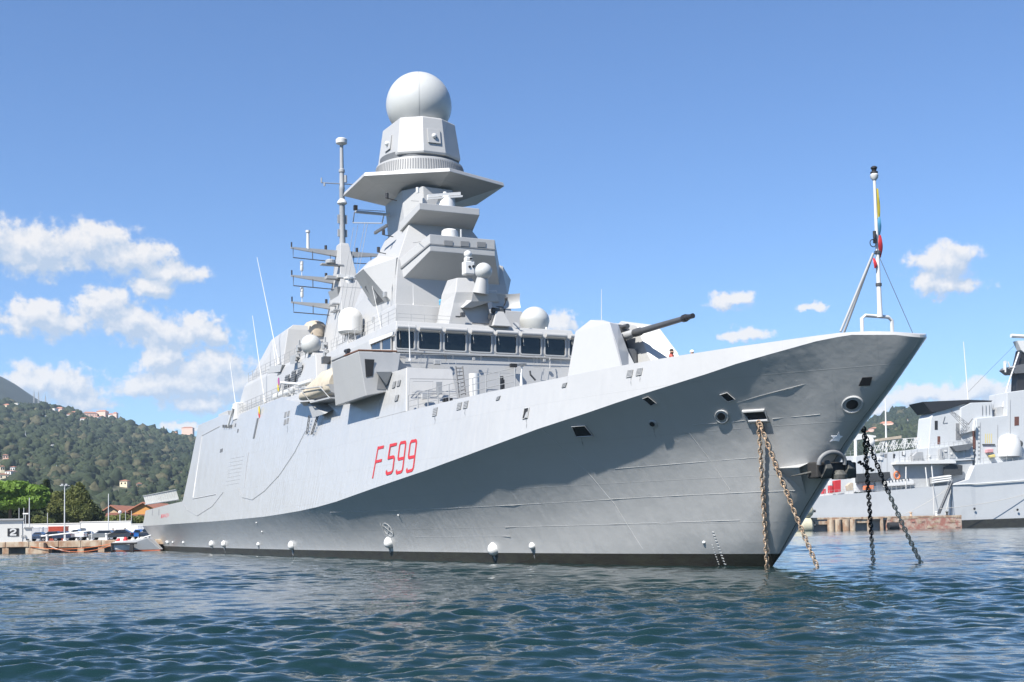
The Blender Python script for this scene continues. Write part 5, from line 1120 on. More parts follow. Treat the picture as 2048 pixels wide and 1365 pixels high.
two = [(.26, .72)] + [(.5 + .22 * cos(t), .70 + .18 * sin(t)) for t in np.linspace(pi * .95, -.35, 9)] + [(.62, .5), (.36, .34), (.28, .16), (.74, .16)]
pts = [(PX0 + w_ * u, -.075, PZ0 + h_ * v) for u, v in two]
for i in range(len(pts) - 1):
    a_, b_ = Vector(pts[i]), Vector(pts[i + 1]); d = (b_ - a_).normalized(); s = Vector((-d.z, 0, d.x)) * .11; e = d * .07
    m.slab([a_ - e - s, b_ + e - s, b_ + e + s, a_ - e + s], (0, -.02 - .001 * i, 0))
m.build('numeral', WHITE, SG)
m = MB(); q = W(52.5, 1080, 175.9); m.box((q.x - BLD.location.x - .22, -.08, q.z - QZ - .1), (q.x - BLD.location.x + .2, -.01, q.z - QZ + .1)); m.build('vent', HOLE, BLD)
for x in (41.3, 47.2): q = W(x, 1072.5, 175.9); m = MB(); m.box((q.x - BLD.location.x - .1, -.05, q.z - QZ - .15), (q.x - BLD.location.x + .1, .09, q.z - QZ + .15)); m.build('socket_box', TRIM, BLD)
# white perimeter wall in lengths, containers
def corr(mb, x0, x1, y, z0, z1, n, d=.08):
    step = (x1 - x0) / n
    for i in range(n): mb.box((x0 + step * (i + .12), y - d, z0), (x0 + step * (i + .66), y, z1))
def wall(px0, px1, top, label, Y, thick=.3, cat='wall', name='perimeter_wall', m_=WALLW, ribs=0, bottom=None):
    a_, b_ = W(px0, 1060, Y), W(px1, 1060, Y); z = W((px0 + px1) / 2, top, Y).z
    o = empty(name, (a_.x, Y, QZ), 0, label, cat)
    m = MB(); m.box((0, 0, 0), (b_.x - a_.x, thick, z - QZ)); w = m.build('body', m_, o)
    m = MB(); m.box((-.05, -.08, z - QZ + .002), (b_.x - a_.x + .05, thick + .08, z - QZ + .14)); m.build('coping', m_, o)
    if ribs: m = MB(); corr(m, .05, b_.x - a_.x - .05, -.002, .05, z - QZ - .05, ribs); m.build('ribs', m_, w)
    return o
wall(-120, 160, 1050.5, 'long white wall behind the parked cars, nearest the white number 2 building', 207)
wall(160.3, 262, 1044.5, 'taller white wall stretch behind the dark hatchback, with a long white eave', 208)
wall(262.3, 330, 1049, 'short white wall between the blue car and the frigate stern', 207.5)
wall(62, 80.5, 1056, 'white shipping container with grey panel lines left of the red one', 202, 2.4, 'container', 'shipping_container', CORRW, 9)
wall(80.8, 96.6, 1056, 'plain white shipping container touching the red one', 202, 2.4, 'container', 'shipping_container', CORRW, 7)
wall(97, 126.5, 1055, 'bright red corrugated shipping container behind the dark cars', 201.5, 2.4, 'container', 'shipping_container', CORRR, 13)
wall(275, 298, 1052, 'pale grey ribbed container behind the blue car', 203, 2.4, 'container', 'shipping_container', CORRW, 8)
# ------------------------------------------------------------------ parked cars
def car_paint(n, c): return mat(n, c, .22, coat=.7, var=.0)
TYRE = mat('tyre', (.012, .012, .013), .85); RIM = mat('rim', (.55, .56, .58), .35, metal=.7); CGL = mat('car_glass', (.01, .013, .016), .05); LENS = mat('lamp_lens', (.8, .8, .78), .2); TAIL = mat('tail_lens', (.4, .02, .02), .3)
def make_car(px0, px1, paint, kind, label, Y=187.0, rz=0.0, flip=False):
    a_, b_ = W(px0, 1078, Y), W(px1, 1078, Y); L = b_.x - a_.x; c = (a_ + b_) / 2
    o = empty('parked_car', (c.x, Y, QZ), rz + (pi if flip else 0), label, 'car', 'cars parked on the left quay')
    k = L / 4.3
    prof = {'hatch': [(-2.1, .35), (-2.12, .75), (-1.95, .98), (-1.2, 1.06), (-.55, 1.48), (.9, 1.52), (1.75, 1.12), (2.05, 1.0), (2.1, .4)],
            'estate': [(-2.12, .35), (-2.14, .72), (-1.9, .92), (-1.05, 1.02), (-.35, 1.43), (1.55, 1.47), (2.0, 1.05), (2.1, .9), (2.1, .38)],
            'saloon': [(-2.12, .35), (-2.14, .7), (-1.9, .88), (-1.0, .98), (-.35, 1.38), (.8, 1.4), (1.5, 1.02), (2.08, .98), (2.1, .38)],
            'suv': [(-2.1, .42), (-2.12, .9), (-1.95, 1.1), (-1.15, 1.18), (-.6, 1.68), (1.6, 1.7), (2.0, 1.2), (2.08, 1.05), (2.08, .45)],
            'pickup': [(-2.12, .45), (-2.14, .95), (-1.95, 1.1), (-1.1, 1.16), (-.6, 1.68), (.5, 1.7), (.75, 1.2), (2.08, 1.18), (2.1, .5)]}[kind]
    m = MB(); R = []
    for y, ins in ((-.78, .0), (-.86, .0), (.86, .0), (.78, .0)):
        e = .06 if abs(y) < .8 else 0
        R.append([(x * k * (1 - e * .15), y * (1 if z < 1.05 else .84), z - (e * .3 if z > 1.2 else 0)) for x, z in prof])
    R = [[(x * k, y * (1 if z < 1.1 else .86), z) for x, z in prof] for y in (-.86, .86)]
    m.loft(R); body = m.build('body', paint, o, bevel=.07)
    top = [p for p in prof if p[1] > 1.25]; zb = 1.05 if kind not in ('suv', 'pickup') else 1.2; zt_ = max(p[1] for p in prof) - .1
    xa_, xb_ = min(p[0] for p in top), max(p[0] for p in top)
    for s in (-1, 1):
        m = MB(); q = [((xa_ - .35) * k, zb), ((xb_ + .38) * k, zb), ((xb_ - .02) * k, zt_), ((xa_ + .1) * k, zt_)]
        m.slab([(x, s * (.865 if z < 1.12 else .80), z) for x, z in [(q[0][0], q[0][1]), q[1]]] + [(q[2][0], s * .75, q[2][1]), (q[3][0], s * .75, q[3][1])], (0, s * .03, 0)); w = m.build('side_window', CGL, o)
    m = MB(); m.slab([((xa_ - .5) * k, -.68, zb + .02), ((xa_ - .5) * k, .68, zb + .02), ((xa_ + .0) * k, .6, zt_ + .02), ((xa_ + .0) * k, -.6, zt_ + .02)], (-.05, 0, .05)); m.build('windscreen', CGL, o)
    for x in (-1.32, 1.3):
        for s in (-1, 1):
            m = MB(); m.lathe((x * k, s * .68, .32), [(.2, -.1), (.31, -.1), (.325, -.05), (.325, .1), (.29, .13), (.2, .13)], 20, axis=(0, s, 0)); wh = m.build('wheel', TYRE, o, smooth=True)
            m = MB(); m.lathe((x * k, s * .68, .32), [(.21, .05), (.2, .14), (.07, .12), (.02, .15)], 14, axis=(0, s, 0)); m.build('rim', RIM, wh, smooth=True)
    for s in (-1, 1):
        m = MB(); m.box((-2.14 * k, s * .62 - .16, .66), (-2.02 * k, s * .62 + .16, .84)); m.build('headlight', LENS, o, bevel=.03)
        m = MB(); m.box((2.03 * k, s * .68 - .12, .75), (2.115 * k, s * .68 + .12, .98)); m.build('tail_light', TAIL, o, bevel=.02)
    return o
cp = {'blue': car_paint('blue_car_paint', (.03, .06, .12)), 'black': car_paint('black_car_paint', (.012, .012, .014)), 'navy': car_paint('navy_car_paint', (.02, .03, .06)), 'silver': car_paint('silver_car_paint', (.5, .51, .53)),
      'bright': car_paint('bright_blue_car_paint', (.02, .10, .32)), 'grey': car_paint('grey_car_paint', (.12, .13, .14))}
make_car(57, 97, cp['blue'], 'saloon', 'dark blue saloon half hidden by the white number 2 building', 191)
make_car(83, 122, cp['black'], 'estate', 'low black estate car in front of the red container', 190)
make_car(108, 146, cp['navy'], 'saloon', 'dark saloon at the foot of the tallest floodlight pole', 187)
make_car(137, 172, cp['silver'], 'pickup', 'silver grey pickup, the only pale vehicle among the dark cars', 189)
make_car(154, 192, cp['black'], 'saloon', 'black saloon right of the silver pickup', 192)
make_car(180, 229, cp['grey'], 'estate', 'dark grey estate car with a pale bonnet, left of the black hatchback', 187.5)
make_car(217, 265, cp['black'], 'hatch', 'black hatchback with white hub caps standing nearest the quay edge', 185)
make_car(263, 290, cp['bright'], 'hatch', 'bright blue hatchback near the frigate stern', 190)
make_car(280, 312, cp['black'], 'suv', 'black off-roader partly hidden behind the frigate stern', 189)
pz = QZ
person((W(226, 1070, 193.5).x, 193.5, pz), .3, 'person in dark clothes standing behind the grey estate car', mat('dark_jacket', (.015, .015, .02), .8), CAP)
person((W(250, 1070, 189.5).x, 189.5, pz), -.4, 'person in dark clothes standing behind the black hatchback roof', mat('black_jacket', (.012, .012, .014), .8), CAP)
# ------------------------------------------------------------------ poles
POLEM = mat('galvanised_pole', (.55, .56, .56), .5, var=.1)
def pole(px, ytop, ybase, Y, r, label, head=None, name='lamp_pole'):
    t, b_ = W(px, ytop, Y), W(px, ybase, Y); o = empty(name, (b_.x, Y, QZ), 0, label, 'pole'); h = t.z - QZ
    m = MB(); m.cyl((0, 0, 0), (0, 0, h), r, r * .6, n=10); m.cyl((0, 0, 0), (0, 0, .3), r * 2, n=10); m.build('shaft', POLEM, o, smooth=True)
    if head == 'flood':
        for s in (-1, 1): m = MB(); m.box((s * .3 - .17, -.25, h - .1), (s * .3 + .17, -.05, h + .2)); m.build('floodlight', GREY2, o, bevel=.03)
        m = MB(); m.box((-.7, -.05, h - .1), (.7, .05, h)); m.build('crossbar', POLEM, o)
    elif head == 'globe': m = MB(); m.sphere((0, 0, h + .1), .3, 14, 10); m.build('globe', WHITE, o, smooth=True)
    elif head == 'lamp': m = MB(); m.box((-.4, -.15, h - .1), (.5, .15, h + .1)); m.build('lamp_head', WHITE, o, bevel=.04)
pole(129, 971, 1080, 184, .10, 'tallest white pole with twin floodlights, among the parked cars', 'flood')
pole(217, 988, 1080, 188, .09, 'tall bare white pole between the trees and the frigate stern')
pole(58.5, 996, 1060, 200, .1, 'tall thin pole before the dark umbrella pine', None)
pole(47.5, 1016, 1056, 198, .07, 'slim pole rising behind the white building annex')
pole(51, 1028, 1056, 197, .07, 'short lamp post with a white head behind the annex', 'lamp')
pole(38, 1016, 1045, 199, .06, 'thin brownish pole above the number 2 building roof')
pole(95, 1026, 1056, 205, .06, 'thin dark pole above the white container')
pole(240, 1026, 1056, 209, .08, 'lamp post with a white globe in front of the brown sheds', 'globe')
pole(251, 1022, 1056, 214, .06, 'thin pole to the right of the globe lamp post')
pole(263, 1022, 1056, 210, .06, 'rightmost thin pole, just left of the frigate stern')
# white boom lying along the cars
BM = empty('white_boom', (W(64, 1076, 181).x, 181, QZ), 0, 'long white tubular boom slanting up past the parked cars', 'boom')
m = MB(); p0, p1 = W(64, 1075.5, 181) - BM.location, W(203, 1059.5, 181) - BM.location; m.cyl(p0, p1, .13, .07, n=12); m.build('tube', WHITE, BM, smooth=True)
for t in (.12, .48, .86): 
    q = p0.lerp(p1, t); m = MB(); m.cyl((q.x, q.y, 0), q, .05); m.box((q.x - .2, q.y - .2, 0), (q.x + .2, q.y + .2, .1)); m.build('prop', WHITE, BM)
# bollards / small quay furniture
for i, (px, lab) in enumerate(((94, 'white mooring bollard on the quay edge below the boom'), (213, 'white mooring post below the bare pole'))):
    q = W(px, 1084, yq + .6); o = empty('bollard', (q.x, yq + .6, QZ), 0, lab, 'bollard'); m = MB(); m.lathe((0, 0, 0), [(.2, 0), (.16, .1), (.15, .75), (.24, .82), (.2, .95)], 14); m.build('post', WHITE, o, smooth=True)
# ------------------------------------------------------------------ grey work barge at the frigate's stern
GB = empty('work_barge', (W(275, 1100, 171).x, 169.2, 0), 0, 'low grey barge with black rubber fendering and orange boot line moored at the frigate stern', 'barge')
gx = lambda px: W(px, 1095, 169.2).x - GB.location.x
BOOTO = mat('orange_boot_line', (.45, .13, .06), .6, var=.3)
L0, L1, L2 = gx(233), gx(300), gx(323)
m = MB(); m.loft([[(L0, -1.6, -.4), (L2 - .2, -.6, -.4), (L2 - .2, 1.0, -.4), (L0, 1.6, -.4)], [(L0, -1.7, .18), (L2, -.5, .18), (L2, .9, .18), (L0, 1.7, .18)]]); m.build('boot_line', BOOTO, GB)
m = MB(); m.loft([[(L0, -1.7, .181), (L2, -.5, .181), (L2, .9, .181), (L0, 1.7, .181)], [(L0, -1.8, 1.25), (gx(262), -1.8, 1.25), (L1, -1.3, 1.6), (L1, 1.5, 1.6), (L0, 1.8, 1.25)][:4] if False else [(L0, -1.8, 1.25), (L1, -1.4, 1.75), (L1, 1.4, 1.75), (L0, 1.8, 1.25)]]); m.build('hull', CORRW, GB, bevel=.04)
m = MB(); m.box((gx(231), -2.05, .98), (gx(282), -1.72, 1.2)); m.box((gx(268), -2.0, .05), (gx(276), -1.7, 1.1)); m.box((gx(231), -2.0, .1), (gx(235), -1.65, 1.1)); m.build('rubber_fender', RUBBER, GB, bevel=.05)
m = MB(); m.cyl((gx(236), -1.2, 1.28), (gx(275), -1.2, 1.42), .09); m.cyl((gx(277), -.9, 1.6), (gx(306), -.9, 2.1), .08); m.build('deck_tube', WHITE, GB, smooth=True)
for px, c_, h_ in ((239, RED, .45), (253, RED, .6), (246, WHITE, .4), (268, ROPE, .5), (286, WHITE, .55)):
    q = gx(px); m = MB(); m.lathe((q, -.4, 1.3), [(.28, 0), (.3, h_ * .5), (.2, h_), (.05, h_ + .05)], 12); m.build('deck_float', c_, GB, smooth=True)
# orange and white mooring lines
def rope(pts, r, mt_, label, sag=0.4, name='mooring_line'):
    o0 = Vector(pts[0]); m = MB(); out = []
    for a_, b_ in zip(pts[:-1], pts[1:]):
        a_, b_ = Vector(a_), Vector(b_)
        out += [a_.lerp(b_, t) - o0 + Vector((0, 0, -sag * 4 * t * (1 - t))) for t in np.linspace(0, 1, 14)]
    m.tube(out, r, 6); o = m.build(name, mt_, None, smooth=True); o.location = o0; tag(o, label, 'rope', 'mooring lines'); return o
rope([W(62, 1094, 169.3), W(232, 1086, 168.5)], .045, ORANGE, 'sagging orange line, uppermost along the left quay face', .55)
rope([W(103, 1097, 169.3), W(231, 1088, 168.2)], .04, ORANGE, 'second orange line hanging lower, touching the water by the quay', .75)
rope([W(100, 1093, 169.6), W(140, 1104, 169)], .06, ROPE, 'pale line dropping steeply from the quay step to the water', .1)
# ------------------------------------------------------------------ trees behind the quay
def leaf_cloud(mb_v, mb_f, centres, n, size, rng, flat=1.0, inner=.55):
    """n leaf clumps spread through ellipsoid lobes (x, y, z, rx, ry, rz)"""
    C = np.array(centres); vol = C[:, 3] * C[:, 4] * C[:, 5]; pick = rng.choice(len(C), n, p=vol / vol.sum())
    d = rng.normal(size=(n, 3)); d /= np.linalg.norm(d, axis=1)[:, None]; r = inner + (1 - inner) * rng.random(n) ** .6
    p = C[pick, :3] + d * C[pick, 3:6] * r[:, None]
    nrm = d * .8 + rng.normal(size=(n, 3)) * .6 + np.array([0, 0, .35]); nrm /= np.linalg.norm(nrm, axis=1)[:, None]
    t = np.cross(nrm, rng.normal(size=(n, 3))); t /= np.linalg.norm(t, axis=1)[:, None]; b_ = np.cross(nrm, t)
    s = size * rng.uniform(.6, 1.3, n)[:, None]
    q = np.stack([p - t * s - b_ * s * .5, p + t * s * .2 - b_ * s * .7, p + t * s + b_ * s * .4, p - t * s * .3 + b_ * s * .7], 1).reshape(-1, 3)
    o = len(mb_v); mb_v.extend(map(tuple, q)); mb_f.extend([(o + 4 * i, o + 4 * i + 1, o + 4 * i + 2, o + 4 * i + 3) for i in range(n)])
def foliage(name, c1, c2):
    m_ = mat(name, c1, .65, col2=c2, vscale=.45, spec=.25); t = m_.node_tree; b_ = t.nodes['Principled BSDF']
    tr = t.nodes.new('ShaderNodeBsdfTranslucent'); mxs = t.nodes.new('ShaderNodeMixShader'); mxs.inputs[0].default_value = .3; outn = t.nodes['Material Output']
    src = b_.inputs['Base Color'].links[0].from_socket; t.links.new(src, tr.inputs['Color']); t.links.new(b_.outputs[0], mxs.inputs[1]); t.links.new(tr.outputs[0], mxs.inputs[2]); t.links.new(mxs.outputs[0], outn.inputs['Surface'])
    return m_
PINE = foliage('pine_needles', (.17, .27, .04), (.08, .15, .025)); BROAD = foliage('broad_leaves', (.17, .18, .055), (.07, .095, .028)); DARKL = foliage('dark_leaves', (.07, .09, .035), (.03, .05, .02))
BARK = mat('bark', (.10, .07, .05), .9, var=.3, bump=.5)
def tree(px, ybase, Y, lobes, n, size, leaf, label, trunks=((0, 0, .35, .5),), name='leafy_tree', seed=1, group='trees behind the left quay'):
    """lobes given as (px, py, half-width px, half-height px, depth offset m)"""
    rng = np.random.default_rng(seed); k = Y / F_PX; base = W(px, ybase, Y); o = empty(name, (base.x, Y, QZ), 0, label, 'tree', group)
    cs = []
    for lx, ly, rx, ry, dz in lobes: c = W(lx, ly, Y) - Vector(o.location); cs.append((c.x, c.y + dz, c.z, rx * k, min(rx * k * .9, 5), ry * k))
    v, f = [], []; leaf_cloud(v, f, cs, n, size, rng); m = MB(); m.v, m.f, m.m = v, f, [0] * len(f); m.build('crown', leaf, o, fix=False)
    m = MB(); top = min(c[2] for c in cs) + 1.0
    for tx, ty, r, sp in trunks:
        m.cyl((tx, ty, 0), (tx * 1.2, ty, max(2.0, top)), r, r * .6, n=8)
        for c in cs[:10]: m.tube([(tx * 1.2, ty, max(1.5, top * .75)), Vector((tx * 1.2, ty, top)).lerp(Vector(c[:3]), .5) + Vector((0, 0, .3)), c[:3]], r * .28, 5)
    m.build('trunk', BARK, o, smooth=True)
tree(20, 1050, 232, [(-60, 985, 50, 18, 0), (-15, 982, 45, 16, -1), (25, 978, 42, 15, 0), (55, 986, 36, 15, 1), (78, 998, 20, 13, 0), (10, 995, 50, 14, 1), (-40, 1000, 50, 15, 0), (60, 1003, 28, 12, -1), (35, 970, 22, 7, 0), (5, 970, 20, 7, 1), (70, 980, 24, 10, 0), (88, 988, 12, 9, 0), (40, 992, 40, 12, 1), (10, 1008, 45, 10, 0), (70, 1008, 22, 9, 0)], 24000, .42, PINE,
     'broad umbrella pine with a bright green domed crown', trunks=((0, 0, .4, .5), (-3.5, 1, .35, .5), (3.0, -.5, .3, .4)), name='umbrella_pine', seed=2)
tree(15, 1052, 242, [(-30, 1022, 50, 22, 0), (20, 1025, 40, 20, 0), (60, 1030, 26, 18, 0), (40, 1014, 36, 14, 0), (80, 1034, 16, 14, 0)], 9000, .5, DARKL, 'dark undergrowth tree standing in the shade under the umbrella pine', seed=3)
tree(92, 1048, 245, [(92, 985, 9, 20, 0), (86, 1000, 9, 18, 0), (98, 1000, 9, 22, 0), (93, 966, 5, 8, 0), (92, 1025, 14, 20, 0)], 5200, .42, DARKL, 'slender dark pointed tree just right of the umbrella pine', seed=4)
tree(118, 1048, 240, [(115, 1000, 12, 16, 0), (122, 1018, 16, 20, 0), (108, 1022, 12, 16, 0), (128, 992, 8, 10, 0), (116, 1036, 18, 12, 0)], 5200, .42, BROAD, 'olive green tree behind the tallest floodlight pole', seed=5)
tree(145, 1048, 238, [(143, 992, 9, 14, 0), (150, 1008, 13, 18, 0), (140, 1022, 12, 18, 0), (152, 1032, 16, 14, 0), (146, 980, 5, 8, 0)], 5000, .42, BROAD, 'yellowish poplar between the olive tree and the tallest poplar', seed=6)
tree(165, 1048, 236, [(160, 985, 10, 16, 0), (168, 998, 11, 17, 0), (160, 1012, 14, 18, 0), (172, 1022, 14, 18, 0), (158, 972, 5, 7, 0), (176, 1010, 8, 12, 0)], 6000, .42, BROAD, 'tallest yellowish green poplar left of the bare pole', seed=7)
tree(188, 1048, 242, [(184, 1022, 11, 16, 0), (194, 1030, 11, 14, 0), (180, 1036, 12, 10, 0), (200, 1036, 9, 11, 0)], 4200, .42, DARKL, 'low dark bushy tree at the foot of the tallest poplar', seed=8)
tree(82, 1052, 222, [(76, 1040, 11, 8, 0), (90, 1043, 10, 7, 0), (100, 1045, 9, 6, 0)], 2400, .34, BROAD, 'low scrubby tree above the white containers', seed=9)
tree(240, 1050, 222, [(225, 1040, 14, 8, 0), (245, 1038, 12, 9, 0), (262, 1041, 14, 8, 0), (282, 1041, 14, 8, 0)], 4200, .36, BROAD, 'long low hedge-like tree in front of the brown sheds', seed=10)
tree(262, 1052, 212, [(262, 1047, 9, 5, 0), (255, 1048, 6, 4, 0)], 1500, .28, DARKL, 'small dark round bush rising over the white wall', seed=11)
# ------------------------------------------------------------------ sheds with gabled roofs
TILE = mat('terracotta_roof', (.36, .15, .09), .85, var=.3, vscale=.6); ORNG = mat('orange_render', (.52, .25, .07), .85, var=.1); OCHRE = mat('ochre_render', (.50, .36, .22), .85, var=.15); BROWN = mat('brown_sheeting', (.24, .10, .07), .8, var=.15)
def shed(px0, px1, peak, eave, Y, label, face, name='gabled_shed'):
    a_, b_ = W(px0, 1060, Y), W(px1, 1060, Y); ze = W((px0 + px1) / 2, eave, Y).z - QZ; zp = W((px0 + px1) / 2, peak, Y).z - QZ; w = b_.x - a_.x
    o = empty(name, ((a_.x + b_.x) / 2, Y, QZ), 0, label, 'shed')
    m = MB(); m.loft([[(-w / 2, 0, 0), (w / 2, 0, 0), (w / 2, 0, ze), (0, 0, zp), (-w / 2, 0, ze)], [(-w / 2, 18, 0), (w / 2, 18, 0), (w / 2, 18, ze), (0, 18, zp), (-w / 2, 18, ze)]]); m.build('wall', face, o)
    for s in (-1, 1):
        m = MB(); m.loft([[(s * (w / 2 + .5), -.6, ze - .2), (0, -.6, zp + .04), (0, -.6, zp + .3), (s * (w / 2 + .5), -.6, ze + .06)], [(s * (w / 2 + .5), 18.5, ze - .2), (0, 18.5, zp + .04), (0, 18.5, zp + .3), (s * (w / 2 + .5), 18.5, ze + .06)]]); m.build('roof', TILE, o)
    m = MB(); m.box((-w / 2 + .3, -.12, 0), (w / 2 - .3, -.01, ze)); m.build('lower_front', BROWN, o)
shed(203, 243, 1013, 1026, 262, 'gabled shed with a dull ochre gable, left of the two', OCHRE)
shed(244, 330, 1007, 1029, 266, 'larger gabled shed with a bright orange gable beside the frigate stern', ORNG)
# ================================================================== wooded hills round the bay
def px_az(px): d = ray(px, 1050); return math.atan2(d.x, d.y)
RIDGE = [(-2600, 1060), (-1500, 960), (-900, 850), (-500, 790), (-200, 792), (0, 802), (60, 810), (100, 812), (165, 824), (230, 841), (300, 858), (345, 866), (385, 874), (440, 890), (560, 930), (800, 965), (1100, 970), (1400, 950), (1560, 915), (1690, 876), (1750, 839), (1790, 824), (1830, 817), (1900, 818), (1960, 828), (2048, 836), (2300, 850), (2900, 900), (3800, 1000), (5000, 1035)]
AZ = np.array([px_az(p) for p, _ in RIDGE]); TE = []
for p, y in RIDGE: d = ray(p, y); TE.append(d.z / sqrt(d.x * d.x + d.y * d.y))
TE = np.array(TE); R0_, R1_ = 620.0, 2000.0
def fbm(x, y, seed, octs=5):
    rng = np.random.default_rng(seed); out = np.zeros_like(x); k = 1.0; a = 1.0
    for o_ in range(octs):
        for _ in range(4):
            th = rng.uniform(0, 2 * pi); ph = rng.uniform(0, 2 * pi); out += a * np.sin(k * (x * cos(th) + y * sin(th)) + ph + np.sin(k * .7 * (x * sin(th) - y * cos(th)) + ph))
        k *= 1.9; a *= .52
    return out / 4
def terrain(az, r):
    az = np.asarray(az, float); r = np.asarray(r, float)
    H = 2.05 + np.interp(az, AZ, TE) * R1_ - 7.0
    t = np.clip((r - R0_) / (R1_ - R0_), 0, 1.25); s = np.where(t < 1, t ** 1.12, 1 - 2.2 * (t - 1) ** 1.2)
    x, y = r * np.sin(az), r * np.cos(az)
    return 1.0 + H * s + fbm(x / 190, y / 190, 5) * 9 * np.clip(t * 3, 0, 1) * np.clip(1.05 - t, 0, 1) * 1.2
def hill_mesh(name, az0, az1, na, r0, r1, nr, fn, mt_):
    a = np.linspace(az0, az1, na); r = np.linspace(r0, r1, nr); A, R = np.meshgrid(a, r)
    Zt = fn(A, R); V = np.stack([R * np.sin(A), R * np.cos(A), Zt], -1).reshape(-1, 3); idx = np.arange(na * nr).reshape(nr, na)
    q = np.stack([idx[:-1, :-1], idx[:-1, 1:], idx[1:, 1:], idx[1:, :-1]], -1).reshape(-1, 4)
    me = bpy.data.meshes.new(name); me.from_pydata(V.tolist(), [], q.tolist()); me.shade_smooth(); me.materials.append(mt_)
    o = bpy.data.objects.new(name, me); COL.objects.link(o); tag(o, kind='structure'); return o
GROUND = mat('hill_scrub', (.085, .080, .045), .95, col2=(.04, .05, .024), vscale=.05)
hill_mesh('hillside', px_az(-2600), px_az(5000), 420, 560, 2320, 90, terrain, GROUND)
PK = [(-2600, 1060), (-1700, 900), (-900, 700), (-500, 665), (-300, 685), (0, 762), (30, 778), (64, 800), (120, 835), (200, 880), (300, 920)]
PA = np.array([px_az(p) for p, _ in PK]); PT = np.array([ray(*p).z / sqrt(ray(*p).x ** 2 + ray(*p).y ** 2) for p in PK])
FARG = mat('far_forest', (.026, .034, .020), .95, col2=(.012, .018, .011), vscale=.03, bump=1.0, bscale=.08)
hill_mesh('far_mountain', px_az(-2600), px_az(300), 220, 2300, 4300, 60, lambda A, R: np.interp(A, PA, PT) * 3400 * np.clip(1 - ((R - 3400) / 1150) ** 2, -.2, 1) + fbm(R * np.sin(A) / 60, R * np.cos(A) / 60, 8, 4) * 3, FARG)
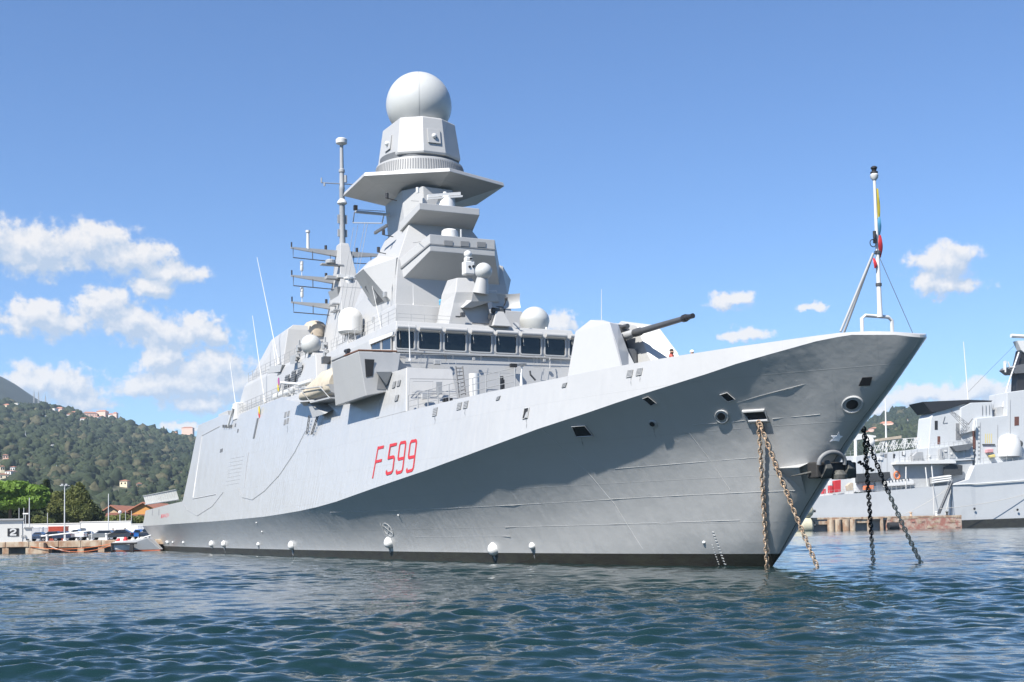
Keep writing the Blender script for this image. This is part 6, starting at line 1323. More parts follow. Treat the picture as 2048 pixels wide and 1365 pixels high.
# forest: thousands of crowns read as one mass
def build_forest():
    rng = np.random.default_rng(11)
    ico = bmesh.new(); bmesh.ops.create_icosphere(ico, subdivisions=2, radius=1.0); iv = np.array([v.co[:] for v in ico.verts]); ico.verts.index_update(); fi = np.array([[v.index for v in f.verts] for f in ico.faces]); ico.free()
    def spots(p0, p1, n, rlo=700, rhi=2010):
        az = rng.uniform(px_az(p0), px_az(p1), n); r = np.sqrt(rng.uniform(rlo ** 2, rhi ** 2, n)); return az, r
    S = [spots(-260, 430, 12000), spots(1590, 2300, 10500), spots(430, 1590, 1500, 900), spots(-1500, -260, 2600), spots(2300, 3400, 2200)]
    ridge_az = np.concatenate([rng.uniform(px_az(-200), px_az(430), 420), rng.uniform(px_az(1600), px_az(2200), 380)]); S.append((ridge_az, rng.uniform(1960, 2020, len(ridge_az))))
    az = np.concatenate([s[0] for s in S]); r = np.concatenate([s[1] for s in S]); n = len(az)
    keep = np.ones(n, bool)
    for hx, hy, hr, hw in CLEAR:      # clearings: nothing grows on a house or right in front of it
        dx = r * np.sin(az) - hx; dy = r * np.cos(az) - hy; keep &= ~((np.abs(dx) < hw) & (dy > -hr) & (dy < 9))
    az, r = az[keep], r[keep]; n = len(az)
    gap = fbm(r * np.sin(az) / 70, r * np.cos(az) / 70, 33, 3) > 1.15
    keep = ~gap | (rng.random(n) < .25); az, r = az[keep], r[keep]; n = len(az)
    z = terrain(az, r); rad = rng.uniform(2.2, 5.0, n) * (r / 1500) ** .25; hgt = rng.uniform(.75, 1.25, n)
    tall = rng.random(n) < .07; big = rng.random(n) < .12; rad = np.where(big, rad * 1.5, rad); rad = np.where(tall, rad * .5, rad); hgt = np.where(tall, hgt * 2.4, hgt)
    nv = len(iv); V = iv[None] * (1 + rng.normal(0, .23, (n, nv, 1)))
    V = V * np.stack([rad, rad, rad * hgt], -1)[:, None, :]
    c = np.stack([r * np.sin(az), r * np.cos(az), z + rad * hgt * .45], -1); V = V + c[:, None, :]
    Fq = fi[None] + (np.arange(n) * nv)[:, None, None]
    me = bpy.data.meshes.new('forest'); V = V.reshape(-1, 3); Fq = Fq.reshape(-1, 3)
    me.vertices.add(len(V)); me.vertices.foreach_set('co', V.ravel()); me.loops.add(Fq.size); me.loops.foreach_set('vertex_index', Fq.ravel().astype(np.int32))
    me.polygons.add(len(Fq)); me.polygons.foreach_set('loop_start', np.arange(0, Fq.size, 3, dtype=np.int32)); me.polygons.foreach_set('loop_total', np.full(len(Fq), 3, np.int32)); me.update(); me.validate()
    kind = rng.random(n); patch = fbm(c[:, 0] / 90, c[:, 1] / 90, 21, 3)
    base = np.array([.036, .047, .022]); olive = np.array([.066, .064, .036]); dark = np.array([.017, .026, .015])
    t = np.clip(.5 + patch * .5 + rng.normal(0, .15, n), 0, 1)[:, None]; colr = dark * (1 - t) + base * t; colr = np.where((kind > .9)[:, None], olive, colr)
    colr = np.concatenate([colr, np.ones((n, 1))], 1); at = me.color_attributes.new('leaf_tint', 'FLOAT_COLOR', 'POINT'); at.data.foreach_set('color', np.repeat(colr, nv, 0).ravel())
    m_ = bpy.data.materials.new('forest_leaves'); m_.use_nodes = True; t_ = m_.node_tree; b_ = t_.nodes['Principled BSDF']; b_.inputs['Roughness'].default_value = .8; b_.inputs['Specular IOR Level'].default_value = .15
    ca = t_.nodes.new('ShaderNodeVertexColor'); ca.layer_name = 'leaf_tint'; tcn = t_.nodes.new('ShaderNodeTexCoord'); n_ = noise(t_, tcn.outputs['Object'], .5, 3, .6)
    mr_ = t_.nodes.new('ShaderNodeMapRange'); mr_.inputs['From Min'].default_value = .3; mr_.inputs['From Max'].default_value = .7; mr_.inputs['To Min'].default_value = .55; mr_.inputs['To Max'].default_value = 1.4; t_.links.new(n_.outputs['Fac'], mr_.inputs[0])
    mm = t_.nodes.new('ShaderNodeMix'); mm.data_type = 'RGBA'; mm.blend_type = 'MULTIPLY'; mm.inputs['Factor'].default_value = 1; t_.links.new(ca.outputs['Color'], mm.inputs['A']); t_.links.new(mr_.outputs[0], mm.inputs['B']); t_.links.new(mm.outputs['Result'], b_.inputs['Base Color'])
    me.materials.append(m_); o = bpy.data.objects.new('forest', me); COL.objects.link(o); tag(o, kind='stuff')
CLEAR = []
# houses scattered over the slopes
HW = [mat('house_white', (.72, .70, .66), .85), mat('house_pink', (.66, .45, .36), .85), mat('house_cream', (.70, .60, .42), .85), mat('house_ochre', (.60, .42, .24), .85)]
HROOF = mat('house_tiles', (.42, .19, .12), .9, var=.2)
def on_hill(px, py):
    d = ray(px, py); lo = 700.0; k = 1 / d.y
    for Y in np.arange(700, 2150, 6.0):
        p = CAM + d * (Y * k); az = math.atan2(p.x, p.y); r = sqrt(p.x ** 2 + p.y ** 2)
        if p.z < float(terrain(az, r)) + 3.0: return p
    return CAM + d * (2000 * k)
def house(px, py, w, h, ci, label, flat=False):
    """w, h in photo pixels"""
    p = on_hill(px, py + h / 2); k = p.y / F_PX; az = math.atan2(p.x, p.y); g = float(terrain(az, sqrt(p.x ** 2 + p.y ** 2)))
    o = empty('hill_house', (p.x, p.y, min(g, p.z) - 2), random.Random(px * 7 + py).uniform(-.5, .5), label, 'house', 'houses on the wooded hills')
    CLEAR.append((p.x, p.y, 62, w * k * .5 + 5)); W_, H_ = w * k, h * k * .72 + (p.z - min(g, p.z)) + 2; D_ = max(7, min(W_ * .7, 12))
    m = MB(); m.box((-W_ / 2, -D_ / 2, 0), (W_ / 2, D_ / 2, H_)); m.build('wall', HW[ci], o)
    m = MB(); e = .5; rh = h * k * .34
    if flat: m.box((-W_ / 2 - e, -D_ / 2 - e, H_ + .01), (W_ / 2 + e, D_ / 2 + e, H_ + .7))
    else: m.loft([[(-W_ / 2 - e, -D_ / 2 - e, H_ + .01), (W_ / 2 + e, -D_ / 2 - e, H_ + .01), (W_ / 2 + e, D_ / 2 + e, H_ + .01), (-W_ / 2 - e, D_ / 2 + e, H_ + .01)], [(-W_ / 2 + D_ * .3, -.1, H_ + rh), (W_ / 2 - D_ * .3, -.1, H_ + rh), (W_ / 2 - D_ * .3, .1, H_ + rh), (-W_ / 2 + D_ * .3, .1, H_ + rh)]])
    m.build('roof', HROOF if not flat else HW[0], o)
    nw = max(2, min(6, int(W_ / 3.5)))
    for i in range(nw):
        x = -W_ / 2 + W_ * (i + .5) / nw; m = MB(); m.box((x - .5, -D_ / 2 - .06, H_ * .6), (x + .5, -D_ / 2 - .003, H_ * .6 + 1.4)); m.build('window', CGL, o)
HS = [(14, 813, 11, 9, 2, 'small ochre house high at the left edge of the hill'), (36, 810, 8, 9, 0, 'white house below the far mountain, right of the ochre one'), (110, 820, 8, 6, 0, 'small flat white house left of the ridge village'),
      (120, 819, 12, 8, 1, 'white and pink house beside the small flat one under the aerial masts'), (139, 831, 9, 6, 0, 'pale house at the left foot of the ridge village'), (148, 827, 12, 7, 0, 'white house at the left end of the long pink row'),
      (180, 829, 26, 9, 1, 'long low pink house in the middle of the ridge village'), (205, 826, 20, 10, 1, 'taller pink house right of the long low one'), (168, 839, 14, 6, 0, 'white house standing below the ridge village'), (222, 832, 9, 9, 0, 'white square house at the right of the ridge village'), (231, 829, 8, 8, 1, 'last pink house at the right end of the ridge village'),
      (107, 893, 7, 6, 0, 'lone white hut midway up the left slope'), (351, 868, 7, 8, 1, 'pink house among trees near the frigate hangar'), (345, 874, 6, 5, 0, 'white house below the pink one near the hangar'), (376, 858, 22, 7, 1, 'long terracotta house on the skyline just left of the hangar'),
      (11, 912, 10, 6, 1, 'pink-roofed house at the left edge above the white one'), (16, 922, 13, 9, 0, 'bright white house at the left edge, halfway up'), (8, 951, 20, 6, 2, 'low cream house at the left edge behind the pine'), (22, 944, 14, 5, 0, 'row of pale low houses right above the cream one'),
      (250, 964, 15, 7, 2, 'tan low building in the woods above the brown sheds'), (272, 977, 18, 8, 2, 'yellow house low on the slope with a red-roofed annex'), (278, 969, 10, 6, 1, 'red-roofed small house standing behind the yellow one'), (370, 946, 12, 4, 0, 'white flat building cut off by the frigate stern'), (120, 982, 8, 8, 0, 'white rounded hut beside the floodlight pole head'),
      (1774, 850, 26, 12, 1, 'large pink square house on the right hill behind the pole'), (1753, 860, 26, 9, 1, 'white and pink houses under the large pink one'), (1808, 842, 16, 7, 0, 'pale house in trees right of the large pink one'), (1850, 840, 10, 6, 0, 'white hut beside the grey funnel on the right hill'), (1735, 866, 14, 7, 2, 'tan house nearest the frigate bow'), (1722, 843, 8, 5, 0, 'small white hut high on the right hill'), (1845, 882, 26, 18, 2, 'yellow house with an orange roof at the left of the grey funnel')]
EXTRA = [(28, 936, 9, 6, 0), (4, 935, 8, 6, 2), (33, 915, 7, 5, 0), (60, 930, 6, 5, 2), (130, 842, 7, 5, 2), (158, 824, 7, 5, 0), (196, 836, 9, 5, 0), (212, 840, 6, 4, 2), (95, 834, 6, 5, 0), (310, 930, 8, 4, 2), (322, 905, 6, 4, 0), (296, 872, 6, 5, 1)]
WHERE = ['tiny pale house among trees low at the left edge', 'small cream house at the very edge of the left slope', 'small white house right of the bright white one', 'cream cottage in the wood above the pine', 'cream house under the white and pink ridge house', 'tiny white house on the crest at the left of the ridge village', 'white house below the long pink ridge house', 'small cream house below the taller pink one', 'small white house left of the ridge village, alone in trees', 'cream building in a rocky clearing near the frigate hangar', 'white speck of a house above the rocky clearing', 'pink house alone on the slope under the crest near the hangar']
HS += [e_ + (w_,) for e_, w_ in zip(EXTRA, WHERE)]
for h_ in HS: house(*h_, flat=h_[4] == 0 and h_[2] < 9)
build_forest()
MASTM = mat('mast_steel', (.30, .31, .32), .7)
def hill_mast(px, ytop, ybase, label, w=.5, lattice=True):
    p = on_hill(px, ybase); k = p.y / F_PX; h = (ybase - ytop) * k; o = empty('hill_mast', (p.x, p.y, p.z - 4), 0, label, 'aerial mast', 'aerials and pylons on the hills'); h += 4
    m = MB()
    for x, y in ((-w, -w), (w, -w), (w, w), (-w, w)): m.cyl((x * 2, y * 2, 0), (x * .4, y * .4, h), .22, n=5)
    for i in range(8):
        z0, z1 = h * i / 8, h * (i + 1) / 8; f0, f1 = 2 - 1.6 * i / 8, 2 - 1.6 * (i + 1) / 8; m.cyl((-w * f0, -w * f0, z0), (w * f1, -w * f1, z1), .14, n=4); m.cyl((w * f0, -w * f0, z0), (-w * f1, -w * f1, z1), .14, n=4)
    m.build('lattice', MASTM, o)
    m = MB(); m.cyl((0, 0, h), (0, 0, h + 3), .2); m.box((-w * 2, -.3, h * .8), (w * 2, .3, h * .8 + .5)); m.build('arms', MASTM, o)
hill_mast(68, 784, 801, 'tall red-and-white aerial on the left ridge, leftmost'); hill_mast(77, 785, 802, 'aerial second from the left on the ridge'); hill_mast(91, 792, 808, 'shortest ridge aerial, right of the pair')
hill_mast(51, 868, 884, 'pylon in a clearing of the left slope'); hill_mast(113, 938, 955, 'small pylon low on the left slope above the poplars')
# ================================================================== right quay and the second grey warship lying behind it
UQ = Vector((.985, .172, 0)).normalized(); NQ = Vector((.172, -.985, 0)).normalized(); Q0 = Vector((82.0, 320.5, 0))
def V(px, py, off=0.0):                         # point on the quay-parallel plane lying off metres behind the quay face
    d = ray(px, py); o = Q0 - NQ * off; t = (o - CAM).dot(NQ) / d.dot(NQ); return CAM + d * t
def ext(mb, pts, off, depth, mi=0): 
    q = [V(x, y, off) for x, y in pts]; mb.loft([q, [p - NQ * depth for p in q]], mi); return mb
qz = V(1800, 1033).z; L1 = (V(1924, 1056) - Q0).dot(UQ); L0 = (V(1560, 1066) - Q0).dot(UQ)
def qbox(mb, u0, u1, d0, d1, z0, z1, mi=0):     # box in quay coordinates: along, behind the face, up
    c = lambda u, d, z: Q0 + UQ * u - NQ * d + Vector((0, 0, z))
    mb.loft([[c(u0, d0, z0), c(u1, d0, z0), c(u1, d1, z0), c(u0, d1, z0)], [c(u0, d0, z1), c(u1, d0, z1), c(u1, d1, z1), c(u0, d1, z1)]], mi); return mb
m = MB(); qbox(m, L0, L1, .3, 4.5, qz - .9, qz); qbox(m, L0, L1 - .2, 1.6, 4.4, -1, qz - .91); o = m.build('quay', CONC2); tag(o, kind='structure')
um = (V(1775, 1050) - Q0).dot(UQ); m = MB(); qbox(m, um, L1, .0, 1.4, -1, qz - .35); 
m.build('quay_end', BRICKY, bevel=.05)['kind'] = 'structure'
m = MB(); rq = random.Random(9); u = L0
while u < L1 - .3:
    w = rq.uniform(2, 4); qbox(m, u + .02, min(u + w, L1) - .02, -.05 - rq.uniform(0, .1), .29, qz - rq.uniform(.3, .75), qz + .02); u += w
o = m.build('quay_edge', CONC, bevel=.05); tag(o, kind='structure')
m = MB()
for px in (1662, 1675, 1692, 1704):
    c = V(px, 1050, .1); m.cyl((c.x, c.y, -1), (c.x, c.y, qz - .5), .9, 1.0, n=14)
for px in (1738, 1764): u = (V(px, 1050) - Q0).dot(UQ); qbox(m, u - .35, u + .35, -.1, .5, -1, qz - .3)
for px0, px1, y in ((1630, 1655, 1047), (1700, 1740, 1044)): a_ = (V(px0, y) - Q0).dot(UQ); b_ = (V(px1, y) - Q0).dot(UQ); z = V(px0, y).z; qbox(m, a_, b_, .2, .9, z - .4, z + .5)
o = m.build('quay_piles', CONC, bevel=.08); tag(o, kind='structure')
c = V(1786, 1052, -.5); o = empty('tyre_fender', c, math.atan2(UQ.y, UQ.x), 'black cylindrical rubber fender floating against the right quay', 'fender'); m = MB(); m.lathe((0, 0, 0), [(.4, -1.4), (.9, -1.3), (.95, 0), (.9, 1.3), (.4, 1.4)], 18, axis=(1, 0, 0)); m.build('body', RUBBER, o, smooth=True)
CREAMF = mat('cream_fender', (.50, .47, .34), .7, var=.2, vscale=1.0)
for (px, py, r_, lab) in ((1606, 1023, 1.9, 'upper cream inflatable fender between the frigate stem and the right quay'), (1606, 1052, 2.3, 'lower cream inflatable fender floating at the left end of the right quay')):
    c = V(px, py, -.6); o = empty('float_fender', c, math.atan2(UQ.y, UQ.x), lab, 'fender', 'cream fenders at the right quay'); m = MB(); m.lathe((0, 0, 0), [(.25, -3.2), (r_ * .55, -2.6), (r_ * .95, -1.6), (r_, 0), (r_ * .95, 1.6), (r_ * .55, 2.4), (.25, 2.8)], 22, axis=(1, 0, 0)); m.build('body', CREAMF, o, smooth=True)
    m = MB(); m.lathe((2.8, 0, 0), [(.35, -.1), (.35, .5), (.2, .6)], 12, axis=(1, 0, 0)); m.build('end_fitting', STEEL, o)
for i, (px, lab) in enumerate(((1873, 'white bollard on the right quay under the mooring ropes'), (1894, 'dark bollard on the right quay beside the white one'), (1822, 'low rusty bollard midway along the right quay'))):
    c = V(px, 1031, .9); o = empty('bollard', (c.x, c.y, qz), 0, lab, 'bollard'); m = MB(); m.lathe((0, 0, 0), [(.35, 0), (.28, .15), (.26, .7), (.42, .85), (.36, 1.05)], 14); m.build('post', (WHITE, CHAINB, RUST)[i], o, smooth=True)
m = MB()
for i in range(26):
    u = rq.uniform(um - 1, L1 - 1); z = rq.uniform(.1, qz - .8); w = rq.uniform(.6, 2.0); qbox(m, u, min(u + w, L1 - .05), -rq.uniform(.03, .16), .02, z, z + rq.uniform(.3, .9), i % 2)
o = m.build('quay_stones', [CONC, BRICKY], bevel=.05); tag(o, kind='structure')
# ------------------------------------------------------------------ hull
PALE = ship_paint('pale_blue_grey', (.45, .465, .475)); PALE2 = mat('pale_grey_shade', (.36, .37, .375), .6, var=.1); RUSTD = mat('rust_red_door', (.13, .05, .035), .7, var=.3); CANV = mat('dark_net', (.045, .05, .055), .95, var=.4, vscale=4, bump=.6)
S2 = empty('moored_warship', V(1900, 1053, 5), 0, 'pale blue grey warship with black funnel cap moored behind the right quay', 'warship')
S2I = Matrix.Translation(-S2.location)
def b2(mb, name, mt, parent=None, **kw):
    mb.v = [tuple(Vector(v) - S2.location) for v in mb.v]; return mb.build(name, mt, parent or S2, **kw)
HB = 5.0                                          # hull side lies this far behind the quay face
z0 = lambda px: V(px, 1050, HB)
m = MB(); top = [(1480, 1012), (1560, 1005), (1650, 991.5), (1740, 985), (1840, 976), (1905, 970)]
P_ = [V(x, y, HB) for x, y in top]; lo = [Vector((p.x, p.y, -.8)) + NQ * -.8 for p in P_]
e1 = [V(x, y, HB) for x, y in ((1938, 959), (1950, 931), (2048, 919.5), (2300, 888))]; e1lo = [Vector((p.x, p.y, -.8)) - NQ * .8 for p in e1]
T = P_ + e1; B = lo + e1lo
m.loft([T, B], cap=False, closed=False); m.loft([T, [p - NQ * 13 for p in T]], cap=False, closed=False); m.loft([[p - NQ * 13 for p in T], [p - NQ * 12 for p in B]], cap=False, closed=False)
m.loft([[T[0], T[0] - NQ * 13], [B[0], B[0] - NQ * 12]], cap=False, closed=False); m.loft([[T[-1], T[-1] - NQ * 13], [B[-1], B[-1] - NQ * 12]], cap=False, closed=False)
b2(m, 'hull', PALE)
m = MB(); kn = [V(x, y, HB - .12) for x, y in ((1905, 970), (1960, 967.5), (2048, 961), (2300, 940))]; m.tube(kn, .14, 6); b2(m, 'knuckle_line', WHITE)
m = MB(); c = [V(x, y, HB - .03) for x, y in ((1480, 1062), (1920, 1041), (2048, 1036.5), (2300, 1026))]; m.loft([c, [Vector((p.x, p.y, -.8)) + NQ * .0 for p in c]], cap=False, closed=False); b2(m, 'boot_top', BOOT)
m = MB(); m.tube([V(1903, y, HB - .02) for y in (973, 1028)], .06, 5); b2(m, 'plate_seam', STEEL)
for x, y in ((1949, 1018), (2035, 1020)): m = MB(); c = V(x, y, HB - .02); m.lathe(c, [(.35, 0), (.3, .1)], 12, axis=NQ); b2(m, 'scuttle', HOLE)
# ------------------------------------------------------------------ superstructure, from far left to right
def blk(name, pts, off, depth, mt=PALE, parent=None, **kw): m = MB(); ext(m, pts, off, depth); return b2(m, name, mt, parent, **kw)
D1 = blk('aft_deckhouse', [(1712, 985), (1712, 912.5), (1855, 896), (1855, 977)], HB + 2.5, 8, bevel=.1)
blk('hangar_block', [(1600, 998), (1600, 940), (1622, 918), (1712, 912), (1712, 990)], HB + 4, 8, bevel=.1)
for x, y, w, h, mt in ((1771.5, 912, 5, 8, LOUVRE), (1788, 912, 3.5, 10, HOLE), (1805.5, 908, 3.5, 9, DKGREY), (1653, 925, 10, 10, HOLE)): blk('opening', [(x - w / 2, y + h / 2), (x - w / 2, y - h / 2), (x + w / 2, y - h / 2), (x + w / 2, y + h / 2)], HB + 2.46 if x > 1712 else HB + 3.9, .03, mt)
# overhanging deck with shaded side passage
blk('boat_deck', [(1792, 929), (1792, 925), (1900, 919), (1912, 923), (1912, 927)], HB + .1, 4, WHITE)
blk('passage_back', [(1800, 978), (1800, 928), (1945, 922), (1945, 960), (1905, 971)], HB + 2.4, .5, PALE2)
blk('net_screen', [(1889, 953), (1888, 935), (1903, 928), (1925, 931), (1925, 950)], HB + 1.0, .4, CANV)
blk('mid_deckhouse', [(1858, 925), (1858, 897), (1945, 890), (1948, 920)], HB + 1.8, 8)
# slatted panels and supports
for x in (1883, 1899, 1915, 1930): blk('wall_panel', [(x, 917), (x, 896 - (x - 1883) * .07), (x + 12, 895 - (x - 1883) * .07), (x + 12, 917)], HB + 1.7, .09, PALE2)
for x0, y0, x1, y1 in ((1851, 935, 1855, 973), (1863, 930, 1867, 972), (1812, 934, 1812, 978)): m = MB(); m.tube([V(x0, y0, HB + .6), V(x1, y1, HB + .6)], .16, 6); b2(m, 'stanchion', WHITE)
# funnel
FN = blk('funnel', [(1855, 925), (1859, 872), (1862, 836), (1867, 826), (1890, 819), (1930, 806), (1983, 803.5), (1988, 836), (1990, 900)], HB + 4, 7, bevel=.2)
blk('funnel_front', [(1922, 870), (1922, 816), (1942, 806), (1983, 804.5), (1986, 850)], HB + 3.2, .8, PALE, bevel=.1)
blk('funnel_cap', [(1864, 825.5), (1846, 804), (1940, 800), (1985, 801.5), (1981, 806), (1930, 808), (1890, 820)], HB + 3.4, 8, BLACK)
blk('door', [(1869.5, 860), (1869.5, 842), (1875.5, 842), (1875.5, 860)], HB + 3.95, .04, HOLE); blk('door', [(1875, 889), (1875, 873), (1880.5, 873), (1880.5, 889)], HB + 3.95, .04, RUSTD)
blk('vent_panel', [(1912, 880), (1912, 847), (1922, 847), (1922, 880)], HB + 3.9, .09, LOUVRE)
m = MB(); m.tube([V(1890, 833, HB + 3.9), V(1886, 847, HB + 3.9), V(1895, 846, HB + 3.9)], .06, 5); b2(m, 'grab_line', STEEL)
# forward block and bridge front off to the right
blk('forward_block', [(1951, 931), (1953, 837), (2014, 831), (2014, 785), (2060, 779), (2300, 760), (2300, 893), (2048, 921)], HB + 2.2, 9, bevel=.15)
blk('door', [(1945.5, 900), (1945.5, 860), (1951, 860), (1951, 898)], HB + 2.0, .06, RUSTD); blk('window', [(2029, 852), (2029, 834), (2038, 833.5), (2038, 851)], HB + 2.15, .04, RUSTD)
m = MB(); m.tube([V(1965, 889.5, HB + 2.0), V(1990, 889.5, HB + 2.0)], .16, 6); b2(m, 'rail_bar', STEEL)
YSTR = mat('yellow_stripe', (.55, .45, .15), .7)
for x in (1971, 1975, 1979, 1983): blk('yellow_stripe', [(x - .6, 887), (x - .6, 868), (x + .8, 868), (x + .8, 887)], HB + 2.17, .03, YSTR)
# dish platform bracket beneath the funnel crane
m = MB(); q0 = [(1903, 893), (1945, 887), (1946, 891), (1938, 900), (1912, 903)]; ext(m, q0, HB + .6, 2.6); b2(m, 'search_platform', DKGREY); m = MB(); m.tube([V(x, y, HB + .6) for x, y in ((1904, 886), (1944, 880), (1944, 886))], .06); b2(m, 'guard_rail', GREY2)
# lattice crane
m = MB()
def truss(mb, p, q, w, n, r=.06):
    p, q = Vector(p), Vector(q); d = (q - p).normalized(); s = d.cross(NQ).normalized() * w / 2; u_ = NQ * w / 2
    for a_, b_ in ((1, 1), (1, -1), (-1, 1), (-1, -1)): mb.tube([p + s * a_ + u_ * b_, q + s * a_ * .5 + u_ * b_ * .5], r, 4)
    for i in range(n):
        t0, t1 = i / n, (i + 1) / n; sg = 1 if i % 2 else -1; f0, f1 = 1 - .5 * t0, 1 - .5 * t1
        mb.tube([p.lerp(q, t0) + s * sg * f0 + u_ * f0, p.lerp(q, t1) - s * sg * f1 + u_ * f1], r * .8, 4)
truss(m, V(1934, 853, HB + 1), V(1901, 823, HB + 1), 1.1, 9); truss(m, V(1934, 853, HB + 1), V(1917, 878, HB + 1), 1.1, 7); m.tube([V(1936, 850, HB + 1), V(1945, 838, HB + 1)], .12); b2(m, 'lattice_crane', STEEL)
m = MB(); m.tube([V(1947, 862, HB + 1), V(1949, 842, HB + 1)], .35, 8); b2(m, 'crane_post', WHITE)
# lattice gear on the deckhouse roof
m = MB()
for x in range(1748, 1842, 11): truss(m, V(x, 904 - (x - 1748) * .1, HB + 4), V(x + (6 if (x // 11) % 2 else -5), 881 - (x - 1748) * .05, HB + 4), 1.0, 3, .08)
for y0, y1 in ((882, 876), (893, 886)): m.tube([V(1748, y0, HB + 4), V(1838, y1, HB + 4)], .1, 5)
for x in range(1752, 1838, 9): m.tube([V(x, 903 - (x - 1748) * .1, HB + 3.6), V(x + 9, 884 - (x - 1748) * .07, HB + 3.6)], .07, 4)
b2(m, 'lattice_gear', WHITE)
blk('roof_plate', [(1756, 883), (1756, 878), (1803, 871.5), (1803, 877)], HB + 3.5, 2.5, CREAM)
blk('roof_plate', [(1706, 882), (1704, 868), (1726, 868), (1752, 872), (1752, 875), (1722, 879)], HB + 5, 3, WHITE)
m = MB(); c = V(1740, 890, HB + 4.5); m.lathe(c, [(.3, -1), (1.2, 0), (1.35, .9), (.9, 1.7), (.2, 2.1)], 18); m.tube([c, c + Vector((0, 0, -2))], .3); b2(m, 'small_dome', WHITE, smooth=True)
m = MB(); m.tube([V(1711, 915, HB + 4), V(1711, 882, HB + 5)], .4, 8); b2(m, 'post', WHITE)
for p0, p1, r_ in (((1773, 905), (1770.5, 798), .3), ((1937, 806), (1927, 684), .22)): m = MB(); a_, b_ = V(*p0, HB + 4), V(*p1, HB + 4); m.cyl(a_, b_, r_, r_ * .4, n=8); b2(m, 'whip_aerial', WHITE, smooth=True)
m = MB(); m.tube([V(1936, 785, HB + 4), V(1985, 735, HB + 4), V(2030, 690, HB + 4)], .04, 4); b2(m, 'stay', STEEL)
# mast at the right edge
m = MB(); ext(m, [(2034, 790), (2036, 735), (2044, 700), (2075, 700), (2085, 788)], HB + 5, 3); b2(m, 'mast', BLACK)
m = MB(); ext(m, [(2018, 738), (2023, 733), (2048, 728), (2090, 728), (2090, 745), (2030, 747)], HB + 4, 5); b2(m, 'mast_platform', DKGREY)
m = MB(); m.tube([V(2022, 672, HB + 5), V(2090, 676, HB + 5)], .55, 10); ext(m, [(2034, 682), (2060, 681), (2060, 715), (2042, 700)], HB + 4.5, 2); b2(m, 'radar_bar', WHITE)
for p in (((2005, 815), (2016, 770), (2038, 705)), ((2011, 728), (2011, 745)), ((2016, 724), (2020, 735), (2030, 735))): m = MB(); m.tube([V(x, y, HB + 4) for x, y in p], .22, 6); b2(m, 'strut', WHITE)
m = MB(); ext(m, [(2009, 740), (2009, 722), (2013, 722), (2013, 740)], HB + 4, .6); b2(m, 'pod', WHITE)
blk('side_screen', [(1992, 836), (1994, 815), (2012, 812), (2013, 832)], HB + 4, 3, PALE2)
# gun dome forward
c = V(2016, 905, HB + 3); m = MB(); r_ = abs((V(2042, 905, HB + 3) - V(1993, 905, HB + 3)).length) / 2; m.lathe(c, [(r_ * .95, -1.2), (r_, .4), (r_ * .95, 2.6), (r_ * .75, 4.2), (r_ * .3, 4.9)], 28); G2 = b2(m, 'gun_dome', WHITE, smooth=True)
m = MB(); c2 = V(2040, 888, HB + 1); m.lathe(c2, [(1.0, -.2), (.8, .4)], 14, axis=UQ); b2(m, 'gun_port', STEEL, G2 if False else S2)
# deck clutter along the low rail
for name, pts, off, mt in (('red_locker', [(1668, 986), (1668, 962), (1682, 960), (1682, 984)], HB + .8, RED), ('red_white_buoy', [(1659, 987), (1659, 972), (1666, 972), (1666, 987)], HB + .8, RED), ('red_box', [(1645, 989), (1645, 979), (1652, 978), (1652, 988)], HB + .8, RED),
                           ('white_drum', [(1659, 971.5), (1659, 962), (1665, 962), (1665, 971.5)], HB + .8, WHITE), ('cream_locker', [(1696, 982), (1694, 972), (1700, 966), (1707, 966), (1707, 981)], HB + .8, CREAM),
                           ('torpedo_tubes', [(1770, 974), (1770, 963), (1822, 958), (1828, 962), (1828, 970)], HB + .6, WHITE), ('orange_gear', [(1729, 981), (1729, 972), (1748, 971), (1748, 979)], HB + .8, ORANGE),
                           ('dark_stowage', [(1714, 966), (1714, 948), (1780, 944), (1782, 955), (1768, 962)], HB + 1.0, CANV), ('raft_stack', [(1864, 968), (1863, 955), (1900, 950), (1904, 956), (1903, 963)], HB + .4, GREY2), ('winch', [(1828, 928), (1826, 912), (1834, 904), (1846, 904), (1848, 922)], HB + .6, GREY2), ('equipment', [(1879, 924), (1879, 898), (1884, 898), (1886, 924)], HB + 1.0, GREY2), ('pink_locker', [(1974, 906), (1974, 899), (1987, 898), (1987, 905)], HB + 1.2, mat('pink_cover', (.5, .25, .26), .7)), ('yellow_gear', [(1982, 916), (1980, 911), (1990, 909), (1992, 915)], HB + .9, YSTR)):
    blk(name, pts, off, 1.2, mt, bevel=.12)
m = MB()
for k_ in range(8): m.tube([V(1772 + k_ * 6.4, 961.5 - k_ * .6, HB + .5), V(1772 + k_ * 6.4, 965 - k_ * .6, HB + .5)], .12, 5)
b2(m, 'tube_studs', BLACK)
for i in range(3): m = MB(); a_, b_ = V(1864, 966 - i * 4.2, HB + .2), V(1902, 961 - i * 4.2, HB + .2); m.cyl(a_, b_, .26, n=10); b2(m, 'raft_canister', WHITE, smooth=True)
c = V(1794, 951, HB + 2.0); m = MB(); m.tube([c + UQ * (.75 * cos(t)) + Vector((0, 0, .95 * sin(t))) for t in np.linspace(0, 2 * pi, 20, endpoint=False)], .22, 8, closed=True); b2(m, 'life_ring', ORANGE, smooth=True)
def rail2(x0, y0, x1, y1, n, h, off):
    m = MB(); a_, b_ = V(x0, y0, off), V(x1, y1, off)
    for i in range(n + 1): p = a_.lerp(b_, i / n); m.cyl(p, p + Vector((0, 0, h)), .05, n=5)
    for k_ in (.5, 1.0): m.tube([a_ + Vector((0, 0, h * k_)), b_ + Vector((0, 0, h * k_))], .035, 4)
    b2(m, 'guard_rail', GREY2)
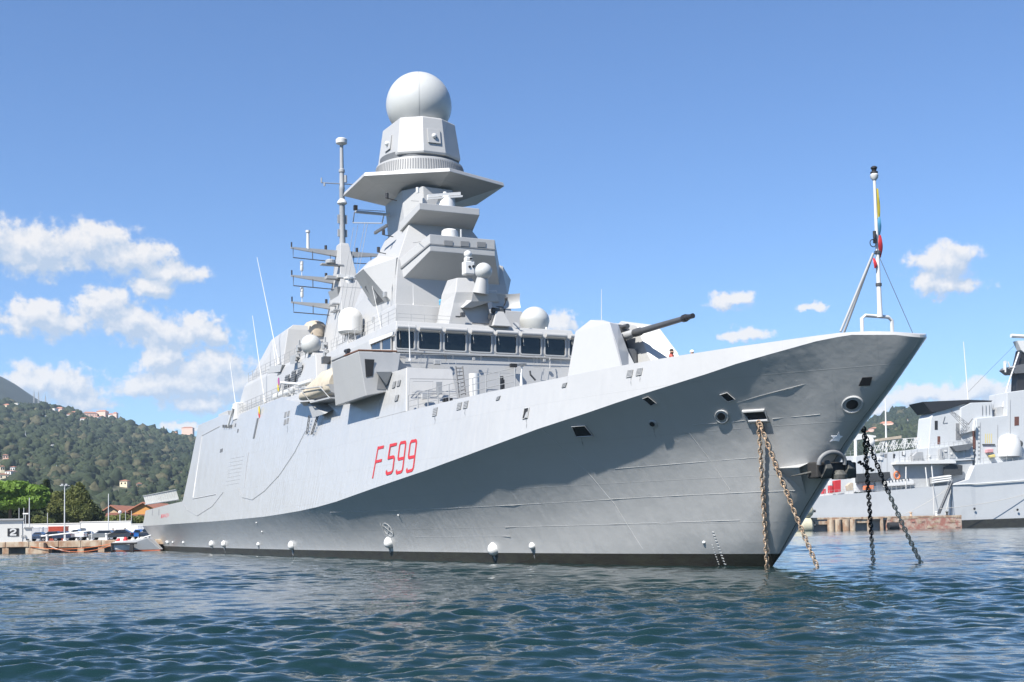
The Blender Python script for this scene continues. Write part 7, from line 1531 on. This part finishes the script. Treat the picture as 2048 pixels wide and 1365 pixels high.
rail2(1630, 994, 1840, 976, 22, 1.3, HB + .1); rail2(1955, 929, 2060, 918, 9, 1.5, HB + .1); rail2(1800, 925, 1905, 919, 12, 1.3, HB + .2); rail2(1625, 918, 1712, 912, 8, 1.4, HB + 4); rail2(1860, 897, 1945, 890, 9, 1.3, HB + 1.9)
rs2 = random.Random(5)
for i in range(34):                                # deck and bulkhead fittings: boxes, vents, pipes
    px = rs2.uniform(1716, 1945); py = (rs2.uniform(905, 918) if px < 1855 else rs2.uniform(900, 916)) if i % 2 else rs2.uniform(958, 972); w = rs2.uniform(2, 6); h = rs2.uniform(2, 7)
    if i % 2 == 0 and px > 1850: continue
    blk(('vent_box', 'pipe_box', 'cable_box')[i % 3], [(px - w / 2, py + h / 2), (px - w / 2, py - h / 2), (px + w / 2, py - h / 2), (px + w / 2, py + h / 2)], HB + (2.2 if px < 1855 else 1.5), .3, (GREY2, WHITE, LOUVRE, PALE2)[i % 4])
for i in range(10):
    x = 1726 + i * 12; m = MB(); m.tube([V(x, 910 - (x - 1712) * .11, HB + 2.45), V(x, 975 - (x - 1712) * .1, HB + 2.45)], .05, 4); b2(m, 'bulkhead_pipe', GREY2)
for x0, y0, x1, y1 in ((1960, 925, 1960, 845), (1995, 905, 1995, 850), (2020, 868, 2020, 800), (1868, 920, 1872, 900)): m = MB(); m.tube([V(x0, y0, HB + 2.1), V(x1, y1, HB + 2.1)], .07, 5); b2(m, 'bulkhead_pipe', GREY2)
for i in range(9): m = MB(); m.tube([V(1956, 918 - i * 8, HB + 2.1), V(1960, 918 - i * 8, HB + 2.1)], .06, 4); b2(m, 'ladder_rung', STEEL)
for x in (1965, 1972, 1979, 1986): m = MB(); m.tube([V(x, 832 - (x - 1960) * .1, HB + 3), V(x, 812 - (x - 1960) * .1, HB + 3)], .05, 4); b2(m, 'short_aerial', STEEL)
# gangway and mooring ropes down to the quay
o = empty('gangway', V(1878, 1028, 1.2), 0, 'dark steep gangway between the right quay and the moored warship', 'gangway'); m = MB(); a_, b_ = V(1878, 1028, 1.2) - o.location, V(1903, 968, HB - .1) - o.location
m.loft([[a_ + UQ * -.4, a_ + UQ * .4, a_ + UQ * .4 + Vector((0, 0, .25)), a_ + UQ * -.4 + Vector((0, 0, .25))], [b_ + UQ * -.4, b_ + UQ * .4, b_ + UQ * .4 + Vector((0, 0, .25)), b_ + UQ * -.4 + Vector((0, 0, .25))]]); m.build('walkway', STEEL, o)
m = MB(); [m.tube([a_ + UQ * s + Vector((0, 0, 1.2)), b_ + UQ * s + Vector((0, 0, 1.2))], .05, 5) for s in (-.4, .4)]; m.build('hand_rail', GREY2, o)
rope([V(1800, 1032, .6), V(1900, 974, HB - .2)], .07, ROPE, 'pale rope fanning left from the gangway head down to the right quay', .6); rope([V(1868, 1030, .6), V(1866, 972, HB - .2)], .07, ROPE, 'upright white rope left of the dark gangway', .1)
rope([V(1890, 1030, .6), V(1903, 974, HB - .2)], .07, ROPE, 'white rope just right of the dark gangway', .2); rope([V(1880, 1018, .6), V(2048, 990, HB - .2), V(2250, 968, HB - .2)], .07, ROPE, 'long pale rope running right along the moored hull', .5)

# ------------------------------------------------------------------ sea haze over the bay: one closed box of even air
m = MB(); m.box((-4200, -300, -41), (4200, 4500, 470)); hz = m.build('haze', []); tag(hz, kind='stuff')
hm = bpy.data.materials.new('sea_haze'); hm.use_nodes = True; t = hm.node_tree; t.nodes.clear()
on_ = t.nodes.new('ShaderNodeOutputMaterial'); pv = t.nodes.new('ShaderNodeVolumePrincipled'); pv.inputs['Color'].default_value = (.62, .80, 1.0, 1); pv.inputs['Density'].default_value = 0.00008; pv.inputs['Anisotropy'].default_value = 0.0
t.links.new(pv.outputs[0], on_.inputs['Volume']); hz.data.materials.append(hm)
scene.cycles.volume_max_steps = 64; scene.cycles.volume_step_rate = 8.0
